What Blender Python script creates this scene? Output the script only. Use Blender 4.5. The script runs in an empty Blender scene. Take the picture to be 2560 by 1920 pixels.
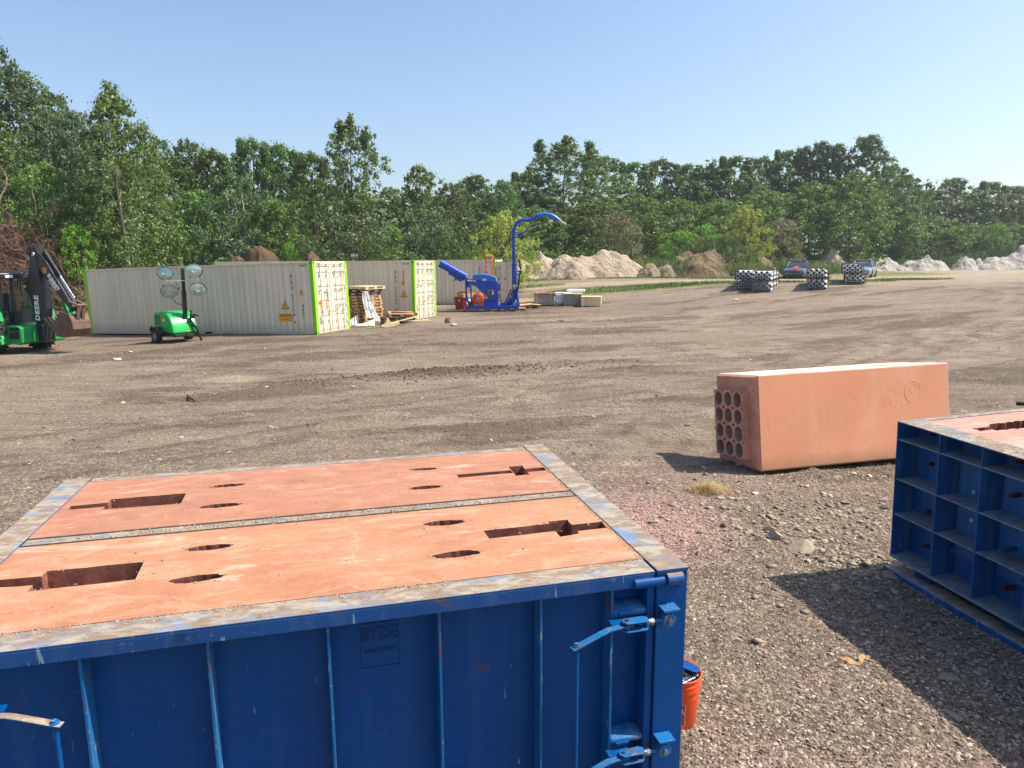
import bpy, bmesh, math, random
import numpy as np
from mathutils import Matrix, Vector
random.seed(7)
rng = np.random.default_rng(7)
S = bpy.context.scene
COL = S.collection
R = math.radians

# ------------------------------------------------------------------ camera
cam_data = bpy.data.cameras.new('camera')
cam = bpy.data.objects.new('camera', cam_data)
COL.objects.link(cam)
S.camera = cam
cam_data.sensor_width = 36.0
cam_data.lens = 24.96
cam_data.clip_start = 0.05
cam_data.clip_end = 3000
_p, _r = R(9.9), R(0.3)
_fw = Vector((0, math.cos(_p), -math.sin(_p)))
_r0 = Vector((1, 0, 0))
_u0 = _r0.cross(_fw)
_rt = math.cos(_r) * _r0 - math.sin(_r) * _u0
_up = math.sin(_r) * _r0 + math.cos(_r) * _u0
_m = Matrix((_rt, _up, -_fw)).transposed().to_4x4()
_m.translation = Vector((0, 0, 2.9))
cam.matrix_world = _m

# ------------------------------------------------------------------ daylight
SUN_DIR = Vector((0.700, 0.045, 0.900)).normalized()      # towards the sun
el = math.asin(SUN_DIR.z)
az = math.atan2(SUN_DIR.x, SUN_DIR.y)                      # clockwise from +Y
world = bpy.data.worlds.new('World')
S.world = world
world.use_nodes = True
wn = world.node_tree
bg = wn.nodes['Background']
sky = wn.nodes.new('ShaderNodeTexSky')
sky.sky_type = 'NISHITA'
sky.sun_disc = False
sky.sun_elevation = el
sky.sun_rotation = az
sky.altitude = 100
sky.air_density = 1.0
sky.dust_density = 2.2
sky.ozone_density = 2.5
wn.links.new(sky.outputs[0], bg.inputs[0])
bg.inputs[1].default_value = 0.138
sun_data = bpy.data.lights.new('sun', 'SUN')
sun_data.energy = 5.0
sun_data.angle = R(0.55)
sun_data.color = (1.0, 0.945, 0.86)
sun = bpy.data.objects.new('sun', sun_data)
COL.objects.link(sun)
sun.rotation_euler = SUN_DIR.to_track_quat('Z', 'Y').to_euler()
S.view_settings.view_transform = 'Standard'
S.view_settings.look = 'None'
S.view_settings.gamma = 1.0
S.view_settings.exposure = 0.6
S.view_settings.use_curve_mapping = False
S.cycles.transparent_max_bounces = 24
S.cycles.max_bounces = 6

# ------------------------------------------------------------------ helpers
def tag(o, label=None, cat=None, group=None, kind=None):
    if label: o['label'] = label
    if cat: o['category'] = cat
    if group: o['group'] = group
    if kind: o['kind'] = kind
    return o

def empty(name, loc=(0, 0, 0), rz=0.0, label=None, cat=None, group=None, mat=None):
    o = bpy.data.objects.new(name, None)
    o.empty_display_size = 0.2
    COL.objects.link(o)
    if mat is not None: o.matrix_world = mat
    else:
        o.location = loc
        o.rotation_euler = (0, 0, rz)
    return tag(o, label, cat, group)

def copy_tree(o, parent=None):
    c = o.copy()
    COL.objects.link(c)
    if parent is not None: c.parent = parent
    for ch in list(CH.get(o.as_pointer(), [])):
        k = copy_tree(ch, c)
        CH.setdefault(c.as_pointer(), []).append(k)
    return c
CH = {}

def hexv(h, k=1.0):
    h = h.lstrip('#')
    v = [int(h[i:i + 2], 16) / 255 for i in (0, 2, 4)]
    return tuple(k * (c / 12.92 if c <= 0.04045 else ((c + 0.055) / 1.055) ** 2.4) for c in v)

class MB:
    """collects geometry of one part"""
    def __init__(s, M=None):
        s.v = []; s.f = []; s.m = []; s.M = M
    def add(s, vs, fs, m=0, M=None):
        b = len(s.v)
        for p in vs:
            p = Vector(p)
            if M is not None: p = M @ p
            if s.M is not None: p = s.M @ p
            s.v.append(tuple(p))
        for f in fs:
            s.f.append([b + i for i in f]); s.m.append(m)
        return s
    def box(s, x0, x1, y0, y1, z0, z1, m=0, M=None):
        vs = [(x, y, z) for x in (x0, x1) for y in (y0, y1) for z in (z0, z1)]
        return s.add(vs, [(0, 1, 3, 2), (4, 6, 7, 5), (0, 4, 5, 1), (2, 3, 7, 6), (0, 2, 6, 4), (1, 5, 7, 3)], m, M)
    def beam(s, p, q, w, h=None, m=0, up=(0, 0, 1)):
        p = Vector(p); q = Vector(q); h = w if h is None else h
        d = (q - p).normalized(); up = Vector(up)
        if abs(d.dot(up)) > 0.98: up = Vector((1, 0, 0))
        a = d.cross(up).normalized(); b = a.cross(d)
        vs = [e + a * (i * w / 2) + b * (j * h / 2) for e in (p, q) for i, j in ((-1, -1), (1, -1), (1, 1), (-1, 1))]
        return s.add(vs, [(0, 3, 2, 1), (4, 5, 6, 7), (0, 1, 5, 4), (1, 2, 6, 5), (2, 3, 7, 6), (3, 0, 4, 7)], m)
    def tube(s, pts, r, n=8, m=0, cap=True):
        pts = [Vector(p) for p in pts]; K = len(pts)
        rs = r if isinstance(r, (list, tuple)) else [r] * K
        t0 = (pts[1] - pts[0]).normalized()
        a = t0.orthogonal().normalized()
        vs = []
        for i, p in enumerate(pts):
            t = (pts[min(i + 1, K - 1)] - pts[max(i - 1, 0)])
            if t.length < 1e-9: t = t0
            t.normalize()
            a = (a - t * a.dot(t))
            if a.length < 1e-6: a = t.orthogonal()
            a.normalize(); b = t.cross(a)
            for k in range(n):
                w = 2 * math.pi * k / n
                vs.append(p + (a * math.cos(w) + b * math.sin(w)) * rs[i])
        fs = []
        for i in range(K - 1):
            for k in range(n):
                k2 = (k + 1) % n
                fs.append((i * n + k, i * n + k2, (i + 1) * n + k2, (i + 1) * n + k))
        if cap:
            fs.append(tuple(range(n))[::-1]); fs.append(tuple((K - 1) * n + k for k in range(n)))
        return s.add(vs, fs, m)
    def cyl(s, p, q, r, n=12, m=0, r2=None, cap=True):
        return s.tube([p, q], [r, r if r2 is None else r2], n, m, cap)
    def ring(s, p, q, ro, ri, n=16, m=0):
        """hollow cylinder"""
        p = Vector(p); q = Vector(q); t = (q - p).normalized(); a = t.orthogonal().normalized(); b = t.cross(a)
        vs = []
        for e, r in ((p, ro), (q, ro), (q, ri), (p, ri)):
            for k in range(n):
                w = 2 * math.pi * k / n
                vs.append(e + (a * math.cos(w) + b * math.sin(w)) * r)
        fs = []
        for i in range(4):
            j = (i + 1) % 4
            for k in range(n):
                k2 = (k + 1) % n
                fs.append((i * n + k, i * n + k2, j * n + k2, j * n + k))
        return s.add(vs, fs, m)
    def prism(s, poly, y0, y1, m=0, M=None, axis='y'):
        """2-D outline (x,z) extruded along y (or (x,y) along z, (y,z) along x)"""
        n = len(poly)
        def mk(a, b, c):
            return {'y': (a, c, b), 'z': (a, b, c), 'x': (c, a, b)}[axis]
        vs = [mk(a, b, y0) for a, b in poly] + [mk(a, b, y1) for a, b in poly]
        fs = [tuple(range(n)), tuple(range(2 * n - 1, n - 1, -1))]
        for i in range(n):
            j = (i + 1) % n
            fs.append((i, n + i, n + j, j))
        return s.add(vs, fs, m, M)
    def lathe(s, prof, n=16, m=0, M=None, a0=0.0, a1=None):
        full = a1 is None
        a1 = 2 * math.pi if full else a1
        K = n if full else n + 1
        vs = []
        for r, z in prof:
            for k in range(K):
                w = a0 + (a1 - a0) * k / n
                vs.append((r * math.cos(w), r * math.sin(w), z))
        fs = []
        for i in range(len(prof) - 1):
            for k in range(n):
                k2 = (k + 1) % K
                fs.append((i * K + k, i * K + k2, (i + 1) * K + k2, (i + 1) * K + k))
        return s.add(vs, fs, m, M)
    def ball(s, c, r, n=10, m=0, sc=(1, 1, 1)):
        pr = [(max(1e-4, math.sin(math.pi * i / n)) * r, -math.cos(math.pi * i / n) * r) for i in range(n + 1)]
        M = Matrix.Translation(c) @ Matrix.Diagonal((*sc, 1))
        return s.lathe(pr, n + 2, m, M)
    def quad(s, a, b, c, d, m=0):
        return s.add([a, b, c, d], [(0, 1, 2, 3)], m)
    def build(s, name, mats, parent=None, label=None, cat=None, group=None, kind=None, smooth=None, bevel=0, loc=None, rz=0.0, mat=None, seg=2):
        me = bpy.data.meshes.new(name)
        me.from_pydata(s.v, [], s.f)
        mats = mats if isinstance(mats, (list, tuple)) else [mats]
        for x in mats: me.materials.append(x)
        if len(mats) > 1: me.polygons.foreach_set('material_index', s.m)
        bm = bmesh.new(); bm.from_mesh(me)
        bmesh.ops.recalc_face_normals(bm, faces=bm.faces)
        bm.to_mesh(me); bm.free()
        if smooth is not None:
            me.polygons.foreach_set('use_smooth', [True] * len(me.polygons))
            me.set_sharp_from_angle(angle=R(smooth))
        me.update()
        o = bpy.data.objects.new(name, me)
        COL.objects.link(o)
        if parent is not None:
            o.parent = parent
            CH.setdefault(parent.as_pointer(), []).append(o)
        if mat is not None: o.matrix_world = mat
        elif loc is not None:
            o.location = loc; o.rotation_euler = (0, 0, rz)
        if bevel:
            b = o.modifiers.new('bevel', 'BEVEL'); b.width = bevel; b.segments = seg
            b.limit_method = 'ANGLE'; b.angle_limit = R(40); b.harden_normals = False
        return tag(o, label, cat, group, kind)

def fast_mesh(name, V, F, mats, smooth=False, mi=None):
    """V (n,3) array, F (m,k) array, all faces with k corners"""
    me = bpy.data.meshes.new(name)
    V = np.asarray(V, np.float32); F = np.asarray(F, np.int32)
    k = F.shape[1]
    me.vertices.add(len(V)); me.vertices.foreach_set('co', V.ravel())
    me.loops.add(F.size); me.loops.foreach_set('vertex_index', F.ravel())
    me.polygons.add(len(F))
    me.polygons.foreach_set('loop_start', np.arange(0, F.size, k, dtype=np.int32))
    if mi is not None: me.polygons.foreach_set('material_index', np.asarray(mi, np.int32))
    if smooth: me.polygons.foreach_set('use_smooth', np.ones(len(F), bool))
    for x in (mats if isinstance(mats, (list, tuple)) else [mats]): me.materials.append(x)
    me.update(calc_edges=True)
    return me

def vattr(me, name, arr):
    a = me.attributes.new(name, 'FLOAT', 'POINT')
    a.data.foreach_set('value', np.asarray(arr, np.float32))

def mesh_obj(name, me, parent=None, **k):
    o = bpy.data.objects.new(name, me); COL.objects.link(o)
    if parent is not None:
        o.parent = parent; CH.setdefault(parent.as_pointer(), []).append(o)
    return tag(o, **k)

def cut(o, cutter):
    """subtract the MB cutter from mesh object o and keep the plain result"""
    c = cutter.build('cutter_tmp', [o.data.materials[0]])
    m = o.modifiers.new('b', 'BOOLEAN'); m.operation = 'DIFFERENCE'; m.object = c; m.solver = 'EXACT'
    bpy.context.view_layer.update(); c.matrix_world = o.matrix_world.copy()
    bpy.context.view_layer.update()
    dg = bpy.context.evaluated_depsgraph_get()
    me = bpy.data.meshes.new_from_object(o.evaluated_get(dg))
    o.modifiers.clear(); old = o.data; o.data = me
    bpy.data.objects.remove(c)

def text_mesh(body, size, mat, name='lettering', depth=0.002, parent=None, M=None, align='CENTER', bend=None, label=None, sx=1.0, bold=0.0, spacing=1.0):
    cu = bpy.data.curves.new(name, 'FONT'); cu.body = body; cu.size = size; cu.extrude = depth
    cu.align_x = align; cu.align_y = 'CENTER'; cu.resolution_u = 2; cu.offset = bold; cu.space_character = spacing
    t = bpy.data.objects.new(name, cu); COL.objects.link(t)
    bpy.context.view_layer.update()
    dg = bpy.context.evaluated_depsgraph_get()
    me = bpy.data.meshes.new_from_object(t.evaluated_get(dg))
    bpy.data.objects.remove(t); bpy.data.curves.remove(cu)
    me.materials.clear(); me.materials.append(mat)
    if sx != 1.0: me.transform(Matrix.Diagonal((sx, 1, 1, 1)))
    if M is not None: me.transform(M)
    if bend:
        for v in me.vertices: v.co = bend(v.co)
    return mesh_obj(name, me, parent, label=label)

def text_on(body, size, mat, org, xdir, ydir, parent, **k):
    """flat lettering at org, reading along xdir with letter tops towards ydir"""
    x = Vector(xdir).normalized(); y = Vector(ydir).normalized(); z = x.cross(y)
    M = Matrix((x, y, z)).transposed().to_4x4(); M.translation = Vector(org)
    return text_mesh(body, size, mat, parent=parent, M=M, **k)

# ------------------------------------------------------------------ noise (numpy)
def _hash(ix, iy, seed):
    h = (ix.astype(np.int64) * 374761393 + iy.astype(np.int64) * 668265263 + seed * 2147483647) & 0xffffffff
    h = ((h ^ (h >> 13)) * 1274126177) & 0xffffffff
    h = h ^ (h >> 16)
    return (h & 0xffff) / 65535.0
def vnoise(x, y, seed=0):
    xi = np.floor(x); yi = np.floor(y); fx = x - xi; fy = y - yi
    fx = fx * fx * (3 - 2 * fx); fy = fy * fy * (3 - 2 * fy)
    a = _hash(xi, yi, seed); b = _hash(xi + 1, yi, seed); c = _hash(xi, yi + 1, seed); d = _hash(xi + 1, yi + 1, seed)
    return (a + (b - a) * fx) * (1 - fy) + (c + (d - c) * fx) * fy
def fbm(x, y, oct=4, seed=0, gain=0.5):
    s = 0; a = 1.0; t = 0
    for i in range(oct):
        s = s + a * vnoise(x * 2 ** i + 17.3 * i, y * 2 ** i - 9.1 * i, seed + i); t += a; a *= gain
    return s / t
def sst(a, b, x):
    t = np.clip((x - a) / (b - a), 0, 1); return t * t * (3 - 2 * t)
def gz(x, y):
    """large-scale ground height"""
    x = np.asarray(x, float); y = np.asarray(y, float)
    z = -.3 * (1 - sst(4, 30, y)) + 1.3 * sst(40, 72, y + 1.2 * x) - .34 * sst(8, 19, -x) * sst(15, 28, y) * (1 - sst(34, 44, y))
    # hollow the tilted block sank into
    z = z - .26 * np.exp(-(((x - 5.0) / 2.4) ** 2 + ((y - 11.95) / .95) ** 2) ** 2)
    z = z - .05 * np.exp(-(((x - 5.0) / 2.6) ** 2 + ((y - 10.9) / 1.2) ** 2) ** 2)
    # berms beyond the yard
    z = z + 1.7 * np.exp(-((x - 18.5) / 5.5) ** 2 - ((y - 74) / 4.5) ** 2)
    z = z + 2.5 * np.exp(-((x - 80) / 13) ** 2 - ((y - 104) / 4) ** 2)
    return z

# ------------------------------------------------------------------ materials
class NT:
    def __init__(s, name):
        s.mat = bpy.data.materials.new(name); s.mat.use_nodes = True
        s.t = s.mat.node_tree; s.n = s.t.nodes; s.l = s.t.links
        s.b = s.n['Principled BSDF']; s.out = s.n['Material Output']
        s.tc = s.n.new('ShaderNodeTexCoord'); s.geo = s.n.new('ShaderNodeNewGeometry')
        s.co = s.tc.outputs['Object']
    def lk(s, a, b): s.l.new(a, b)
    def noise(s, sc, det=4, rough=.55, co=None, dist=0.0):
        x = s.n.new('ShaderNodeTexNoise'); x.inputs['Scale'].default_value = sc; x.inputs['Detail'].default_value = det
        x.inputs['Roughness'].default_value = rough; x.inputs['Distortion'].default_value = dist
        s.lk(co if co is not None else s.co, x.inputs['Vector']); return x.outputs['Fac']
    def vor(s, sc, feature='F1', out='Distance', co=None):
        x = s.n.new('ShaderNodeTexVoronoi'); x.feature = feature; x.inputs['Scale'].default_value = sc
        s.lk(co if co is not None else s.co, x.inputs['Vector']); return x.outputs[out]
    def scale(s, v, co=None, rot=(0, 0, 0)):
        x = s.n.new('ShaderNodeMapping'); x.inputs['Scale'].default_value = v; x.inputs['Rotation'].default_value = rot
        s.lk(co if co is not None else s.co, x.inputs['Vector']); return x.outputs[0]
    def ramp(s, f, stops, interp='LINEAR'):
        x = s.n.new('ShaderNodeValToRGB'); r = x.color_ramp; r.interpolation = interp
        while len(r.elements) < len(stops): r.elements.new(0.5)
        for e, (p, c) in zip(r.elements, stops):
            e.position = p; e.color = (*c, 1) if isinstance(c, (tuple, list)) else (c, c, c, 1)
        s.lk(f, x.inputs[0]); return x.outputs[0]
    def mix(s, f, a, b, mode='MIX'):
        x = s.n.new('ShaderNodeMix'); x.data_type = 'RGBA'; x.blend_type = mode
        for v, i in ((f, 0), (a, 6), (b, 7)):
            if isinstance(v, (int, float)): x.inputs[i].default_value = v if i == 0 else (v, v, v, 1)
            elif isinstance(v, (tuple, list)): x.inputs[i].default_value = (*v, 1)
            else: s.lk(v, x.inputs[i])
        return x.outputs[2]
    def math(s, op, a, b=0.0, clamp=False):
        x = s.n.new('ShaderNodeMath'); x.operation = op; x.use_clamp = clamp
        for v, i in ((a, 0), (b, 1)):
            if isinstance(v, (int, float)): x.inputs[i].default_value = v
            else: s.lk(v, x.inputs[i])
        return x.outputs[0]
    def attr(s, name, out='Fac'):
        x = s.n.new('ShaderNodeAttribute'); x.attribute_name = name; return x.outputs[out]
    def objrand(s):
        return s.n.new('ShaderNodeObjectInfo').outputs['Random']
    def col(s, c):
        if isinstance(c, (tuple, list)): s.b.inputs['Base Color'].default_value = (*c, 1)
        else: s.lk(c, s.b.inputs['Base Color'])
    def rough(s, r):
        if isinstance(r, (int, float)): s.b.inputs['Roughness'].default_value = r
        else: s.lk(r, s.b.inputs['Roughness'])
    def bump(s, h, strength=.5, dist=.01, prev=None):
        x = s.n.new('ShaderNodeBump'); x.inputs['Strength'].default_value = strength; x.inputs['Distance'].default_value = dist
        s.lk(h, x.inputs['Height'])
        if prev is not None: s.lk(prev, x.inputs['Normal'])
        s.lk(x.outputs[0], s.b.inputs['Normal']); return x.outputs[0]
    def set(s, **k):
        for a, v in k.items(): s.b.inputs[a.replace('_', ' ')].default_value = v
    def up(s):
        """1 where the surface looks up"""
        x = s.n.new('ShaderNodeSeparateXYZ'); s.lk(s.geo.outputs['Normal'], x.inputs[0]); return x.outputs[2]

def simple(name, c, rough=.6, metal=0.0, var=.25, sc=6.0, dirt=None, damt=.5, bump=.15, grain=60, spec=.5, dup=False):
    """painted / plain surface: base colour, blotchy variation, dirt, fine grain"""
    t = NT(name)
    n1 = t.noise(sc, 5)
    base = t.mix(t.ramp(n1, [(.3, 0), (.7, 1)]), tuple(x * (1 - var) for x in c), tuple(min(1, x * (1 + var * .6)) for x in c))
    if dirt is not None:
        d = t.ramp(t.noise(sc * 1.7, 7, .7), [(.52 - .2 * damt, 0), (.75, 1)])
        if dup:
            d = t.math('MULTIPLY', d, t.ramp(t.up(), [(.3, .25), (.9, 1)]))
        base = t.mix(t.math('MULTIPLY', d, damt), base, dirt)
    t.col(base)
    t.rough(t.ramp(t.noise(sc * 3, 4), [(.3, max(.05, rough - .12)), (.7, min(1, rough + .12))]))
    t.set(Metallic=metal, IOR=1.45)
    t.b.inputs['Specular IOR Level'].default_value = spec
    if bump: t.bump(t.noise(grain, 4), bump, .004)
    return t.mat
# ================================================================== materials of the yard
def blue_steel(name, wear=0.15, dust=0.10, top=False, base='#004683'):
    t = NT(name)
    b0 = hexv(base)
    n = t.noise(1.6, 5, .6)
    c = t.mix(n, tuple(x * .78 for x in b0), tuple(x * 1.2 for x in b0))
    # vertical rain streaks
    st = t.noise(9, 5, .6, t.scale((1, 1, .07)))
    c = t.mix(t.math('MULTIPLY', t.ramp(st, [(.50, 0), (.80, 1)]), dust), c, hexv('#6d7f8c'))
    # scratches and chips
    sc1 = t.noise(31, 3, .5, t.scale((1, 1, .16), rot=(.3, .5, .2)), .6)
    chips = t.noise(34, 6, .75)
    lo = .715 - wear * .2
    c = t.mix(t.ramp(sc1, [(lo + .045, 0), (lo + .06, .8)]), c, hexv('#7f9db3'))
    sp = t.noise(13, 8, .85, None, .3)
    c = t.mix(t.ramp(sp, [(.685 - wear * .15, 0), (.71 - wear * .15, .75)]), c, hexv('#8f8a80'))
    c = t.mix(t.ramp(t.noise(2.2, 5, .6, t.scale((1, 1, .6)), 1.0), [(.66, 0), (.72, .5)]), c, tuple(x * .35 for x in b0))
    c = t.mix(t.ramp(chips, [(lo - .01, 0), (lo + .02, 1)]), c, hexv('#8e8577'))
    # rust blooms
    ru = t.noise(3.1, 8, .8)
    c = t.mix(t.ramp(ru, [(.66 - wear * .25, 0), (.74 - wear * .2, .85)]), c, hexv('#6a3e26'))
    if top:   # trodden upper faces: paint worn away, rust and cement left
        m1 = t.noise(4.5, 9, .75, t.scale((.5, 1.3, 1)), 0.8)
        m2 = t.noise(8, 9, .78, t.scale((.6, 1.4, 1)), .5)
        m3 = t.noise(2.3, 6, .6)
        w = t.mix(t.ramp(m1, [(.38, 0), (.50, 1)]), hexv('#6b8299'), hexv('#826e5a'))
        w = t.mix(t.ramp(m2, [(.47, 0), (.56, .9)]), w, hexv('#a09583'))
        w = t.mix(t.ramp(t.noise(17, 8, .8), [(.56, 0), (.64, .8)]), w, hexv('#6f4a31'))
        w = t.mix(t.ramp(m3, [(.62, 0), (.67, .7)]), w, hexv('#4c7ea6'))
        c = t.mix(t.ramp(t.up(), [(.55, 0), (.8, 1)]), c, w)
        up = t.ramp(t.up(), [(.55, .42), (.8, .8)])
        t.rough(up)
    else:
        # rust runs and pale cement dribbles
        rn = t.noise(16, 6, .7, t.scale((1, 1, .05)))
        rm = t.math('MULTIPLY', t.ramp(rn, [(.62, 0), (.70, 1)]), t.ramp(t.noise(1.4, 4), [(.48, 0), (.62, 1)]))
        c = t.mix(t.math('MULTIPLY', rm, .55), c, hexv('#5c4636'))
        dn = t.noise(19, 6, .7, t.scale((1, 1, .09)))
        dm = t.math('MULTIPLY', t.ramp(dn, [(.66, 0), (.71, 1)]), t.ramp(t.noise(1.9, 5, .6), [(.54, 0), (.62, 1)]))
        c = t.mix(t.math('MULTIPLY', dm, .6), c, hexv('#9b9588'))
        t.rough(t.ramp(t.noise(7, 5), [(.3, .30), (.7, .55)]))
    t.col(c)
    nb = t.bump(t.math('ADD', t.noise(70, 5, .6), t.math('MULTIPLY', chips, 2)), .16, .004)
    if not top:
        t.bump(t.noise(1.3, 2, .4), .35, .06, nb); t.b.inputs['Specular IOR Level'].default_value = .22
    return t.mat

M_blue = blue_steel('blue_paint')
M_blue_top = blue_steel('worn_blue_paint', .35, .3, True)
M_blue_mid = blue_steel('scuffed_blue_paint', .45, .35, False, '#17629a')
M_blue_dusty = blue_steel('dusty_blue_paint', .25, .55, False, '#0a4d86')
M_blue_plate = blue_steel('backing_blue_paint', .2, .6, False, '#2a6296')
M_blue_dark = blue_steel('dark_blue_paint', .1, .1, False, '#06335f')

def concrete(name, base, pale, dark, bumpk=.35, streak=True, rough_top=1.0):
    t = NT(name)
    n = t.noise(1.3, 6, .6)
    c = t.mix(t.ramp(n, [(.32, 0), (.68, 1)]), hexv(dark), hexv(base))
    c = t.mix(t.math('MULTIPLY', t.ramp(t.noise(3.3, 8, .68, t.scale((1, 2.2, 1)), .6), [(.48, 0), (.68, 1)]), .6), c, hexv(pale))
    c = t.mix(t.math('MULTIPLY', t.ramp(t.noise(40, 4, .7), [(.35, 1), (.6, 0)]), .22), c, hexv(dark, .7))
    # trowel marks
    if streak:
        m = t.noise(26, 4, .6, t.scale((.12, 1, 1), rot=(0, 0, .25)))
        c = t.mix(t.math('MULTIPLY', t.ramp(m, [(.55, 0), (.72, 1)]), .22), c, hexv(pale))
    cr = t.n.new('ShaderNodeTexVoronoi'); cr.feature = 'DISTANCE_TO_EDGE'; cr.inputs['Scale'].default_value = .8
    dv = t.n.new('ShaderNodeVectorMath'); dv.operation = 'MULTIPLY_ADD'
    nn = t.n.new('ShaderNodeTexNoise'); nn.inputs['Scale'].default_value = 2.5; nn.inputs['Detail'].default_value = 6; t.lk(t.co, nn.inputs['Vector'])
    t.lk(nn.outputs['Color'], dv.inputs[0]); dv.inputs[1].default_value = (.5, .5, .5); t.lk(t.co, dv.inputs[2]); t.lk(dv.outputs[0], cr.inputs['Vector'])
    c = t.mix(t.math('MULTIPLY', t.ramp(cr.outputs['Distance'], [(.0, 1), (.006, 0)]), .5), c, hexv(pale))
    c = t.mix(t.math('MULTIPLY', t.ramp(t.noise(1.9, 9, .8, t.scale((.5, 1.5, 1)), 1.2), [(.56, 0), (.68, 1)]), .55), c, hexv('#e6cdb8'))
    c = t.mix(t.math('MULTIPLY', t.ramp(t.noise(5, 10, .88), [(.53, 0), (.66, 1)]), .6), c, hexv(dark, .72))
    pits = t.ramp(t.vor(38), [(.0, 1), (.07, 0)])
    pm = t.ramp(t.noise(9, 3), [(.55, 0), (.62, 1)])
    pp = t.math('MULTIPLY', pits, pm)
    c = t.mix(pp, c, hexv(dark, .35))
    t.col(c); t.rough(.9)
    h = t.math('ADD', t.noise(120, 5, .7), t.math('MULTIPLY', t.noise(22, 5, .6), 2.2))
    h = t.math('SUBTRACT', h, t.math('MULTIPLY', pp, 1.5))
    t.bump(h, bumpk, .006)
    return t.mat
M_conc_near = concrete('salmon_concrete', '#b98361', '#c99d80', '#a46d4e', .5)
M_conc_far = concrete('red_salmon_concrete', '#ae775b', '#bb8d72', '#98664f')
M_conc_pink = concrete('pink_concrete', '#cf9482', '#dcae9e', '#b77867')
def smooth_concrete():
    t = NT('cast_orange_concrete')
    n = t.noise(.9, 5, .55)
    c = t.mix(t.ramp(n, [(.3, 0), (.7, 1)]), hexv('#e2976e'), hexv('#eea377'))
    c = t.mix(t.math('MULTIPLY', t.ramp(t.noise(1.7, 7, .7, t.scale((1, 1, .5)), .8), [(.5, 0), (.75, 1)]), .55), c, hexv('#f0b493'))
    c = t.mix(t.math('MULTIPLY', t.ramp(t.noise(3.5, 9, .8), [(.54, 0), (.66, 1)]), .5), c, hexv('#bb8a6c'))
    # soil stain creeping up from the bottom edge and pale laitance at the far end
    sx = t.n.new('ShaderNodeSeparateXYZ'); t.lk(t.co, sx.inputs[0])
    zz = t.math('ADD', sx.outputs[2], t.math('MULTIPLY', t.noise(5, 6, .7), .22))
    c = t.mix(t.ramp(zz, [(.12, .75), (.34, 0)]), c, hexv('#a9805f'))
    xx = t.math('ADD', sx.outputs[0], t.math('MULTIPLY', t.noise(2, 4), .9))
    c = t.mix(t.ramp(t.math('DIVIDE', xx, 4.0), [(.86, 0), (.98, .55)]), c, hexv('#d9a48c'))
    # scratches
    s1 = t.noise(11, 2, .4, t.scale((1, 1, .35), rot=(0, .6, 0)), 1.2)
    c = t.mix(t.ramp(s1, [(.765, 0), (.78, .6)]), c, hexv('#9c6a4c'))
    pits = t.ramp(t.vor(22), [(.0, 1), (.10, 0)]); pm = t.ramp(t.noise(4, 5), [(.50, 0), (.58, 1)])
    pp = t.math('MULTIPLY', pits, pm)
    c = t.mix(pp, c, hexv('#7b4a38'))
    # chalky white cement skin on the upper face
    up = t.ramp(t.up(), [(.6, 0), (.85, 1)])
    w = t.mix(t.ramp(t.noise(3.2, 8, .7, t.scale((.35, 1, 1))), [(.40, 0), (.55, 1)]), hexv('#cf9580'), hexv('#e6d6ca'))
    c = t.mix(up, c, w)
    t.col(c); t.rough(.82)
    t.bump(t.math('SUBTRACT', t.noise(60, 4), pp), .12, .004)
    return t.mat
M_conc_block = smooth_concrete()
M_conc_end = simple('end_concrete', hexv('#d0937b'), .9, var=.2, sc=2.5, dirt=hexv('#8e6350'), damt=.6, bump=.3, grain=30)
M_conc_hole = simple('pipe_bore', hexv('#968e86'), .7, var=.35, sc=9, dirt=hexv('#a85a45'), damt=.8)
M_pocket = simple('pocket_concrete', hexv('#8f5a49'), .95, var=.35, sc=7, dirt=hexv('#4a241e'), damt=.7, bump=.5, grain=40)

def crumbs_mat(name, a, b, c3):
    t = NT(name)
    r = t.attr('rnd')
    t.col(t.mix(t.math('MULTIPLY', t.noise(30, 3), .5), t.ramp(r, [(0, hexv(a)), (.5, hexv(b)), (1, hexv(c3))]), hexv(b)))
    t.rough(.92); t.bump(t.noise(90, 3), .4, .004)
    return t.mat
M_crumb = crumbs_mat('crumb_debris', '#74655a', '#94826f', '#b39e88')
M_gravel = crumbs_mat('gravel_stone', '#4c4036', '#8a7866', '#ccbda9')
M_rubble = crumbs_mat('rubble_stone', '#6b5f52', '#94856f', '#b9aa95')
M_gravel_pink = crumbs_mat('pink_gravel', '#967468', '#a58578', '#b89c90')
M_steel = simple('bare_steel', hexv('#9aa0a4'), .35, .85, sc=12, dirt=hexv('#6e5a48'), damt=.3)
M_galv = simple('galvanised_bolt', hexv('#c9ccc9'), .5, .3, sc=12)
M_ledge = simple('dusty_ledge', hexv('#5d7288'), .8, sc=5, var=.3, dirt=hexv('#99938a'), damt=.75, bump=.2)
M_dirty = simple('caked_steel', hexv('#6a6257'), .9, sc=8, var=.4, dirt=hexv('#4a4038'), damt=.6, bump=.3)
M_rust = simple('rusty_steel', hexv('#5b372a'), .85, .1, var=.4, sc=8, dirt=hexv('#8a5233'), damt=.6)
M_redpipe = simple('red_pin_socket', hexv('#5e2430'), .6, sc=12, dirt=hexv('#241c22'), damt=.6)
M_black = simple('black_rubber', hexv('#1d1d1e'), .75, sc=10, dirt=hexv('#4f463d'), damt=.4)

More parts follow.
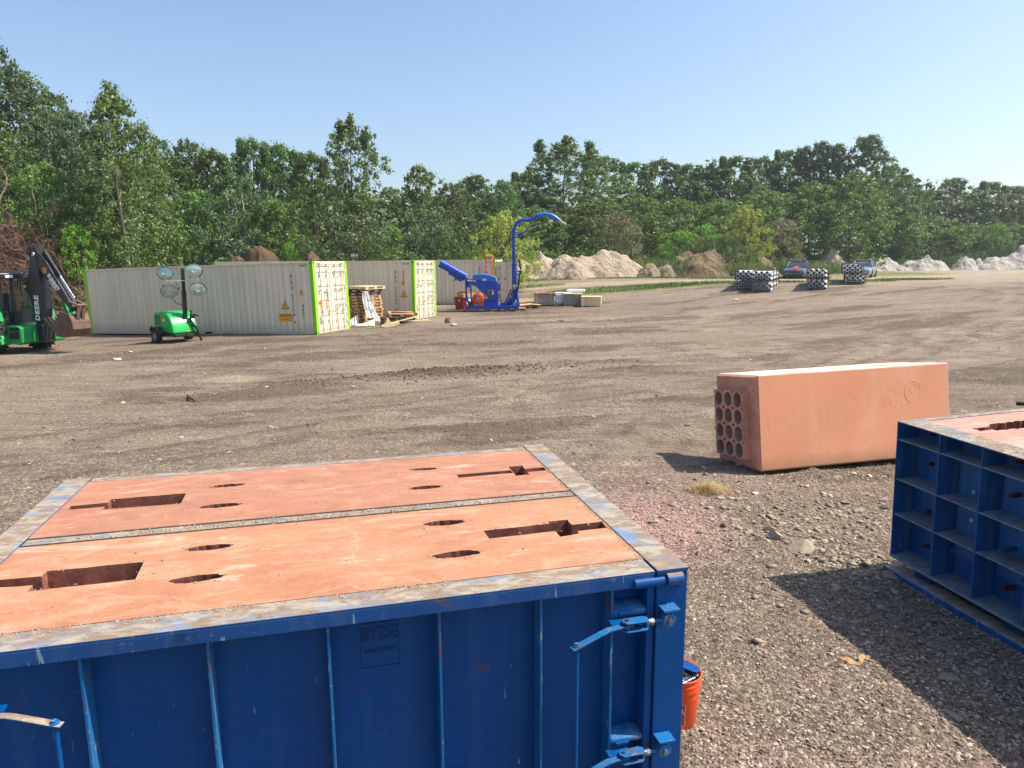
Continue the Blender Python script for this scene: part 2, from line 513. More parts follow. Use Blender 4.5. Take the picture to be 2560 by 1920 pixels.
# ================================================================== ground
TRACKS = [  # wheel tracks: polyline, half gauge, depth
    ([(-40, 17), (-18, 15.5), (-6, 15.5), (4, 17), (14, 22), (26, 31), (45, 45)], .95, .07),
    ([(-40, 21), (-16, 19.5), (-4, 19.5), (6, 22.5), (16, 28), (30, 40), (50, 58)], 1.0, .08),
    ([(-20, 12.5), (-8, 12), (2, 13.5), (12, 17), (24, 25), (40, 36)], .9, .05),
    ([(-30, 24), (-12, 23), (2, 24.5), (12, 30), (26, 36), (44, 42)], 1.0, .07),
    ([(2, 9), (5, 15), (13, 24), (24, 34), (45, 48)], .9, .05),
    ([(-10, 10), (-2, 15), (6, 19.5), (18, 24.5), (36, 29)], .95, .06),
    ([(-4, 27), (6, 30), (16, 35), (30, 38), (50, 40)], 1.1, .08),
    ([(8, 14), (16, 19), (27, 26), (45, 33)], 1.0, .06),
]
def seg_dist(x, y, pts):
    d = np.full(x.shape, 1e9)
    for (x0, y0), (x1, y1) in zip(pts[:-1], pts[1:]):
        dx, dy = x1 - x0, y1 - y0; L2 = dx * dx + dy * dy
        t = np.clip(((x - x0) * dx + (y - y0) * dy) / L2, 0, 1)
        d = np.minimum(d, np.hypot(x - x0 - t * dx, y - y0 - t * dy))
    return d
def smooth_poly(pts, n=6):
    P = [Vector(p) for p in pts]; out = []
    for i in range(len(P) - 1):
        a, b, c, d = P[max(i - 1, 0)], P[i], P[i + 1], P[min(i + 2, len(P) - 1)]
        for k in range(n):
            t = k / n
            q = .5 * ((2 * b) + (c - a) * t + (2 * a - 5 * b + 4 * c - d) * t * t + (3 * b - a - 3 * c + d) * t ** 3)
            out.append((q.x, q.y))
    out.append(tuple(P[-1])); return out

def ground_detail(x, y):
    """height of ruts, clods and bumps; returns dz and a 0..1 churn mask"""
    dz = np.zeros_like(x); ch = np.zeros_like(x)
    near = (y > 7) & (y < 70) & (np.abs(x) < 60)
    xs, ys = x[near], y[near]
    d0 = np.zeros_like(xs); c0 = np.zeros_like(xs)
    wob = (fbm(xs * .25, ys * .25, 3, 5) - .5) * 1.6
    for pts, g, dep in TRACKS:
        d = seg_dist(xs, ys, smooth_poly(pts, 3)) + wob * .35
        r = np.abs(d - g)
        k = np.exp(-(r / .28) ** 2)
        l = np.exp(-((r - .5) / .16) ** 2)
        on = sst(.35, .6, fbm(xs * .12 + g, ys * .12, 2, int(dep * 1000)))
        tread = .75 + .5 * fbm(xs * 4, ys * 4, 2, 61)
        d0 += .6 * (-k * dep * tread * .75 + l * dep * .8 * (.5 + fbm(xs * 6, ys * 6, 2, 79))) * on
        c0 = np.maximum(c0, np.maximum(k * .35, l * .6) * on * sst(.3, .6, fbm(xs * 1.5, ys * 1.5, 3, 83)) * 1.2)
    # elongated churned ridges
    u = xs * .94 + ys * .34; v = -xs * .34 + ys * .94
    rid = fbm(u * .22, v * .75, 5, 31, .62)
    ridm = sst(.53, .66, rid)
    clod = fbm(xs * 5, ys * 5, 3, 77)
    clod2 = fbm(xs * 9, ys * 9, 2, 78)
    d0 += ridm * .05 * clod * clod2 * 2.2
    c0 = np.maximum(c0, ridm * .8)
    # the dark churned heap in the middle of the yard
    hp = np.exp(-((u - 4.7) / 2.6) ** 2 - ((v - 18.3) / .55) ** 2) + .8 * np.exp(-((u - 9.6) / 1.9) ** 2 - ((v - 16.9) / .4) ** 2)
    d0 += hp * (.12 + .14 * clod); c0 = np.maximum(c0, np.clip(hp * 1.3, 0, 1))
    fade = sst(7, 11, ys) * (1 - sst(45, 65, ys))
    dz[near] += d0 * fade; ch[near] = c0 * fade
    dz += (fbm(x * .35, y * .35, 3, 3) - .5) * .03 * sst(3, 9, y)
    dz += (fbm(x * 2.6, y * 2.6, 4, 9) - .5) * .05 * (1 - .7 * sst(9, 14, y))
    n2 = (y < 26) & (np.abs(x) < 16) & (y > 0)
    dz[n2] += (fbm(x[n2] * 14, y[n2] * 14, 3, 21) - .5) * .022
    return dz, ch

def axis_pts(lo, hi, c, d0, k):
    """spacing d0 near c growing with distance"""
    out = [c]; p = c
    while p < hi: p += d0 + k * abs(p - c); out.append(p)
    p = c
    while p > lo: p -= d0 + k * abs(p - c); out.insert(0, p)
    return np.array(out)
gx = axis_pts(-700, 700, 1.5, .034, .0115)
gy = axis_pts(-300, 1500, 5.5, .028, .0085)
GX, GY = np.meshgrid(gx, gy)
fx, fy = GX.ravel(), GY.ravel()
gdz, churn = ground_detail(fx, fy)
GZ = gz(fx, fy) + gdz
nx_, ny_ = len(gx), len(gy)
idx = np.arange(nx_ * ny_).reshape(ny_, nx_)
F = np.stack([idx[:-1, :-1].ravel(), idx[:-1, 1:].ravel(), idx[1:, 1:].ravel(), idx[1:, :-1].ravel()], 1)
# masks
nz = fbm(fx * .35, fy * .35, 4, 51)
nzf = fbm(fx * 1.7, fy * 1.7, 3, 52)
def blob(cx, cy, rx, ry, ang=0.0, soft=.35, k=.8):
    c, s = math.cos(ang), math.sin(ang)
    a = ((fx - cx) * c + (fy - cy) * s) / rx; b = (-(fx - cx) * s + (fy - cy) * c) / ry
    d = np.sqrt(a * a + b * b) + (nzf - .5) * k
    return 1 - sst(1 - soft, 1 + soft, d)
gr = np.zeros_like(fx)
for a in [(9, 50.5, 8.5, 2.3, .0), (17.5, 49.5, 3.4, 1.7, .2), (1, 56.6, 3.4, 1.4, 0), (24.5, 51, 3.0, 2.2, 0), (30, 53.5, 3.4, 1.4, .2), (20.5, 61, 7, 3.0, 0),
          (8, 62.8, 12, 2.2, .0), (20, 68, 9, 7, .3), (5, 72, 12, 6, 0), (37, 75, 12, 7, .2), (46, 99, 15, 4, .25), (76, 105, 16, 6, .05)]:
    gr = np.maximum(gr, blob(*a, soft=.25, k=.75))
behind = sst(0, 6, fy - (62 + np.maximum(0, fx - 22) * .95 + 4 * (nz - .5)) - np.where(fx < -3, -14 - 0.35 * np.minimum(0, fx + 3), 0))
gr = np.maximum(gr, behind * sst(.35, .5, nz) * .9)
rd = seg_dist(fx, fy, smooth_poly([(-3, 56.5), (3, 56), (8, 54.8), (13, 54.2), (20, 54.5), (27, 56.5), (36, 62), (60, 84), (120, 150)], 4))
pale = 1 - sst(1.2, 2.6, rd + (nzf - .5) * 1.4)
pale = np.maximum(pale, .75 * blob(40, 60, 16, 5.5, .85, k=.9))
pale = np.maximum(pale, .8 * blob(62, 88, 30, 9, .85, k=.9))
pale = np.maximum(pale, .45 * blob(33, 50, 12, 4, .5, k=1.2))
pale = np.maximum(pale, .8 * blob(1.5, 47.5, 2.0, 1.1, 0, k=.9))
pale = np.maximum(pale, .9 * blob(-21.5, 36.5, 2.6, 4.2, .3, k=.7))
pale = np.maximum(pale, 1.0 * blob(-7.45, 18.3, .85, .42, .1, k=.7))
gr *= (1 - pale * .9)
pink = blob(1.72, 8.35, .95, 1.15, -.35, k=.75)
pink = np.maximum(pink, .4 * blob(2.2, 9.8, 1.5, .9, .0, k=.9))
pink = np.maximum(pink, .6 * blob(1.5, 3.95, .45, .35, 0, k=.9)); pink = np.maximum(pink, .8 * blob(2.9, 4.05, .5, .22, .4, k=.9))
pink = np.maximum(pink, .7 * blob(2.35, 5.0, .14, .3, .2, k=.9))
darkm = np.clip(churn, 0, 1)
grey = np.maximum(blob(-9, 29, 13, 5.0, -.15, k=.6), blob(1, 41, 9, 5, 0, k=.7))   # cinder-grey apron round the containers
grey = np.maximum(grey, (1 - sst(5.0, 8.6, fy + (nz - .5) * 4)) * .7)
soilm = sst(7, 13, fy + (nz - .5) * 5)
me = fast_mesh('ground', np.stack([fx, fy, GZ], 1), F, [], smooth=True)
for nm, ar in (('grass', gr), ('pale', pale), ('pink', pink), ('dark', darkm), ('grey', grey), ('soil', soilm)): vattr(me, nm, ar)

def ground_mat():
    t = NT('yard_soil')
    co = t.geo.outputs['Position']; t.co = co
    big = t.noise(.11, 5, .6, t.scale((1, 2.2, 1), rot=(0, 0, -.35)))
    mid = t.noise(.8, 11, .78, t.scale((.55, 1.9, 1), rot=(0, 0, -.35)))
    fine = t.noise(7, 6, .7)
    c = t.mix(t.ramp(big, [(.32, 0), (.68, 1)]), hexv('#9a8874'), hexv('#b09f8a'))
    c = t.mix(t.ramp(mid, [(.40, 0), (.64, 1)]), c, hexv('#8d7b68'))
    c = t.mix(t.math('MULTIPLY', t.attr('grey'), .85), c, t.mix(t.ramp(mid, [(.35, 0), (.65, 1)]), hexv('#94826f'), hexv('#857362')))
    c = t.mix(t.math('MULTIPLY', t.attr('dark'), .85), c, t.mix(fine, hexv('#564a3f'), hexv('#6a5c4e')))
    c = t.mix(t.math('MULTIPLY', t.attr('pale'), .85), c, t.mix(t.ramp(mid, [(.35, 0), (.65, 1)]), hexv('#c4b39a'), hexv('#ab977d')))
    c = t.mix(t.math('MULTIPLY', t.attr('pink'), .7), c, t.mix(t.ramp(fine, [(.35, 0), (.65, 1)]), hexv('#a98478'), hexv('#b5968a')))
    c = t.mix(t.ramp(t.attr('grass'), [(.25, 0), (.6, .9)]), c, t.mix(t.ramp(t.noise(2.5, 6, .7), [(.35, 0), (.65, 1)]), hexv('#5d6f2c'), hexv('#84863f')))
    # pebbly grain at two sizes
    cell = t.vor(34, 'F1', 'Color'); sep = t.n.new('ShaderNodeSeparateColor'); t.lk(cell, sep.inputs[0])
    cell2 = t.vor(11, 'F1', 'Color'); sep2 = t.n.new('ShaderNodeSeparateColor'); t.lk(cell2, sep2.inputs[0])
    gv = t.ramp(sep.outputs[0], [(0, .45), (.5, .98), (.88, 1.3), (1, 2.2)])
    gv2 = t.ramp(sep2.outputs[1], [(0, .80), (.6, 1.0), (.95, 1.15), (1, 1.5)])
    sf = t.math('SUBTRACT', 1.0, t.math('MULTIPLY', t.attr('soil'), .62))
    c = t.mix(sf, c, t.mix(1.0, c, gv, 'MULTIPLY')); c = t.mix(sf, c, t.mix(1.0, c, gv2, 'MULTIPLY'))
    stv = t.noise(1.7, 11, .8, t.scale((.28, 3.2, 1), rot=(0, 0, -.33)))
    c = t.mix(t.math('MULTIPLY', t.ramp(stv, [(.51, 0), (.60, 1)]), t.math('MULTIPLY', t.attr('soil'), .55)), c, hexv('#6f5f4f'))
    stv2 = t.noise(1.0, 11, .78, t.scale((.2, 2.0, 1), rot=(0, 0, -.15)))
    c = t.mix(t.math('MULTIPLY', t.ramp(stv2, [(.54, 0), (.70, 1)]), t.math('MULTIPLY', t.attr('soil'), .6)), c, hexv('#bcab94'))
    c = t.mix(t.math('MULTIPLY', t.ramp(t.noise(3.0, 9, .85), [(.30, 1), (.45, 0)]), .42), c, hexv('#544639'))
    c = t.mix(t.math('MULTIPLY', t.ramp(t.noise(5.0, 9, .85), [(.60, 0), (.72, 1)]), .5), c, hexv('#b8a68e'))
    t.col(c); t.rough(.95); t.b.inputs['Specular IOR Level'].default_value = .2
    h = t.math('ADD', t.math('MULTIPLY', t.vor(34), -1.0), t.math('MULTIPLY', t.vor(11), -1.4))
    h = t.math('ADD', h, t.math('MULTIPLY', t.noise(4.0, 9, .8), 3.2))
    h = t.math('ADD', h, t.math('MULTIPLY', t.noise(2.2, 9, .8, t.scale((.35, 2.6, 1), rot=(0, 0, -.33))), 3.5))
    t.bump(h, .95, .035)
    return t.mat
me.materials.append(ground_mat())
ground = mesh_obj('ground', me, kind='structure')

def ground_at(x, y):
    a = np.array([float(x)]); b = np.array([float(y)])
    return float(gz(a, b)[0] + ground_detail(a, b)[0][0])

# ------------------------------------------------------------------ loose stones
ICO_V = np.array([(0, 0, 1), (.89, 0, .45), (.28, .85, .45), (-.72, .53, .45), (-.72, -.53, .45), (.28, -.85, .45),
                  (.72, .53, -.45), (-.28, .85, -.45), (-.89, 0, -.45), (-.28, -.85, -.45), (.72, -.53, -.45), (0, 0, -1)])
ICO_F = np.array([(0, 1, 2), (0, 2, 3), (0, 3, 4), (0, 4, 5), (0, 5, 1), (1, 6, 2), (2, 7, 3), (3, 8, 4), (4, 9, 5), (5, 10, 1),
                  (6, 7, 2), (7, 8, 3), (8, 9, 4), (9, 10, 5), (10, 6, 1), (6, 11, 7), (7, 11, 8), (8, 11, 9), (9, 11, 10), (10, 11, 6)])
OCT_V = np.array([(1, 0, 0), (0, 1, 0), (-1, 0, 0), (0, -1, 0), (0, 0, 1), (.5, .6, .6), (-.6, .3, .6)])
OCT_F = np.array([(0, 1, 5), (1, 2, 6), (5, 1, 6), (4, 5, 6), (0, 5, 4), (2, 3, 6), (3, 4, 6), (3, 0, 4)])
def stones(name, x, y, z, r, mat, flat=.6, seed=1, hi=False, **tags):
    g = np.random.default_rng(seed); n = len(x)
    BV, BF = (ICO_V, ICO_F) if hi else (OCT_V, OCT_F)
    V = BV[None] * (1 + g.uniform(-.3, .3, (n, len(BV), 1)))
    sc = np.stack([g.uniform(.75, 1.4, n), g.uniform(.6, 1.1, n), g.uniform(.4, .9, n) * flat * 1.3], 1) * r[:, None]
    V = V * sc[:, None, :]
    a = g.uniform(0, 6.28, n); ca, sa = np.cos(a)[:, None], np.sin(a)[:, None]
    tl = g.uniform(-.4, .4, n)[:, None]
    X = V[..., 0] * ca - V[..., 1] * sa; Y = V[..., 0] * sa + V[..., 1] * ca; Z = V[..., 2] + V[..., 0] * tl
    P = np.stack([X + x[:, None], Y + y[:, None], Z + (z + r * .12)[:, None]], 2).reshape(-1, 3)
    Fc = (BF[None] + (np.arange(n) * len(BV))[:, None, None]).reshape(-1, 3)
    m = fast_mesh(name, P, Fc, mat)
    vattr(m, 'rnd', np.repeat(np.clip(g.normal(.45, .25, n), 0, 1), len(BV)))
    return mesh_obj(name, m, **tags)
def gheight(x, y):
    return gz(x, y) + ground_detail(x, y)[0]
n = 62000
yy = 3.2 + 8.5 * rng.random(n) ** 1.5; xx = rng.uniform(.3, 1.02, n) ** .9 * (yy * .78)
rr = .005 + .015 * rng.random(n) ** 3.5
stones('gravel', xx, yy, gheight(xx, yy), rr, M_gravel, seed=3, label='grey brown gravel strewn over the ground between the two steel forms', cat='gravel', kind='stuff')
n = 15000
yy = 6.4 + 12 * rng.random(n) ** 1.5; xx = rng.uniform(-.85, .75, n) * yy
rr = .006 + .014 * rng.random(n) ** 3
stones('gravel', xx, yy, gheight(xx, yy), rr, M_gravel, seed=4, label='scattered small stones on the bare yard beyond the nearest form', cat='gravel', kind='stuff')
n = 6000
a = rng.normal(0, 1, (n, 2)); xx = 1.75 + a[:, 0] * .42 - a[:, 1] * .18; yy = 8.25 + a[:, 1] * .5 + a[:, 0] * .12
stones('pink_gravel', xx, yy, gheight(xx, yy), .006 + .014 * rng.random(n) ** 2.5, M_gravel_pink, seed=5,
       label='spill of pink concrete crumbs on the ground beyond the nearest form', cat='gravel', kind='stuff')
n = 1500
a = rng.normal(0, 1, (n, 2)); xx = 3.45 + a[:, 0] * .75; yy = 8.2 + a[:, 1] * .85 + (xx - 3.4) * .3
xx = np.concatenate([xx, rng.normal(3.7, .35, 500)]); yy = np.concatenate([yy, rng.normal(7.0, .25, 500)]); n = len(xx)
stones('rubble_bits', xx, yy, gheight(xx, yy), .010 + .044 * rng.random(n) ** 5, M_rubble, flat=.42, seed=9, hi=True,
       label='broken flat bits of rubble strewn between the tilted block and the right-hand form', cat='rubble', kind='stuff')
n = 2600
yy = 10 + 24 * rng.random(n); xx = rng.uniform(-.72, .72, n) * yy
stones('clods', xx, yy, gheight(xx, yy), .012 + .045 * rng.random(n) ** 4, M_gravel, seed=6, label='clods and stones scattered over the middle of the yard', cat='clods', kind='stuff')
n = 1500
u = rng.normal(0, 1, n) * 2.2 + 4.7; v = rng.normal(0, 1, n) * .35 + 18.3
xx = u * .94 - v * .34; yy = u * .34 + v * .94
M_clod = simple('dark_clod', hexv('#6f5c4c'), .95, sc=8, bump=.5)
stones('dark_clods', xx, yy, gheight(xx, yy), .012 + .04 * rng.random(n) ** 3, M_clod, seed=8, hi=True, label='dark churned clods along the rut in mid yard', cat='clods', kind='stuff')

# individual rocks
def rock(x, y, sx, sy, sz, label, colr, seed, rot=0.0, name='rock', tilt=0.0, cat='rock', group=None):
    g = random.Random(seed)
    bm = bmesh.new(); bmesh.ops.create_icosphere(bm, subdivisions=3, radius=1)
    planes = [Vector((g.uniform(-1, 1), g.uniform(-1, 1), g.uniform(-.5, 1))).normalized() for _ in range(9)]
    offs = [g.uniform(.34, .62) for _ in planes]
    for v in bm.verts:
        for p, o in zip(planes, offs):
            d = v.co.dot(p)
            if d > o: v.co -= p * (d - o) * .96
        v.co += v.co.normalized() * g.uniform(-.02, .02)
        v.co.x *= sx; v.co.y *= sy; v.co.z *= sz
    me = bpy.data.meshes.new(name); bm.to_mesh(me); bm.free(); me.materials.append(colr)
    o = mesh_obj(name, me, label=label, cat=cat, group=group)
    o.location = (x, y, ground_at(x, y) + sz * .28); o.rotation_euler = (tilt, 0, rot)
    return o
M_rock_tan = simple('tan_rock', hexv('#a3937e'), .9, sc=9, var=.3, dirt=hexv('#6c5f50'), damt=.5, bump=.6, grain=35)
M_rock_grey = simple('grey_rock', hexv('#968774'), .9, sc=9, var=.3, dirt=hexv('#5a5047'), damt=.5, bump=.6, grain=35)
M_rock_white = simple('white_rock', hexv('#c8c0b4'), .9, sc=9, var=.2, bump=.5, grain=35)
M_rock_dark = simple('dark_rock', hexv('#4e463e'), .9, sc=9, var=.3, bump=.6, grain=35)
# ================================================================== rocks near the forms
ROCKS = [('large angular tan rock lying on the gravel, biggest of the loose rocks', 3.25, 7.45, .23, .14, .13, 0, .3),
 ('flat-topped tan rock just left of the largest rock', 3.04, 7.75, .15, .11, .09, 0, 1.0),
 ('small tan rock against the right side of the largest rock', 3.44, 7.32, .085, .06, .055, 0, 2.0),
 ('long flat grey slab of rock beside the dry grass clump', 3.07, 9.10, .16, .09, .035, 1, .1),
 ('small whitish slab just behind the long flat slab', 3.34, 9.35, .082, .05, .03, 2, .4),
 ('flat grey slab midway between the tan rocks and the blue form on the right', 4.44, 8.65, .12, .08, .035, 1, .7),
 ('low grey slab right behind the middle slab near the right-hand form', 4.38, 8.95, .092, .07, .03, 1, 2.2),
 ('flat grey slab touching the far corner of the right-hand form', 4.95, 9.05, .12, .09, .03, 1, .2),
 ('dark slab in front of the slab at the far corner of the right-hand form', 4.79, 8.75, .1, .07, .03, 3, .9),
 ('grey rock at the edge of the pink crumbs', 2.61, 8.45, .075, .06, .05, 1, .4),
 ('dark rock nearest the edge of the pink crumbs, in front of the grey one', 2.55, 8.15, .06, .05, .045, 3, 1.4),
 ('brown flat rock third in the row leading to the large rock', 2.71, 8.10, .096, .06, .045, 1, .2),
 ('small pale rock fourth in the row leading to the large rock', 2.78, 7.93, .071, .05, .045, 0, .8),
 ('dark rock fifth in the row leading to the large rock, behind the flat-topped one', 3.02, 8.04, .083, .06, .05, 3, .1),
 ('little dark stone at the front of the row before the flat-topped tan rock', 2.81, 7.72, .05, .04, .04, 3, .5),
 ('brown broken stones clump right of the largest rock', 3.61, 7.52, .075, .06, .045, 1, 1.1),
 ('grey rock between the largest rock and the right-hand form', 4.03, 7.75, .092, .065, .05, 1, 1.9),
 ('small brown rock behind all the slabs, under the tilted block', 4.58, 10.1, .06, .05, .04, 1, .9),
 ('small whitish rock under the right end of the tilted block', 5.28, 10.1, .06, .045, .04, 2, .2),
 ('tiny rock alone between the dry grass and the right-hand form', 4.40, 9.40, .05, .035, .02, 1, .2),
 ('pale grey chunk of concrete wedged under the corner of the right-hand form', 3.80, 6.76, .14, .10, .055, 1, .4),
 ('dark stone beside the left tip of the right-hand form shadow edge', 3.69, 7.02, .05, .045, .05, 3, .4),
 ('dusty brown rock alone just beyond the corner of the nearest form', 2.04, 7.35, .066, .05, .04, 1, .4),
 ('grey rock inside the top of the right-hand form shadow', 3.44, 6.48, .075, .055, .03, 1, .4),
 ('broad flat slab in the middle of the right-hand form shadow', 3.39, 5.00, .11, .08, .012, 1, .2),
 ('small light slab in the shadow close to the blue skid', 3.73, 5.60, .055, .04, .015, 1, .6),
 ('tiny pale tan stone in the lower right of the shadow', 3.32, 4.40, .023, .02, .014, 0, .3),
 ('flat crumbling slab in the lower part of the shadow', 3.11, 4.55, .085, .07, .012, 1, 1.2),
 ('dark wedge-shaped stone at the shadow edge near the bottom', 2.69, 4.66, .052, .035, .028, 3, 2.5),
 ('pale pinkish stone left of the dark wedge-shaped stone', 2.54, 4.72, .034, .03, .024, 2, .4),
 ('tan pebble in front of the dark wedge-shaped stone', 2.66, 4.58, .034, .028, .022, 0, .4),
 ('small oval grey stone in open gravel behind the bucket', 2.17, 5.40, .036, .025, .014, 1, .4),
 ('small white pebble beyond the bucket close to the form', 1.75, 5.75, .022, .016, .01, 2, .4),
 ('small white pebble level with the top corner of the nearest form', 2.03, 6.35, .022, .016, .01, 2, 1.4),
 ('round brown stone low in the picture right of the bucket', 2.42, 4.50, .035, .028, .02, 1, .1),
 ('round grey stone above the brown one right of the bucket', 2.42, 4.74, .034, .028, .02, 1, .9)]
rmats = [M_rock_tan, M_rock_grey, M_rock_white, M_rock_dark]
for i, (lb, x, y, a, b, c, m, ro) in enumerate(ROCKS):
    rock(x, y, a, b, c, lb, rmats[m], 100 + i, rot=ro, group='loose rocks on the gravel')

# ================================================================== nearest steel form
HF = 1.51
NF = Matrix.Translation((.964, 3.795, -.31)) @ Matrix.Rotation(R(14.54), 4, 'Z')   # local: -x runs left along the front, y away
form = empty('steel_form', mat=NF, label='large blue steel casting form nearest the camera with a rusty trodden rim', cat='steel form', group='blue steel casting forms')
BX = 1.5
b = MB(); b.box(-3.74, -.192, .075, .083, .06, HF - .012); b.build('front_panel', M_blue, form)
b = MB(); b.box(-3.74, -.197, -.055, .118, HF - .012, HF); b.box(-3.74, -.197, -.055, -.043, HF - .085, HF - .012)
b.build('top_flange', M_blue_top, form, bevel=.004)
for u, w in ((.44, .014), (.85, .013), (1.40, .014), (1.958, .014), (2.515, .015), (3.062, .015), (3.60, .014)):
    b = MB(); b.box(-u - w / 2, -u + w / 2, -.038, .0745, .06, HF - .0125); b.build('rib', M_blue_mid, form, bevel=.0025)
b = MB(); b.box(-.236, -.192, -.045, .0745, .06, HF - .0125); b.build('edge_bar', M_blue, form, bevel=.004)
for z in (1.275, .49):     # stiffeners in the latch bay
    b = MB(); b.prism([(-.01, z + .03), (-.045, z + .012), (-.045, z - .012), (-.01, z - .035), (.0745, z - .035), (.0745, z + .03)], -.434, -.237, axis='x')
    b.build('stiffener', M_blue_mid, form, bevel=.008, smooth=50)
# end beam (column + top plate) on the right
b = MB(); b.box(-.186, 0, -.06, .30, .0, HF - .018); b.box(-.03, 0, .30, 2.72, .0, HF - .018); b.box(-.186, 0, 2.45, 2.72, .0, HF - .018)
b.build('end_beam', M_blue, form, bevel=.006)
b = MB(); b.box(-.186, .004, -.064, 2.735, HF - .0175, HF + .006); b.build('end_plate', M_blue_top, form, bevel=.004)
# left end beam
b = MB(); b.box(-3.95, -3.77, -.06, .02, .0, HF - .018); b.box(-3.95, -3.92, .02, 2.72, .0, HF - .018); b.build('end_beam', M_blue, form, bevel=.006)
b = MB(); b.box(-3.95, -3.765, -.064, 2.70, HF - .0175, HF + .006); b.build('end_plate', M_blue_top, form, bevel=.004)
b = MB(); b.box(-3.76, -.19, 2.60, 2.69, HF - .010, HF); b.box(-3.76, -.19, 2.675, 2.69, .05, HF - .010); b.build('back_flange', M_blue_top, form, bevel=.004)
b = MB(); b.box(-3.76, -.19, 1.267, 1.383, HF - .016, HF - .004)
b.build('divider', M_blue_top, form)
b = MB()
b.box(-3.76, -.19, 1.262, 1.2665, HF - .2, HF + .006); b.box(-3.76, -.19, 1.3835, 1.388, HF - .2, HF + .005)
b.build('divider_edges', M_dirty, form)
for x in (-3.4, -2.0, -.6):
    b = MB(); b.box(x - .08, x + .08, -.02, 2.7, -.0, .055); b.build('skid', M_blue, form)
# hinge pin at the corner
b = MB(); b.cyl((-.322, -.052, HF - .062), (-.135, -.052, HF - .062), .029, 20); b.cyl((-.328, -.052, HF - .062), (-.322, -.052, HF - .062), .024, 20)
b.build('hinge_pin', M_blue, form, smooth=40, bevel=.003)
b = MB(); b.cyl((-.132, -.058, HF - .055), (-.034, -.058, HF - .055), .037, 20); b.cyl((-.034, -.058, HF - .055), (-.024, -.058, HF - .055), .012, 12)
b.box(-.13, -.036, -.058, -.03, HF - .055, HF - .019)
b.build('hinge_sleeve', M_blue_top, form, smooth=40, bevel=.003)

def latch(xe, z, s=1, lever=True):
    """toggle latch at height z; s=1: eye on the right, lever reaching left"""
    h = MB()
    X = lambda u: xe - s * u
    # eye bolt on the end beam
    h.build
    eye = MB()
    eye.ring((X(0), -.135, z), (X(0), -.098, z), .040, .016, 22)
    eye.cyl((X(.034), -.117, z), (X(.115), -.112, z), .0105, 12)
    e = eye.build('eye_bolt', M_blue_mid, form, smooth=35, bevel=.003)
    p = MB(); p.cyl((X(0), -.15, z), (X(0), -.06, z), .0155, 14); p.cyl((X(0), -.153, z), (X(0), -.15, z), .008, 10)
    p.build('pin', M_steel, e, smooth=35)
    t = MB(); t.prism([(X(-.055), z + .052), (X(.035), z + .052), (X(.040), z + .066), (X(-.060), z + .066)], -.142, -.055); t.build('guard_plate', M_blue_mid, form, bevel=.002)
    n = MB(); n.cyl((X(.088), -.114, z), (X(.108), -.114, z), .020, 6); n.cyl((X(.10), -.113, z), (X(.128), -.113, z), .017, 14); n.build('nut', M_steel, e, smooth=30)
    # clevis: two plates joined by a rounded web
    c = MB()
    for dz in (.021, -.028):
        c.prism([(X(.128), -.095), (X(.128), -.135), (X(.145), -.15), (X(.255), -.150), (X(.275), -.125), (X(.27), -.10), (X(.25), -.088), (X(.15), -.085)], z + dz - .0045, z + dz + .0045, axis='z')
    c.box(min(X(.124), X(.138)), max(X(.124), X(.138)), -.135, -.098, z - .032, z + .026)
    cl = c.build('clevis', M_blue_mid, form, bevel=.003)
    p = MB(); p.cyl((X(.243), -.118, z - .04), (X(.243), -.118, z + .037), .011, 12); p.build('pin', M_steel, cl, smooth=35)
    br = MB(); br.box(min(X(.20), X(.33)), max(X(.20), X(.33)), -.10, -.045, z - .012, z + .006); br.box(min(X(.19), X(.27)), max(X(.19), X(.27)), -.06, -.044, z + .028, z + .046); br.build('bracket', M_blue, form, bevel=.003)
    # lever: flat bar bent outwards and down
    pts = [(.215, -.118, 0), (.30, -.122, -.002), (.36, -.128, -.008), (.43, -.145, -.022), (.53, -.172, -.043), (.585, -.185, -.054)]
    l = MB()
    for (a0, y0, z0), (a1, y1, z1) in zip(pts[:-1], pts[1:]):
        l.beam((X(a0), y0, z + z0), (X(a1 + .002), y1, z + z1), .040, .010, up=(0, 0, 1))
    le = l.build('lever', M_blue_mid if s > 0 else M_blue_top, form, bevel=.002)
    q = MB(); q.cyl((X(.555), -.176, z - .06), (X(.555), -.176, z - .028), .0125, 14); q.cyl((X(.555), -.176, z - .046), (X(.555), -.176, z - .038), .021, 16); q.build('stud', M_blue_mid, le, smooth=35)
for xe, s in ((-.140, 1), (-3.695, -1)):
    zt_, zb_ = 1.247, .445
    latch(xe, zt_, s); latch(xe, zb_, s)
    b = MB(); b.cyl((xe - s * .555, -.172, zb_ - .05), (xe - s * .555, -.172, zt_ - .055), .0125, 14); b.build('latch_rod', M_blue, form, smooth=40)

# raised maker's plate
M_plate = blue_steel('stamped_blue', .0, .0, False, '#06386b')
tz = Vector((0, 0, 1))
def fl(body, size, x, z, **k):
    return text_on(body, size, M_plate, (x, .0735, z), (1, 0, 0), (0, 0, 1), form, depth=.0015, name='raised_lettering', **k)
fl('EYDE', .105, -1.700, 1.285, sx=.78, bold=.002)
fl('CONSTRUCTION', .031, -1.700, 1.195, sx=.72, bold=.001)
b = MB()
for k in range(4): b.box(-1.79, -1.755, .071, .0748, 1.247 + .024 * k, 1.256 + .024 * k)
for (x0, x1, z0, z1) in ((-1.80, -1.60, 1.350, 1.353), (-1.80, -1.60, 1.10, 1.103), (-1.80, -1.797, 1.10, 1.35), (-1.603, -1.60, 1.10, 1.35)): b.box(x0, x1, .0715, .0748, z0, z1)
b.build('raised_border', M_plate, form)

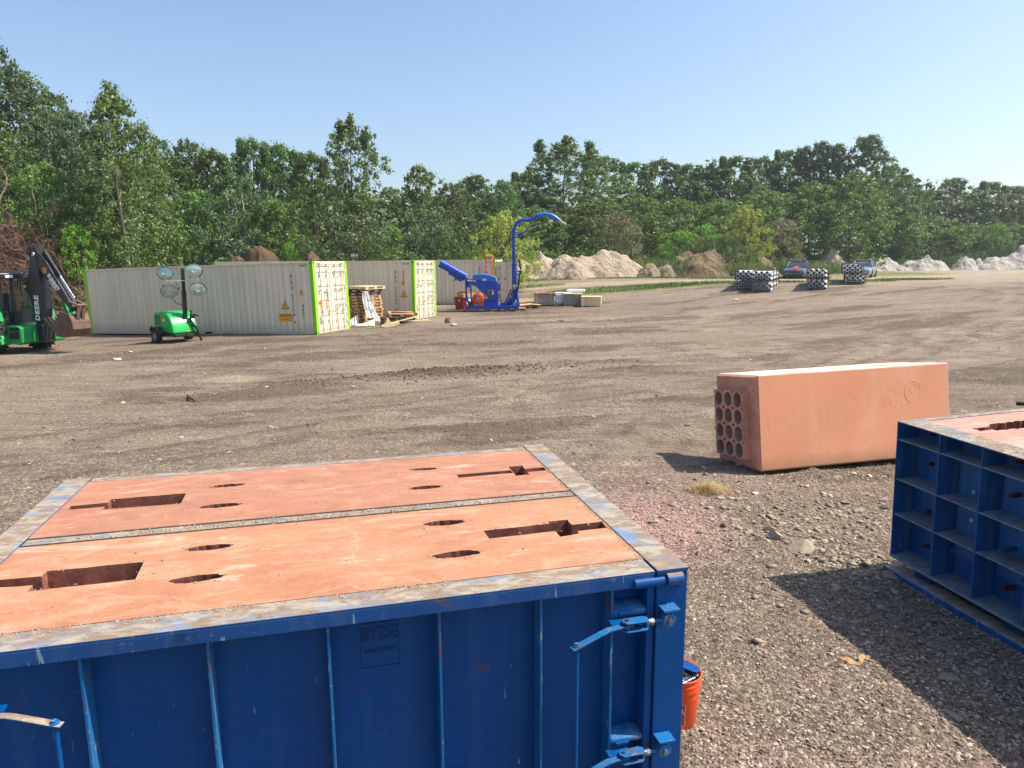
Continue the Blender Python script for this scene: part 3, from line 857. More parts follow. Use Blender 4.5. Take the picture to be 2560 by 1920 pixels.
# ------------------------------------------------------------------ the concrete cast in it
def jag(pts, step=.09, amp=.004, seed=0, close=True):
    g = random.Random(seed); out = []
    n = len(pts)
    for i in range(n):
        a = Vector(pts[i]).to_2d(); b_ = Vector(pts[(i + 1) % n]).to_2d()
        k = max(1, int((b_ - a).length / step))
        nn = Vector((-(b_ - a).y, (b_ - a).x)).normalized() if (b_ - a).length > 0 else Vector((0, 1))
        for j in range(k):
            p = a + (b_ - a) * (j / k) + nn * g.uniform(-amp, amp)
            out.append((p.x, p.y))
    return out
def oval(cx, cy, rx, ry, n=36, seed=0, rot=0):
    g = random.Random(seed); o = []
    for i in range(n):
        w = 2 * math.pi * i / n; k = 1 + g.uniform(-.11, .09)
        x, y = rx * math.cos(w) * k, ry * math.sin(w) * k
        o.append((cx + x * math.cos(rot) - y * math.sin(rot), cy + x * math.sin(rot) + y * math.cos(rot)))
    return o
def cast_block(y0, y1, mt, label, seed):
    b = MB(); b.box(-3.764, -.1865, y0, y1, .5, HF - .001)
    o = b.build('concrete_block', [mt, M_pocket], mat=NF, label=label, cat='concrete block', group='concrete blocks cast in the nearest form')
    dy = y0 - .125
    P = []
    zt = HF + .05
    def pocket(poly, depth):
        c = MB(); c.prism(poly, HF - depth, zt, axis='z'); return c
    k = 1.0 if seed == 1 else 1.0
    if seed == 1:
        dims = [(jag([(-3.48, .585), (-2.965, .592), (-2.975, .832), (-3.475, .838)], seed=1), .17), (jag([(-3.737, .68), (-3.46, .66), (-3.46, .775), (-3.737, .785)], seed=2), .12),
                (jag([(-.98, .645), (-.54, .655), (-.54, .785), (-.985, .782)], seed=3), .14), (jag([(-.545, .56), (-.415, .575), (-.405, .83), (-.54, .825)], seed=4, step=.05), .26),
                (jag([(-.43, .615), (-.205, .62), (-.2, .735), (-.425, .73)], seed=5), .15),
                (oval(-2.64, .955, .135, .042, seed=1), .10), (oval(-2.645, .515, .14, .045, seed=2, rot=.03), .10),
                (oval(-1.205, .985, .135, .045, seed=3, rot=-.04), .10), (oval(-1.215, .465, .145, .045, seed=4), .10)]
    else:
        dims = [(jag([(-3.47, 1.868), (-2.963, 1.862), (-2.968, 2.10), (-3.475, 2.096)], seed=6), .19), (jag([(-3.70, 1.93), (-3.45, 1.935), (-3.45, 2.02), (-3.71, 2.01)], seed=7), .12),
                (jag([(-.935, 1.93), (-.49, 1.94), (-.49, 2.02), (-.94, 2.015)], seed=8), .12), (jag([(-.485, 1.86), (-.37, 1.865), (-.36, 2.12), (-.48, 2.12)], seed=9, step=.05), .20),
                (jag([(-.38, 1.93), (-.1955 - .01, 1.94), (-.2, 2.03), (-.38, 2.02)], seed=10), .12),
                (oval(-2.70, 2.212, .13, .036, seed=5), .09), (oval(-2.68, 1.737, .14, .042, seed=6), .10),
                (oval(-1.17, 2.24, .12, .03, seed=7, rot=-.1), .08), (oval(-1.225, 1.757, .13, .04, seed=8), .09)]
    for poly, d in dims:
        cut(o, pocket(poly, d))
    me = o.data
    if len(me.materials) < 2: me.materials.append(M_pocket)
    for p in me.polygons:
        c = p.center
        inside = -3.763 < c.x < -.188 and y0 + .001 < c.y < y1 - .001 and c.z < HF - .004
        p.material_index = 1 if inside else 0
    # a pipe stub seen inside the deep pocket
    return o
blk1 = cast_block(.125, 1.258, M_conc_near, 'pale salmon concrete block filling the near half of the closest form', 1)
blk2 = cast_block(1.392, 2.594, M_conc_far, 'redder salmon concrete block filling the far half of the closest form', 2)
# crumbs lying on the rim, in the divider and on the blocks
def crumbs(name, x, y, z, r, seed, **k):
    o = stones(name, x, y, z, r, M_crumb, seed=seed, flat=.8, **k); o.matrix_world = NF; return o
n = 3000
x = -rng.uniform(.2, 3.75, n); y = 1.325 + rng.normal(0, .03, n)
keep = rng.random(n) < np.clip(1.2 - np.abs(x + 2.0) / 1.9, .12, 1); x, y = x[keep], y[keep]
crumbs('divider_debris', x, y, np.full(len(x), HF - .004), .0028 + .008 * rng.random(len(x)) ** 3, 11, label='line of concrete crumbs lying on the strip between the two cast blocks', cat='debris', kind='stuff')
n = 1500
x = -rng.uniform(.2, 3.75, n); x = x[vnoise(x * 5, x * 0, 91) > .35]; n = len(x); y = .113 + rng.normal(0, .009, n) - .06 * (rng.random(n) ** 6)
crumbs('rim_debris', x, y, np.full(n, HF), .002 + .006 * rng.random(n) ** 3, 12, label='crumbs of concrete along the inner edge of the front rim', cat='debris', kind='stuff')
n = 500
x = -rng.uniform(.25, 3.7, n); y = np.where(rng.random(n) < .5, rng.uniform(.16, 1.25, n), rng.uniform(1.42, 2.55, n))
crumbs('block_debris', x, y, np.full(n, HF), .0018 + .009 * rng.random(n) ** 7, 13, label='scattered specks and small stones on top of the two cast blocks', cat='debris', kind='stuff')
xs_, ys_ = [], []
for cx, cy, rx, ry in ((2.64, .955, .15, .05), (2.645, .515, .16, .055), (1.205, .985, .15, .055), (1.215, .465, .16, .055), (2.70, 2.212, .14, .045), (2.68, 1.737, .15, .05), (1.17, 2.24, .13, .04), (1.225, 1.757, .14, .05), (3.2, .59, .25, .01), (3.2, .84, .25, .01), (3.2, 1.86, .25, .01), (.75, .64, .22, .01), (.75, .80, .22, .01)):
    for _ in range(38):
        a_ = rng.uniform(0, 6.28); k_ = rng.normal(1.05, .08); xs_.append(-cx + rx * k_ * math.cos(a_)); ys_.append(cy + ry * k_ * math.sin(a_) + rng.normal(0, .006))
crumbs('pocket_debris', np.array(xs_), np.array(ys_), np.full(len(xs_), HF), .0015 + .006 * rng.random(len(xs_)) ** 4, 15, label='chips of concrete round the rims of the recesses in the cast blocks', cat='debris', kind='stuff')
n = 900
x = -.19 + rng.normal(0, .012, n); y = rng.uniform(.1, 2.6, n)
crumbs('end_debris', x, y, np.full(n, HF), .002 + .005 * rng.random(n) ** 3, 14, label='grit along the inner edge of the end plate on the nearest form', cat='debris', kind='stuff')

# ================================================================== right-hand steel form
def rotm(a, b_, c):
    return (Matrix.Rotation(a, 4, 'Z') @ Matrix.Rotation(b_, 4, 'Y') @ Matrix.Rotation(c, 4, 'X'))
RF = Matrix.Translation((3.816, 6.859, 1.311)) @ rotm(.204, -.039, .002) @ Matrix.Translation((0, 0, -1.409))
HR = 1.409
form2 = empty('steel_form', mat=RF, label='blue steel casting form at the right, showing waffle ribs and pin sockets', cat='steel form', group='blue steel casting forms')
b = MB(); b.box(.245, .257, -4.0, -.013, .0, HR - .0125); b.build('side_panel', M_blue_dusty, form2)
b = MB(); b.box(0, .2585, -4.0, 0, HR - .012, HR); b.box(0, 2.72, -.2, -.24 + .245, HR - .0125, HR - .0005) if False else None
b.box(.259, 2.72, -.085, 0, HR - .012, HR)
b.box(2.6, 2.72, -4.0, -.085, HR - .012, HR)
b.build('top_flange', M_blue_top, form2, bevel=.004)
b = MB(); b.box(.0, .2445, -.012, 0, 0.0, HR - .0125); b.build('corner_plate', M_blue_dusty, form2, bevel=.003)
b = MB(); b.box(.2455, 2.72, -.0125, -.0005, 0.0, HR - .0125); b.box(2.708, 2.72, -4, -.013, 0, HR - .0125); b.build('back_panel', M_blue_dusty, form2)
YR = [-.533, -1.0, -1.50, -2.0, -2.5, -3.0, -3.5]
ZR = [.452, .818, 1.226]
for y in YR:
    b = MB(); b.box(.001, .244, y - .006, y + .006, .0125, HR - .0125); b.build('rib', M_blue_dusty, form2, bevel=.002)
edges_y = [-.0125] + YR + [-4.0]
for z in ZR:
    for y1, y0 in zip(edges_y[:-1], edges_y[1:]):
        b = MB(); b.box(.002, .244, y0 + .0065, y1 - .0065, z - .006, z + .006); b.build('shelf', M_ledge, form2, bevel=.002)
b = MB(); b.box(-.01, .2445, -4.0, -.0, -.012, .012); b.build('bottom_flange', M_ledge, form2, bevel=.003)
# backing plates behind the bolts
for y0, y1 in ((-.525, -.34), (-.99, -.545), (-1.30, -1.01), (-1.99, -1.72)):
    b = MB(); b.box(.236, .2445, y0, y1, .22, 1.21); b.build('backing_plate', M_blue_plate, form2, bevel=.002)
def bolt(y, z):
    b = MB(); b.cyl((.235, y, z), (.214, y, z), .018, 12); b.cyl((.214, y, z), (.209, y, z), .013, 12); b.build('bolt', M_galv, form2, smooth=40)
for y in (-.465, -.732, -.965):
    for z in (1.157, .888, .618, .347): bolt(y, z)
for y in (-1.75, -1.93):
    for z in (1.15, .888, .618, .347): bolt(y, z)
def socket(y, z, red, L=.15):
    b = MB(); b.ring((.244, y, z), (.244 - L, y, z), .022, .013, 16); b.build('pin_socket', [M_redpipe if red else M_blue_dusty], form2, smooth=40)
for y, z, r_, L in ((-.209, 1.304, 1, .05), (-.211, 1.003, 1, .04), (-.211, .514, 1, .04), (-.221, .154, 1, .05), (-1.181, 1.309, 1, .08), (-1.179, 1.013, 1, .10),
                 (-1.181, .53, 0, .16), (-1.197, .179, 1, .13), (-1.42, 1.20, 0, .16), (-1.44, .95, 1, .1), (-1.42, .50, 1, .14), (-1.40, .36, 0, .15), (-1.43, .12, 0, .17)):
    socket(y, z, r_, L)
# skids and legs
for x0 in (-.04, 1.3, 2.5):
    b = MB(); b.box(x0, x0 + .17, -4.1, .05, -.235, -.125); b.build('skid', M_blue_top, form2, bevel=.012)
for y in (-.36, -1.36, -2.4, -3.4):
    b = MB(); b.box(.07, .22, y - .1, y + .1, -.124, -.0125); b.box(.22, 2.7, y - .05, y + .05, -.124, -.0125); b.build('cross_beam', M_blue_dark, form2, bevel=.004)
b = MB(); b.box(.26, 2.6, -3.9, -.09, HR - .5, HR - .006)
blk3 = b.build('concrete_block', [M_conc_pink, M_pocket], mat=RF, label='pink concrete block with ragged top slot cast in the right-hand form', cat='concrete block')
for poly, d in ((jag([(.40, -.56), (.62, -.55), (.62, -.47), (.42, -.46)], .02, .008, 31), .06), (jag([(.55, -.60), (1.05, -.62), (1.1, -.38), (.70, -.39), (.6, -.46)], .03, .016, 33), .12),
                (oval(1.2, -1.1, .05, .13, seed=21), .1), (oval(.8, -2.2, .05, .13, seed=22), .1)):
    c = MB(); c.prism(poly, HR - d, HR + .05, axis='z'); cut(blk3, c)
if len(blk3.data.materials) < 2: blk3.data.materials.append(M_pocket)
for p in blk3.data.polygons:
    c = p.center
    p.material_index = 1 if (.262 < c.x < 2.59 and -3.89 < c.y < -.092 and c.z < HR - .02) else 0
b = MB(); b.cyl((1.50, .10, HR + .03), (1.60, .02, HR + .03), .022, 16); b.cyl((1.585, .03, HR + .03), (1.9, -.2, HR + .03), .014, 14)
b.build('hinge_pin', M_black, form2, smooth=40)
n = 2600
x = .13 + rng.normal(0, .07, n); y = -rng.uniform(0, 3, n); k = (x > .01) & (x < .26); x, y = x[k], y[k]
o = stones('rim_debris', x, y, np.full(len(x), HR), .002 + .006 * rng.random(len(x)) ** 3, M_crumb, seed=17, label='tan crumbs scattered on the rim of the right-hand form', cat='debris', kind='stuff'); o.matrix_world = RF
b = MB(); b.prism(jag([(2.0, .02), (2.35, .1), (2.6, -.05), (2.3, -.12)], .05, .02, 5), 0, .03, axis='z')

# ================================================================== tilted duct-bank block
L_, W_, H_ = 3.34, 1.22, 1.448
TB = Matrix.Translation((3.683, 10.219, -.242)) @ rotm(.206, -.023, -.133)
blk = empty('duct_block', mat=TB, label='long orange concrete duct block lying tilted on the soil, twelve round bores in its end', cat='concrete block')
ch = .035
b = MB()
prof = [(0, ch * .6), (ch * .6, 0), (W_ - .02, 0), (W_, .02), (W_, H_ - .02), (W_ - .02, H_), (.012, H_), (0, H_ - .012)]   # (y,z) section
n = len(prof)
b.prism(prof, .045, L_, axis='x')
o = b.build('body', M_conc_block, blk, bevel=.006)
b = MB(); inner = [(.035, .05), (W_ - .03, .05), (W_ - .03, H_ - .03), (.035, H_ - .03)]
b.add([(0, y, z) for y, z in inner] + [(.0449, y, z) for y, z in ((0.004, .02), (W_ - .003, .004), (W_ - .003, H_ - .004), (0.003, H_ - .004))],
      [(0, 1, 2, 3), (0, 4, 5, 1), (1, 5, 6, 2), (2, 6, 7, 3), (3, 7, 4, 0)])
endp = b.build('end_face', M_conc_end, blk)
for y, z in ((.075, 1.22), (.075, .86), (.075, .48), (.075, .14), (1.16, 1.25), (1.16, .2)):
    c = MB(); c.cyl((-.003, y, z), (-.0005, y, z), .012, 12); c.build('socket_hole', M_black, blk)
# raised panel with 4 x 3 bores: a plate of square cells each bridged to a circle, with bore walls
y0, y1, z0, z1 = .21, 1.08, .16, 1.20
cy = (y1 - y0) / 3; cz = (z1 - z0) / 4; rr_ = .114; K = 24
pm = MB(); hm = MB()
for i in range(3):
    for j in range(4):
        yc = y0 + cy * (i + .5); zc = z0 + cz * (j + .5) + .0
        sq = []; ci = []
        for k in range(K):
            w = 2 * math.pi * (k + .5) / K
            c_, s_ = math.cos(w), math.sin(w)
            m_ = max(abs(c_), abs(s_))
            sq.append((-.115, yc + c_ / m_ * cy / 2, zc + s_ / m_ * cz / 2)); ci.append((-.115, yc + c_ * rr_, zc + s_ * rr_))
        pm.add(sq + ci, [(k, (k + 1) % K, K + (k + 1) % K, K + k) for k in range(K)])
        h_ = MB(); vs = ci + [(.5, y, z) for _, y, z in ci]
        h_.add(vs, [(k, (k + 1) % K, K + (k + 1) % K, K + k) for k in range(K)] + [tuple(range(K, 2 * K))])
        h_.build('bore', M_conc_hole, blk, smooth=60)
pm.add([(-.115, y0, z0), (-.115, y1, z0), (-.115, y1, z1), (-.115, y0, z1), (.0, y0 - .008, z0 - .008), (.0, y1 + .008, z0 - .008), (.0, y1 + .008, z1 + .008), (.0, y0 - .008, z1 + .008)],
       [(0, 4, 5, 1), (1, 5, 6, 2), (2, 6, 7, 3), (3, 7, 4, 0)])
pm.build('bore_panel', M_conc_end, blk)
endp2 = [f for f in ()]
# scratched writing on the long face
M_scr = simple('scratch_mark', hexv('#d18e6b'), .9, bump=0)
sc_x, sc_z = 2.62, .98
text_on('E/4"', .17, M_scr, (sc_x - .3, -.0004, 1.07), (1, 0, .03), (0, 0, 1), blk, depth=.0002, name='scratched_writing', sx=.9, bold=-.006)
text_on('Q3250', .19, M_scr, (sc_x - .28, -.0004, .86), (1, 0, -.25), (.2, 0, 1), blk, depth=.0002, name='scratched_writing', spacing=1.1, bold=-.006)
def ringmark(cx, cz_, r):
    b = MB()
    pts = [(cx + r * math.cos(w), -.0012, cz_ + r * 1.1 * math.sin(w)) for w in np.linspace(.2, 6.0, 30)]
    b.tube(pts, .0013, 4); b.build('scratched_ring', M_conc_block, blk)
ringmark(sc_x + .06, 1.03, .15); ringmark(sc_x + .07, 1.08, .06)

# ================================================================== bucket of pins
M_bucket = simple('orange_plastic', hexv('#f4511c'), .38, var=.1, sc=4, dirt=hexv('#c9764e'), damt=.35, bump=.03, spec=.5)
M_white = simple('white_paint', hexv('#e3e0da'), .5, var=.05, bump=.0)
M_logo = simple('red_label', hexv('#c9341a'), .45, var=.08, bump=.0)
BL = (1.150, 4.53, ground_at(1.15, 4.53) + .004)
BZ = R(200)
bucket = empty('bucket', loc=BL, label='orange plastic bucket full of steel pins and plates behind the corner of the nearest form', cat='bucket')
b = MB()
pr = [(.0005, 0), (.126, 0), (.131, .006), (.145, .245), (.150, .262), (.150, .270), (.157, .272), (.158, .292), (.151, .294), (.151, .302), (.158, .304), (.159, .326), (.152, .328), (.153, .352), (.160, .354), (.161, .368), (.155, .370), (.149, .366), (.146, .25), (.127, .012), (.0005, .01)]
b.lathe(pr, 48); b.build('shell', M_bucket, bucket, smooth=50)
def bwrap(a0):
    def f(co):
        z = co.y; r = .1312 + (.145 - .131) * (z - .006) / .239 + .0006 + co.z
        w = a0 + co.x / .138
        return Vector((r * math.cos(w), r * math.sin(w), z))
    return f
a0 = R(-113)
def bquad(x0, x1, z0, z1, off, mt, nm):
    b = MB(); K = 16; f = bwrap(a0); vs = []
    for k in range(K + 1):
        x = x0 + (x1 - x0) * k / K
        vs += [tuple(f(Vector((x, z0, off)))), tuple(f(Vector((x, z1, off))))]
    b.add(vs, [(2 * k, 2 * k + 2, 2 * k + 3, 2 * k + 1) for k in range(K)]); b.build(nm, mt, bucket, smooth=60)
bquad(-.078, .078, .030, .196, .0004, M_white, 'label_border'); bquad(-.075, .075, .033, .193, .0009, M_logo, 'label_panel')
for s_, off, sz in (('THE', .068, .024), ('HOME', .026, .060), ('DEPOT', -.026, .052)):
    an = R(42)
    Mx = Matrix.Translation((-math.sin(an) * off, .113 + math.cos(an) * off, 0)) @ Matrix.Rotation(an, 4, 'Z')
    text_mesh(s_, sz, M_white, name='label_lettering', depth=.0002, parent=bucket, M=Mx @ Matrix.Translation((0, 0, .0014)), bend=bwrap(a0), bold=.0012, sx=.9)
b = MB()
b.tube([(.157 * math.cos(w), .157 * math.sin(w), .30 - .19 * math.sin((w - R(-10)) / R(180) * math.pi) * .9) for w in np.linspace(R(-10), R(170), 22)], .0022, 6)
b.build('handle', M_steel, bucket, smooth=60)
def plate(name, pts_len, w, M, holes, label):
    L = pts_len; b = MB(); poly = []
    for k in range(13):
        a = math.pi / 2 - math.pi * k / 12; poly.append((L / 2 + w / 2 * math.cos(a), w / 2 * math.sin(a)))
    poly += [(-L / 2, -w / 2), (-L / 2, w / 2)]
    b.prism(poly, -.005, .005, axis='z')
    o = b.build(name, M_blue, mat=M, label=label, cat='steel plate', group='blue lever plates in the bucket', bevel=.0015)
    for hx, hr in holes:
        c = MB(); c.cyl((hx, 0, .0054), (hx, 0, .0058), hr, 18); c.build('hole', M_black, o)
top = Vector(BL) + Vector((0, 0, .385))
plate('steel_plate', .26, .085, Matrix.Translation(top + Vector((-.0, .06, .012))) @ Matrix.Rotation(R(-38), 4, 'Z') @ Matrix.Rotation(R(3), 4, 'Y'), [(.14, .006), (-.03, .016)], 'blue steel plate with round end lying across the top of the bucket')
plate('steel_plate', .24, .10, Matrix.Translation(top + Vector((-.045, .0, -.006))) @ Matrix.Rotation(R(18), 4, 'Z') @ Matrix.Rotation(R(-3), 4, 'X'), [(.0, .02)], 'blue steel plate tucked under the other plate on the bucket')
for i, (dx, dy, dz, a, L, lb) in enumerate(((.045, -.05, .335, 12, .13, 'bright steel pin lying uppermost in the bucket'), (.03, -.085, .325, 30, .12, 'grey steel pin near the front rim of the bucket'), (-.03, -.06, .33, -8, .12, 'steel pin against the form side of the bucket'), (-.05, -.10, .322, 20, .10, 'short steel pin lowest at the front left of the bucket'))):
    M = Matrix.Translation(Vector(BL) + Vector((dx, dy, dz))) @ Matrix.Rotation(R(a), 4, 'Z')
    b = MB(); b.cyl((-L / 2, 0, 0), (L / 2, 0, .01), .0105, 12); b.cyl((L / 2 - .004, 0, .01), (L / 2 + .02, 0, .012), .0155, 12)
    b.build('steel_pin', M_steel, mat=M, smooth=40, label=lb, cat='steel pin', group='pins in the bucket')
b = MB(); b.cyl(Vector(BL) + Vector((0, 0, .2)), Vector(BL) + Vector((0, 0, .30)), .135, 24)
b.build('dark_fill', M_black, label='dark jumble of hardware below the pins in the bucket', cat='hardware', kind='stuff')

# ------------------------------------------------------------------ small litter
def ribbon(name, pts, w, mt, label, cat, th=.003, group=None):
    b = MB()
    for i in range(len(pts) - 1):
        b.beam(pts[i], pts[i + 1], w, th)
    return b.build(name, mt, label=label, cat=cat, group=group)
M_leaf_dry = simple('dry_leaf', hexv('#b58a58'), .8, sc=20, dirt=hexv('#6d4a2c'), damt=.5)
g0 = -.305
b = MB(); pts = [(2.63, 5.27, g0 + .02), (2.68, 5.22, g0 + .035), (2.73, 5.18, g0 + .012), (2.77, 5.19, g0 + .03), (2.80, 5.25, g0 + .05), (2.84, 5.25, g0 + .035), (2.87, 5.21, g0 + .012)]
wd = [.012, .028, .02, .014, .02, .016, .006]
for i in range(len(pts) - 1):
    p, q = Vector(pts[i]), Vector(pts[i + 1]); d = (q - p).cross(Vector((0, 0, 1))).normalized(); up_ = Vector((0, 0, .012))
    b.quad(p - d * wd[i] / 1 + up_, p + d * wd[i], q + d * wd[i + 1], q - d * wd[i + 1] + up_)
b.build('curled_leaf', M_leaf_dry, label='curled dry brown leaf at the edge of the right-hand form shadow', cat='leaf')
M_stick = simple('stick', hexv('#8f6d49'), .9, sc=20); M_stick_d = simple('dark_stick', hexv('#4a3a2c'), .9, sc=20); M_stick_p = simple('pale_stick', hexv('#c7b193'), .9, sc=20)
def stick(x0, y0, x1, y1, r, mt, lb):
    z0 = ground_at(x0, y0); z1 = ground_at(x1, y1); xm, ym = (x0 + x1) / 2, (y0 + y1) / 2
    b = MB(); b.tube([(x0, y0, z0 + r), (xm + (y1 - y0) * .06, ym - (x1 - x0) * .06, (z0 + z1) / 2 + r * 1.6), (x1, y1, z1 + r)], [r * .7, r, r * .5], 6)
    b.build('stick', mt, label=lb, cat='stick', smooth=60)
stick(2.09, 4.10, 2.23, 4.09, .006, M_stick, 'brown stick lying on the gravel at the bottom of the picture')
stick(1.99, 5.32, 2.09, 5.29, .008, M_stick_d, 'short dark stick on the gravel beyond the bucket')
stick(-7.35, 15.8, -7.0, 15.4, .03, M_stick_d, 'dark bent stick lying in the left of the bare yard')
stick(-4.66, 15.82, -4.24, 15.9, .014, M_stick_p, 'pale thin stick lying in the middle of the bare yard')
# dry grass clump
M_straw = simple('dry_grass', hexv('#b59a63'), .9, sc=30, var=.4)
g = random.Random(5); V = []; Fq = []
for i in range(1500):
    cx, cy = g.gauss(2.72, .13), g.gauss(9.46, .09)
    a = g.uniform(0, 6.28); L = g.uniform(.04, .16); el_ = g.uniform(.05, 1.0); z = ground_at(2.7, 9.45) + g.uniform(0, .06) * math.exp(-((cx - 2.75) / .12) ** 2)
    p = Vector((cx, cy, z)); q = p + Vector((math.cos(a) * math.cos(el_), math.sin(a) * math.cos(el_), math.sin(el_) * .7)) * L
    w = Vector((-math.sin(a), math.cos(a), .3)) * .0022; k = len(V)
    V += [p - w, p + w, q + w * .3, q - w * .3]; Fq.append((k, k + 1, k + 2, k + 3))
mesh_obj('dry_grass_clump', fast_mesh('dry_grass_clump', [tuple(v) for v in V], Fq, M_straw), label='clump of dry straw-coloured grass on the ground in front of the tilted block', cat='dry grass')
# ================================================================== shipping containers
def paint(name, c, **k): return simple(name, hexv(c), k.pop('rough', .5), **k)
def cream():
    t = NT('cream_paint'); c = t.mix(t.noise(.6, 4), hexv('#dccfb2'), hexv('#e3d8be'))
    st = t.noise(2.6, 6, .7, t.scale((1, 1, .10)))
    c = t.mix(t.math('MULTIPLY', t.ramp(st, [(.48, 0), (.72, 1)]), .35), c, hexv('#a2957f'))
    sx = t.n.new('ShaderNodeSeparateXYZ'); t.lk(t.co, sx.inputs[0])
    lo = t.ramp(t.math('ADD', sx.outputs[2], t.math('MULTIPLY', t.noise(2, 6, .7), .5)), [(.30, .5), (.75, 0)])
    c = t.mix(lo, c, hexv('#8f8271'))
    c = t.mix(t.ramp(t.noise(3.5, 8, .8), [(.70, 0), (.75, .7)]), c, hexv('#8a5a3c'))
    t.col(c); t.rough(.5); t.bump(t.noise(3, 4), .12, .02); return t.mat
M_cream = cream()
M_green = paint('lime_green_paint', '#86c81c', sc=1.5, var=.06, dirt=hexv('#6b8f2c'), damt=.25, bump=.03)
M_rod = paint('grey_rod', '#a8a498', sc=4, var=.1, rough=.45)
M_dark = paint('dark_gap', '#1b1b1b', sc=5, bump=.0, rough=.8)
M_blackp = paint('black_print', '#2b2a28', bump=.0, rough=.6)
M_yellow = paint('warning_yellow', '#f0a914', bump=.0, var=.05)
M_paper = paint('white_label', '#dfe3e4', bump=.0, var=.04)
M_bluep = paint('blue_print', '#4d86a8', bump=.0)
M_redp = paint('red_plastic', '#d9402c', bump=.0)
M_greyv = paint('grey_vent', '#8b8f92', bump=.0)
CL, CW, CHT = 12.19, 2.438, 2.896
def corr(x0, x1, pitch=.28, d=.042):
    """corrugation outline from x0 to x1: list of (x, depth)"""
    out = []; x = x0
    while x < x1 - 1e-6:
        for f, dd in ((0, 0), (.26, 0), (.5, d), (.76, d)):
            if x + f * pitch < x1: out.append((x + f * pitch, dd))
        x += pitch
    out.append((x1, 0)); return out
def side_sheet(y, sgn, x0, x1, z0, z1):
    b = MB(); pr = corr(x0, x1)
    vs = [(x, y + sgn * d, z) for x, d in pr for z in (z0, z1)]
    return b.add(vs, [(2 * i, 2 * i + 2, 2 * i + 3, 2 * i + 1) for i in range(len(pr) - 1)])
def glyphs_vertical(par, body, x, ztop, step, size, m, yy=-.002):
    for i, ch in enumerate(body):
        if ch != ' ': text_on(ch, size, m, (x, yy, ztop - step * i), (1, 0, 0), (0, 0, 1), par, depth=.0008, name='side_marking', bold=.006)
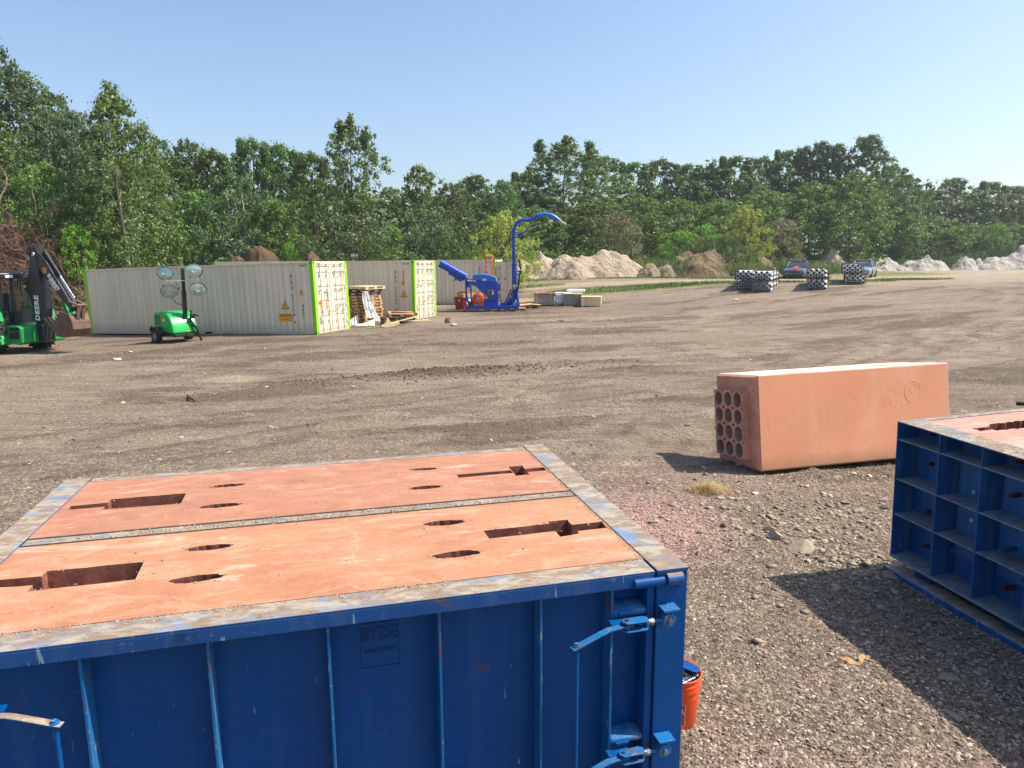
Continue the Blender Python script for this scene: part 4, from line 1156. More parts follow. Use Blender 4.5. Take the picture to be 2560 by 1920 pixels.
def container(loc, rz, label, codes=('RLTU 521147 9', '45G1'), caution=False, open_leaf=False, tilt=0.0):
    M = Matrix.Translation(loc) @ Matrix.Rotation(rz, 4, 'Z') @ Matrix.Rotation(tilt, 4, 'Y')
    t = empty('shipping_container', mat=M, label=label, cat='shipping container', group='cream containers with lime green corner posts')
    for nm, yo, sg in (('side_panel', .025, 1), ('side_panel', CW - .025, -1)):
        o = side_sheet(yo, sg, -CL + .16, -.16, .15, CHT - .06).build(nm, M_cream, t)
    b = MB(); b.box(-CL + .1, -.05, .03, CW - .03, CHT - .045, CHT - .035); b.build('roof', M_cream, t)
    b = MB(); pr = corr(.16, CW - .16)
    vs = [(-CL + .03 + d, y, z) for y, d in pr for z in (.15, CHT - .06)]
    b.add(vs, [(2 * i, 2 * i + 2, 2 * i + 3, 2 * i + 1) for i in range(len(pr) - 1)]); b.build('end_wall', M_cream, t)
    for y in (0, CW - .06):
        b = MB(); b.box(-CL + .16, -.16, y, y + .06, CHT - .065, CHT - .004); b.build('top_rail', M_cream, t, bevel=.004)
        b = MB(); b.box(-CL + .16, -.16, y, y + .06, .012, .155); b.build('bottom_rail', M_cream, t, bevel=.004)
    b = MB(); b.box(-CL + .1, -.12, .06, CW - .06, .10, .14); b.build('floor', M_dark, t)
    # posts
    for x0, x1 in ((-.16, 0), (-CL, -CL + .16)):
        for y0, y1 in ((0, .16), (CW - .16, CW)):
            b = MB(); b.box(x0, x1, y0, y1, .12, CHT - .12); b.build('corner_post', M_green, t, bevel=.004)
            for z0, z1 in ((0, .12), (CHT - .12, CHT)):
                b = MB(); e = .002
                b.box(x0 - e, x1 + e, y0 - e, y1 + e, z0, z1)
                c = b.build('corner_casting', M_green, t, bevel=.006)
                hh = MB(); zc = (z0 + z1) / 2
                hh.box((x0 + x1) / 2 - .03, (x0 + x1) / 2 + .03, y0 - .004, y0 - .0025, zc - .03, zc + .03); hh.box(x1 + .0025, x1 + .004, (y0 + y1) / 2 - .03, (y0 + y1) / 2 + .03, zc - .04, zc + .04)
                hh.build('aperture', M_dark, c)
    # door end at x = 0
    b = MB(); b.box(-.14, -.002, .162, CW - .162, CHT - .13, CHT - .01); b.build('header', M_cream, t, bevel=.004)
    b = MB(); b.box(-.14, .002, .162, CW - .162, .02, .14); b.build('sill', M_cream, t, bevel=.004)
    for y in (-.003,): 
        for k in range(4):
            b = MB(); b.add([(-.62 + .09 * k, y, CHT - .19), (-.585 + .09 * k, y, CHT - .19), (-.56 + .09 * k, y, CHT - .12), (-.60 + .09 * k, y, CHT - .12)], [(0, 1, 2, 3)]); b.build('height_stripe', M_blackp, t)
            b = MB(); y_ = .24 + .08 * k; b.add([(.003, y_, CHT - .12), (.003, y_ + .035, CHT - .12), (.003, y_ + .06, CHT - .05), (.003, y_ + .025, CHT - .05)], [(0, 1, 2, 3)]); b.build('height_stripe', M_rust, t)
            b = MB(); y_ = CW - .54 + .08 * k; b.add([(.003, y_, CHT - .12), (.003, y_ + .035, CHT - .12), (.003, y_ + .06, CHT - .05), (.003, y_ + .025, CHT - .05)], [(0, 1, 2, 3)]); b.build('height_stripe', M_rust, t)
    mid = CW / 2; z0, z1 = .15, CHT - .14
    def leaf(y0, y1, Mx=None, first=True):
        d = MB(Mx); zs = [z0 + .06, z0 + .62, z0 + 1.22, z0 + 1.80, z0 + 2.36, z1 - .02]
        d.box(-.055, -.045, y0, y1, z0, z1)
        d.box(-.045, -.015, y0, y0 + .06, z0, z1); d.box(-.045, -.015, y1 - .06, y1, z0, z1)
        prev = z0
        for i, z in enumerate(zs[:-1]):
            d.box(-.0448, -.016, y0 + .0605, y1 - .0605, z - .035 if i else z0, z + .035)
        d.box(-.0448, -.016, y0 + .0605, y1 - .0605, z1 - .05, z1)
        door = d.build('door', M_cream, t, bevel=.006)
        g = MB(Mx); g.box(-.05, -.020, y0 - .008, y0 - .001, z0, z1); g.box(-.05, -.02, y1 + .001, y1 + .006, z0, z1); g.box(-.05, -.018, y0, y1, z1 + .001, z1 + .012); g.build('gasket', M_dark, door)
        w = y1 - y0
        for f in (.27, .72):
            yr = y0 + w * f
            r = MB(Mx); r.cyl((.015, yr, z0 - .05), (.015, yr, z1 + .05), .017, 8)
            for z in (z0 - .02, z0 + .35, z0 + .95, z0 + 1.6, z0 + 2.2, z1 + .01): r.box(-.015, .03, yr - .035, yr + .035, z - .025, z + .025)
            rod = r.build('lock_rod', M_rod, door, smooth=40)
            hd = MB(Mx); hz = z0 + (.74 if f > .5 else .80); hd.beam((.038, yr, hz), (.05, yr + (.30 if first else -.30) * (1 if f < .5 else .9), hz + .015), .03, .014); hd.box(.0, .05, yr - .03, yr + .03, hz - .05, hz + .05); hd.build('handle', M_rod, door)
        hy = y0 if first else y1
        for z in (z0 + .25, z0 + .95, z0 + 1.65, z0 + 2.35):
            h = MB(Mx); h.box(-.02, .012, hy - .05, hy + .05, z - .05, z + .05); h.build('hinge', M_cream, door, bevel=.006)
        def card(ya, yb, za, zb, m, nm, off=-.013):
            c = MB(Mx); c.add([(off, ya, za), (off, yb, za), (off, yb, zb), (off, ya, zb)], [(0, 1, 2, 3)]); return c.build(nm, m, door)
        def wr(s, size, y, z, m, off=-.012):
            o = text_on(s, size, m, (off, y, z), (0, 1, 0), (0, 0, 1), door, depth=.0006, name='door_marking', bold=.004)
            if Mx is not None: o.data.transform(Mx)
        if first:
            card(y0 + .07, y0 + .42, z1 - .55, z1 - .25, M_paper, 'placard', -.038)
            for k in range(4): card(y0 + .10, y0 + .36 - .05 * (k % 2), z1 - .50 + .055 * k, z1 - .475 + .055 * k, M_bluep, 'placard_line', -.036)
            card(y0 + .09, y0 + .25, z0 + .25, z0 + .52, M_greyv, 'vent', -.036)
            c = MB(Mx); yy_, zz_ = y0 + .18, z0 + 1.5
            c.add([(-.036, yy_ - .09, zz_ + .08), (-.036, yy_ + .09, zz_ + .08), (-.036, yy_, zz_ - .09)], [(0, 1, 2)]); c.build('triangle_mark', M_rust, door)
            c = MB(Mx); c.add([(-.035, yy_ - .05, zz_ + .055), (-.035, yy_ + .05, zz_ + .055), (-.035, yy_, zz_ - .04)], [(0, 1, 2)]); c.build('triangle_mark', M_paper, door)
            c = MB(Mx); c.lathe([(.0001, 0), (.065, 0), (.066, .001)], 14, 0, Matrix.Translation((-.036, y0 + .60, zz_)) @ Matrix.Rotation(R(90), 4, 'Y')); c.build('round_mark', M_bluep, door)
            if caution:
                card(y0 + .07, y0 + .38, z0 + .98, z0 + 1.14, M_yellow, 'warning_label', -.0355); card(y0 + .13, y0 + .32, z0 + 1.05, z0 + 1.11, M_redp, 'warning_bar', -.0345)
        else:
            wr(codes[0].split(' ')[0] + ' ' + codes[0].split(' ')[1], .13, y0 + w * .5, z1 - .32, M_rod)
            wr(codes[1], .11, y0 + w * .55, z1 - .50, M_rod)
            for k in range(4):
                wr(('MAX.GROSS 32500KG', '71650LBS', 'TARE 3840KG', '8470LBS')[k], .05, y0 + w * .5, z0 + 1.60 - .08 * k - (.45 if k > 1 else 0), M_rod)
        return door
    leaf(mid + .004, CW - .165, None, False)
    if open_leaf:
        # near leaf swung right round towards the camera side
        Mx = Matrix.Translation((0.03, .165, 0)) @ Matrix.Rotation(R(-93), 4, 'Z') @ Matrix.Translation((0, -.165, 0))
        leaf(.165, mid - .004, Mx, True)
    else: leaf(.165, mid - .004, None, True)
    # markings on the near long side
    glyphs_vertical(t, codes[0], -1.05, CHT - .55, .155, .15, M_blackp, .0235)
    glyphs_vertical(t, codes[1], -.60, (CHT - 1.75) if caution else CHT - .55, .155, .14, M_blackp, .0235)
    def scard(x0, x1, za, zb, m, nm, yy=.0225):
        c = MB(); c.add([(x0, yy, za), (x1, yy, za), (x1, yy, zb), (x0, yy, zb)], [(0, 1, 2, 3)]); return c.build(nm, m, t)
    zc = CHT - 1.22 if caution else CHT - 1.1
    scard(-.70, -.55, zc - .10, zc + .10, M_yellow, 'info_label'); scard(-.68, -.57, zc - .015, zc + .015, M_blackp, 'info_line', .021); scard(-.68, -.57, zc + .04, zc + .055, M_blackp, 'info_line', .021)
    tx, tz_ = (-1.45, CHT - 1.70) if caution else (-.60, CHT - 1.62)
    for s_, m, yy, nm in ((.20, M_blackp, .0225, 'triangle_border'), (.165, M_yellow, .0212, 'triangle_sign')):
        c = MB(); c.add([(tx - s_, yy, tz_ - s_ * .8), (tx + s_, yy, tz_ - s_ * .8), (tx, yy, tz_ + s_ * .95)], [(0, 1, 2)]); c.build(nm, m, t)
    text_on('!', .2, M_blackp, (tx, .020, tz_ - .03), (1, 0, 0), (0, 0, 1), t, depth=.0005, name='side_marking', bold=.008)
    if caution:
        scard(-1.78, -1.18, CHT - 2.36, CHT - 2.04, M_yellow, 'warning_label')
        text_on('CAUTION', .125, M_blackp, (-1.48, .0215, CHT - 2.12), (1, 0, 0), (0, 0, 1), t, depth=.0005, name='side_marking', bold=.004)
        text_on('9\' 6" HIGH', .085, M_redp, (-1.48, .0215, CHT - 2.27), (1, 0, 0), (0, 0, 1), t, depth=.0005, name='side_marking', bold=.003)
        for x in (-5.6, -7.7):
            c = MB(); c.box(x, x + .36, -.002, .01, .03, .115); c.build('fork_pocket', M_dark, t)
    return t
c1 = container((-7.75, 28.25, .0), R(-19.6), 'cream container nearest, with the round-headed light tower parked against its long side', ('RLTU 531178 9', '4571'), caution=True, tilt=R(-1.5))
c2 = container((-4.76, 35.15, .0), R(-19.4), 'middle cream container, with the tall stack of pallets in front of it', ('RLTU 323744 2', '4571'))
c3 = container((-1.06, 46.8, .03), R(-11.5), 'farthest cream container, behind the blue machine, one door swung open', ('RLTU 323751 6', '45G1'), open_leaf=True)
# red seal strap on the first container door
b = MB(); Mc1 = c1.matrix_world.copy()
bpy.context.view_layer.update(); Mc1 = c1.matrix_world.copy()
b.tube([(.06, .62, .95), (.075, .66, 1.2), (.07, .78, 1.5), (.055, .80, 1.62)], .016, 6); b.tube([(.055, .74, 1.50), (.06, .82, 1.62), (.055, .80, 1.66)], .022, 6)
b.build('seal_strap', M_redp, mat=Mc1, label='red strap hanging on the door handle of the nearest container', cat='strap')

# ================================================================== pallets
def wood(name, c, var=.3, dirt='#6f5a43', damt=.4):
    t = NT(name)
    n = t.noise(3, 6, .6, t.scale((.3, 4, 4)))
    c0 = hexv(c)
    cc = t.mix(t.ramp(n, [(.3, 0), (.7, 1)]), tuple(x * (1 - var) for x in c0), c0)
    cc = t.mix(t.math('MULTIPLY', t.ramp(t.noise(2.2, 6, .7), [(.5, 0), (.75, 1)]), damt), cc, hexv(dirt))
    hs = t.n.new('ShaderNodeHueSaturation'); t.lk(cc, hs.inputs['Color'])
    t.lk(t.math('ADD', t.math('MULTIPLY', t.objrand(), .35), .82), hs.inputs['Value'])
    t.col(hs.outputs[0]); t.rough(.85); t.bump(t.noise(30, 4, .6, t.scale((.2, 3, 3))), .2, .003)
    return t.mat
M_wood = wood('pallet_wood', '#c79b68'); M_wood_pale = wood('new_wood', '#e6cf9f', .15, '#b08f62', .2)
M_wood_dark = wood('old_dark_wood', '#6d4f38', .4); M_wood_grey = wood('weathered_wood', '#a39a8e', .2)
PDECK = {}
def pallet(loc, rz, mt, label, group='wooden pallets', L=1.2, W=1.0, tilt=(0, 0), cat='pallet'):
    M = Matrix.Translation(loc) @ Matrix.Rotation(rz, 4, 'Z') @ Matrix.Rotation(tilt[0], 4, 'X') @ Matrix.Rotation(tilt[1], 4, 'Y')
    t = empty('pallet', mat=M, label=label, cat=cat, group=group)
    key = (mt.name, L, W)
    if key not in PDECK:
        a = MB()
        for i in range(7):
            y = i * (W - .1) / 6; a.box(0, L, y, y + .1, .122, .144)
        for x in (0, L / 2 - .06, L - .12): a.box(x, x + .12, 0, W, .10, .1215)
        d = a.build('deck', mt, t)
        a = MB()
        for x in (0, L / 2 - .07, L - .14):
            for y in (0, W / 2 - .05, W - .1): a.box(x, x + .14, y, y + .1, .0215, .0995)
        e = a.build('blocks', mt, t, kind='stuff')
        a = MB()
        for y in (0, W / 2 - .05, W - .1): a.box(0, L, y, y + .1, 0, .021)
        f = a.build('runners', mt, t)
        PDECK[key] = [(x.name.split('.')[0], x.data) for x in (d, e, f)]
    else:
        for nm, me in PDECK[key]: mesh_obj(nm, me, t, kind='stuff' if nm == 'blocks' else None)
    return t
zb = ground_at(-6.6, 33.6)
ordn = ['lowest', 'second', 'third', 'fourth', 'fifth', 'sixth', 'seventh', 'eighth', 'ninth', 'tenth', 'eleventh', 'topmost']
g = random.Random(3)
for i in range(12):
    mt = M_wood_pale if i == 11 else (M_wood_dark if i in (9, 10) else M_wood)
    dx = .04 + .012 * max(0, 5 - abs(i - 4)) + g.uniform(-.03, .03) if i < 11 else .14
    pallet((-6.86 + dx, 33.0 + g.uniform(-.03, .03), zb + i * .1455), R(58 + g.uniform(-3, 3)), mt,
           f'{"dark " if i in (9, 10) else "pale new-looking " if i == 11 else ""}pallet, {ordn[i]} of the tall stack beside the nearest container' + (' from the ground' if 0 < i < 11 else ''),
           'pallets of the tall stack', L=1.3 if i == 11 else 1.2, W=1.15 if i == 11 else 1.0)
# low heap of broken pallets
for k, (x, y, z, r_, tl, mt, lb) in enumerate(((-6.1, 32.75, .0, 12, (0, 0), M_wood_dark, 'dark pallet lying flat at the bottom of the low heap'), (-5.95, 33.0, .15, 20, (0, R(-2)), M_wood_dark, 'dark pallet second from the bottom of the low heap'),
      (-5.75, 33.35, .30, 14, (R(4), R(2)), M_wood, 'brown pallet resting crooked on the low heap'), (-5.6, 33.6, .40, 24, (R(-5), R(5)), M_wood_dark, 'reddish dark pallet uppermost on the low heap'))):
    pallet((x, y, ground_at(x, y) + z), R(r_), mt, lb, 'pallets of the low broken heap', tilt=tl)
def board(x, y, z, L, w, th, rz, mt, label, pitch=0.0, cat='plank', group=None, nm='plank'):
    b = MB(); b.box(-L / 2, L / 2, -w / 2, w / 2, 0, th)
    M = Matrix.Translation((x, y, ground_at(x, y) + z)) @ Matrix.Rotation(R(rz), 4, 'Z') @ Matrix.Rotation(R(pitch), 4, 'Y')
    return b.build(nm, mt, mat=M, label=label, cat=cat, group=group)
board(-4.95, 33.3, .18, 1.3, .13, .04, 25, M_wood_pale, 'pale plank leaning on the right end of the low pallet heap', -12)
board(-4.7, 34.2, .03, 1.5, .14, .04, 20, M_wood_pale, 'pale yellow plank on the ground between the heap and the middle container', -4)
board(-4.35, 33.9, .03, 1.1, .10, .04, 5, M_wood_pale, 'short pale plank lying crosswise near the middle container doors')
# cracked pale beam of packing timber with a torn shell
b = MB(); pts = [(-5.98, 30.95), (-5.2, 31.35)]
z0 = ground_at(-5.6, 31.2)
b.prism([(.0, .02), (.05, .10), (.2, .18), (.27, .34), (.31, .44), (.36, .36), (.44, .20), (.62, .22), (.80, .28), (.84, .14), (.6, .04), (.3, .0)], -.07, .12)
b.build('torn_packing', M_wood_pale, mat=Matrix.Translation((-5.75, 31.15, z0)) @ Matrix.Rotation(R(22), 4, 'Z'), label='torn pale yellow packing piece with a peaked corner on the ground by the low heap', cat='packing piece', bevel=.01)
b = MB(); b.box(0, .18, 0, .2, 0, .27); b.box(.0, .18, 0, .2, .2705, .33, 1)
b.build('block_end', [M_greyv, M_wood_pale], mat=Matrix.Translation((-5.96, 31.0, z0)) @ Matrix.Rotation(R(15), 4, 'Z'), label='small grey packing block with a pale top left of the torn packing', cat='packing block', bevel=.01)
b = MB(); b.tube([(-6.3, 30.75, z0 + .02), (-6.1, 30.8, z0 + .04), (-5.95, 30.75, z0 + .03), (-5.85, 30.8, z0 + .10), (-5.8, 30.85, z0 + .05)], .028, 5)
b.build('strap_scrap', M_green, label='scrap of lime green strap on the soil below the torn packing', cat='strap')
# plastic wrap
def plastic():
    t = NT('clear_wrap')
    t.col(hexv('#e4e6e6')); t.rough(.25); t.bump(t.noise(9, 6, .7), .6, .03)
    t.set(Alpha=.72); t.b.inputs['Specular IOR Level'].default_value = .8
    return t.mat
M_wrap = plastic()
def cloth(name, rows, label, cat='plastic wrap', mt=None, amp=.05, seed=1, nu=10):
    """rows: list of (left point, right point) joined to a crumpled sheet"""
    g = random.Random(seed); V = []; F = []
    rows2 = []
    for (a, b_), (c, d) in zip(rows[:-1], rows[1:]):
        for k in range(4):
            f = k / 4; rows2.append((Vector(a).lerp(Vector(c), f), Vector(b_).lerp(Vector(d), f)))
    rows2.append((Vector(rows[-1][0]), Vector(rows[-1][1])))
    for r_, (a, b_) in enumerate(rows2):
        nrm = Vector((.5, -.85, .2))
        for k in range(nu + 1):
            p = a.lerp(b_, k / nu)
            V.append(p + nrm * (math.sin(k * 1.9 + r_ * .35) * amp + g.uniform(-amp, amp) * .5))
    for r_ in range(len(rows2) - 1):
        for k in range(nu): i = r_ * (nu + 1) + k; F.append((i, i + 1, i + nu + 2, i + nu + 1))
    return mesh_obj(name, fast_mesh(name, [tuple(v) for v in V], F, mt or M_wrap, smooth=True), label=label, cat=cat)
g0_ = ground_at(-6.5, 32.6)
cloth('plastic_sheet', [((-6.86, 32.85, g0_ + 1.52), (-6.62, 33.0, g0_ + 1.55)), ((-6.86, 32.8, g0_ + 1.1), (-6.45, 33.0, g0_ + 1.1)), ((-6.75, 32.75, g0_ + .7), (-6.35, 32.9, g0_ + .7)), ((-6.6, 32.6, g0_ + .32), (-6.12, 32.8, g0_ + .34))],
      'strip of torn clear plastic wrap hanging down the tall pallet stack', seed=2, amp=.035)
cloth('plastic_sheet', [((-7.05, 31.9, g0_ + .03), (-6.0, 31.9, g0_ + .02)), ((-6.95, 32.15, g0_ + .10), (-5.95, 32.15, g0_ + .22)), ((-6.85, 32.45, g0_ + .06), (-6.0, 32.4, g0_ + .42)), ((-6.75, 32.8, g0_ + .08), (-6.1, 32.7, g0_ + .3))],
      'heap of crumpled clear plastic wrap on the ground below the hanging strip', seed=3, amp=.05)
cloth('plastic_sheet', [((-7.45, 32.3, g0_ + .02), (-6.95, 32.2, g0_ + .02)), ((-7.35, 32.6, g0_ + .30), (-7.05, 32.5, g0_ + .45)), ((-7.3, 32.9, g0_ + .3), (-7.0, 32.8, g0_ + .2))],
      'small tent of grey plastic wrap against the foot of the tall stack', seed=4, amp=.05)

# ================================================================== light tower
M_lg = paint('bright_green_paint', '#12a84a', sc=1.8, var=.08, dirt=hexv('#2f7a48'), damt=.2, rough=.32, bump=.03)
M_mast = paint('black_mast', '#17191c', sc=5, rough=.4)
M_chassis = paint('dark_chassis', '#222322', sc=4, dirt=hexv('#4f463b'), damt=.5)
M_lens = simple('lamp_glass', hexv('#a9bdb6'), .15, .55, var=.15, sc=8, bump=.0)
M_shell = paint('lamp_shell', '#83867f', rough=.35, metal=.3)
M_wheel = paint('grey_rim', '#9aa2a6', rough=.45, sc=6, dirt=hexv('#6d6256'), damt=.4)
M_tyre = simple('tyre_rubber', hexv('#232322'), .85, sc=7, var=.3, dirt=hexv('#5a5046'), damt=.55, bump=.4, grain=20)
def wheel(par, c, axis, r, w, rimr, lugs=0, rim_m=None):
    """tyre (> rim, hub) standing at centre c, axle along axis"""
    M = Matrix.Translation(c) @ Vector(axis).to_track_quat('Z', 'Y').to_matrix().to_4x4()
    b = MB(M); h = w / 2
    b.lathe([(rimr, -h * .8), (rimr * 1.12, -h), (r * .93, -h), (r, -h * .65), (r, h * .65), (r * .93, h), (rimr * 1.12, h), (rimr, h * .8)], 28)
    if lugs:
        for k in range(lugs):
            for sd in (-1, 1):
                w0 = 2 * math.pi * (k + (.5 if sd > 0 else 0)) / lugs
                w1 = w0 + .16
                b.add([(r * rr * math.cos(a), r * rr * math.sin(a), z) for rr in (.97, 1.055) for a, z in ((w0, 0), (w0 + .07, 0), (w1 + .07, sd * h), (w1, sd * h))], [(0, 1, 2, 3), (4, 5, 6, 7), (0, 1, 5, 4), (1, 2, 6, 5), (2, 3, 7, 6), (3, 0, 4, 7)])
    o = b.build('wheel', M_tyre, par, smooth=35)
    b = MB(M); b.lathe([(.001, h * .25), (rimr * .35, h * .25), (rimr * .4, h * .45), (rimr * .55, h * .45), (rimr * .62, h * .1), (rimr * .88, h * .25), (rimr, h * .82), (rimr, -h * .82), (rimr * .88, -h * .25), (rimr * .5, -h * .1), (.001, -h * .1)], 24)
    b.build('rim', rim_m or M_wheel, o, smooth=35)
    b = MB(M)
    for k in range(6):
        a = k * math.pi / 3; b.cyl((rimr * .74 * math.cos(a), rimr * .74 * math.sin(a), h * .15), (rimr * .74 * math.cos(a), rimr * .74 * math.sin(a), h * .30), rimr * .09, 8)
    b.build('rim_slot', M_dark, o)
    return o
TL = Vector((-13.72, 27.4, ground_at(-13.72, 27.4) + .0))
Mt = Matrix.Translation(TL) @ Matrix.Rotation(math.atan2(-.62, .78), 4, 'Z') @ Matrix.Rotation(R(1.5), 4, 'Y')
tower = empty('light_tower', mat=Mt, label='green trailer light tower with four round lamps standing before the nearest container', cat='light tower')
wheel(tower, (0, -.02, .275), (0, -1, 0), .275, .2, .165)
wheel(tower, (0, 1.22, .275), (0, 1, 0), .275, .2, .165)
b = MB(); b.prism([(-.42, .42), (-.42, 1.02), (-.38, 1.12), (-.25, 1.18), (.25, 1.22), (.62, 1.16), (.82, 1.0), (.98, .72), (1.06, .42)], .10, 1.12)
hb = b.build('hood', M_lg, tower, bevel=.07, seg=4, smooth=60)
b = MB()
for r_ in range(3):
    for k in range(6):
        x = -.30 + .075 * k; z = .70 + r_ * .125; b.add([(x, .097, z), (x + .035, .097, z), (x + .022, .097, z + .095), (x - .013, .097, z + .095)], [(0, 1, 2, 3)])
b.build('louvre', M_dark, tower)
b = MB(); b.box(.22, .232, .0985, .103, .44, 1.14); b.build('panel_seam', M_chassis, tower)
b = MB(); b.box(.27, .50, .0955, .0985, .86, .93); b.build('label', M_paper, tower)
b = MB(); b.box(.33, .43, .0955, .0985, .95, 1.03); b.build('label', M_yellow, tower)
b = MB(); b.add([(1.04, .62, .50), (1.04, .82, .50), (.975, .86, .66), (.975, .66, .66)], [(0, 1, 2, 3)]); b.build('red_label', M_redp, tower)
b = MB(); b.box(-.46, 1.15, .15, 1.08, .30, .41); b.box(-.05, .05, .0, 1.2, .24, .32); b.box(1.0, 1.2, .56, .66, .33, .41)
b.build('chassis', M_chassis, tower, bevel=.01)
for y0, y1 in ((-.13, .09), (1.12, 1.34)):
    b = MB(); b.prism([(-.34, .44), (-.30, .60), (.22, .62), (.42, .36), (.38, .34), (.20, .58), (-.27, .565), (-.31, .43)], y0, y1); b.build('mudguard', M_chassis, tower, bevel=.008)
b = MB(); b.cyl((-.52, .05, .0), (-.52, .05, .62), .03, 10); b.box(-.58, -.46, -.01, .11, .0, .02); b.box(-.55, -.42, .02, .10, .33, .4); b.build('rear_jack', M_mast, tower, smooth=40)
b = MB(); b.beam((.98, .84, .92), (1.16, .98, .55), .09, .06); b.beam((1.16, .98, .57), (1.30, 1.12, .0), .10, .06); b.cyl((1.10, .98, .70), (1.24, 1.14, .05), .035, 10); b.cyl((1.02, .82, 1.0), (1.08, .90, .62), .035, 8); b.build('outrigger', M_mast, tower, bevel=.006)
b = MB(); b.box(.92, 1.04, .86, 1.0, .95, 1.12); b.cyl((.96, .90, 1.08), (.96, .90, 1.28), .03, 8); b.cyl((1.0, 1.0, 1.1), (1.12, 1.08, 1.06), .035, 8); b.build('winch', M_mast, tower)
mb_, mt_ = Vector((.86, .72, 1.0)), Vector((.86, .74, 3.0))
md = (mt_ - mb_).normalized()
b = MB(); b.beam(mb_, mb_ + md * 1.05, .13, .13); b.build('mast_lower', M_mast, tower, bevel=.01)
b = MB(); b.beam(mb_ + md * 1.05, mb_ + md * 1.5, .10, .10); b.build('mast_upper', M_mast, tower, bevel=.01)
hd_ = mb_ + md * 1.30
b = MB(); b.beam(hd_, hd_ + md * .56, .20, .05, up=(0, 1, 0)); 
b.build('head_plate', M_mast, tower)
inv = Mt.inverted().to_3x3()
rx = (inv @ Vector((1, .25, .045))).normalized(); fwd_ = (inv @ Vector((.35, -.94, -.10))).normalized(); upv = rx.cross(fwd_) * -1
if upv.z < 0: upv = -upv
bar = hd_ + md * .12 + fwd_ * .08
b = MB(); b.beam(bar - rx * .60, bar + rx * .56, .045, .045); b.build('crossbar', M_galv, tower, bevel=.004)
def lamp(cx, cz, dy, tiltv):
    c = bar + rx * cx + upv * cz + fwd_ * .12
    d = (fwd_ + rx * dy[0] + upv * dy[1]).normalized()
    M = Matrix.Translation(c) @ d.to_track_quat('Z', 'Y').to_matrix().to_4x4()
    b = MB(M @ Matrix.Diagonal((1.18, .92, 1, 1)))
    b.lathe([(.001, -.20), (.06, -.19), (.10, -.15), (.20, -.06), (.26, -.01), (.272, .0), (.272, .02), (.255, .022), (.25, .005)], 26); o = b.build('lamp', M_shell, tower, smooth=50)
    b = MB(M @ Matrix.Diagonal((1.18, .92, 1, 1))); b.lathe([(.25, .006), (.15, .028), (.001, .035)], 26); b.build('lens', M_lens, o, smooth=60)
    b = MB(M @ Matrix.Diagonal((1.18, .92, 1, 1))); b.lathe([(.001, .0), (.05, .01), (.07, .03)], 14, 0, Matrix.Translation((0, 0, .01))); b.build('bulb', M_paper, o, smooth=60)
    b = MB(); s = 1 if cz > 0 else -1
    b.tube([c - rx * .32, c - rx * .18 - upv * s * .24, c + rx * .18 - upv * s * .24, c + rx * .32], .012, 6); b.build('yoke', M_mast, o)
for cx, cz, dy in ((-.57, .34, (-.35, .28)), (.45, .37, (.12, .05)), (-.52, -.38, (-.10, -.10)), (.50, -.36, (.18, -.05))): lamp(cx, cz, dy, 0)
b = MB(); q = mb_ + md * 1.15 - rx * .1
b.tube([q, q - rx * .22 - upv * .1, q - rx * .36 - upv * .38, q - rx * .25 - upv * .58, mb_ + md * .45 - rx * .05], .014, 6); b.tube([bar - rx * .25, bar - rx * .22 - upv * .3, bar - rx * .1 - upv * .5, mb_ + md * 1.2], .01, 6)
b.build('cable', M_black, tower, smooth=60)
# ================================================================== backhoe (rear end and digging arm towards the right)
M_jd = paint('tractor_green', '#159048', sc=2, var=.1, dirt=hexv('#3d6a43'), damt=.4, rough=.4)
M_jdb = paint('tractor_black', '#1a1d22', sc=2, var=.15, dirt=hexv('#3b3a38'), damt=.3, rough=.38)
M_chrome = simple('chrome_rod', hexv('#c9ccd0'), .18, .95, sc=10)
M_tail = paint('red_tail_lamp', '#e23b12', rough=.25)
M_bk = simple('bucket_steel', hexv('#665044'), .75, .15, var=.35, sc=3, dirt=hexv('#8a6a52'), damt=.5, bump=.3)
M_hose = simple('hose_rubber', hexv('#1c1c1e'), .55, sc=10)
def glassm(name, c=(.35, .42, .42), a=.35):
    t = NT(name); t.col(c); t.rough(.05); t.set(Alpha=a); t.b.inputs['Specular IOR Level'].default_value = .9
    return t.mat
M_cabglass = glassm('cab_glass', hexv('#2e3c3e'), .22)
ZB = ground_at(-18.05, 26.13)
Mb = Matrix.Translation((-18.05, 26.13, ZB)) @ Matrix.Rotation(math.atan2(-.36, .93), 4, 'Z')
bh = empty('backhoe', mat=Mb, label='green and black backhoe at the left edge with its digging arm folded', cat='backhoe')
wheel(bh, (-.35, -.92, .78), (0, -1, 0), .76, .46, .40, 20, M_yellow); wheel(bh, (-.35, .92, .78), (0, 1, 0), .76, .46, .40, 20, M_yellow)
wheel(bh, (-2.9, -.85, .52), (0, -1, 0), .50, .32, .28, 14, M_yellow); wheel(bh, (-2.9, .85, .52), (0, 1, 0), .50, .32, .28, 14, M_yellow)
b = MB(); b.box(-3.4, .45, -.38, .38, .55, .95); b.build('chassis', M_jdb, bh, bevel=.02)
b = MB(); b.prism([(-3.75, .95), (-1.55, .95), (-1.5, 1.75), (-3.5, 1.55), (-3.75, 1.4)], -.48, .48); b.build('engine_hood', M_jd, bh, bevel=.05, smooth=50)
# loader
b = MB()
for y in (-.72, .72): b.beam((-1.6, y, 1.35), (-3.6, y, 1.15), .12, .20); b.beam((-3.6, y, 1.15), (-4.5, y, .45), .12, .18)
b.build('loader_arm', M_jd, bh, bevel=.01)
b = MB(); b.prism([(-4.4, .75), (-4.5, .2), (-5.2, .12), (-5.25, .16), (-4.6, .3), (-4.5, .8)], -1.15, 1.15); b.build('loader_bucket', M_bk, bh, bevel=.01)
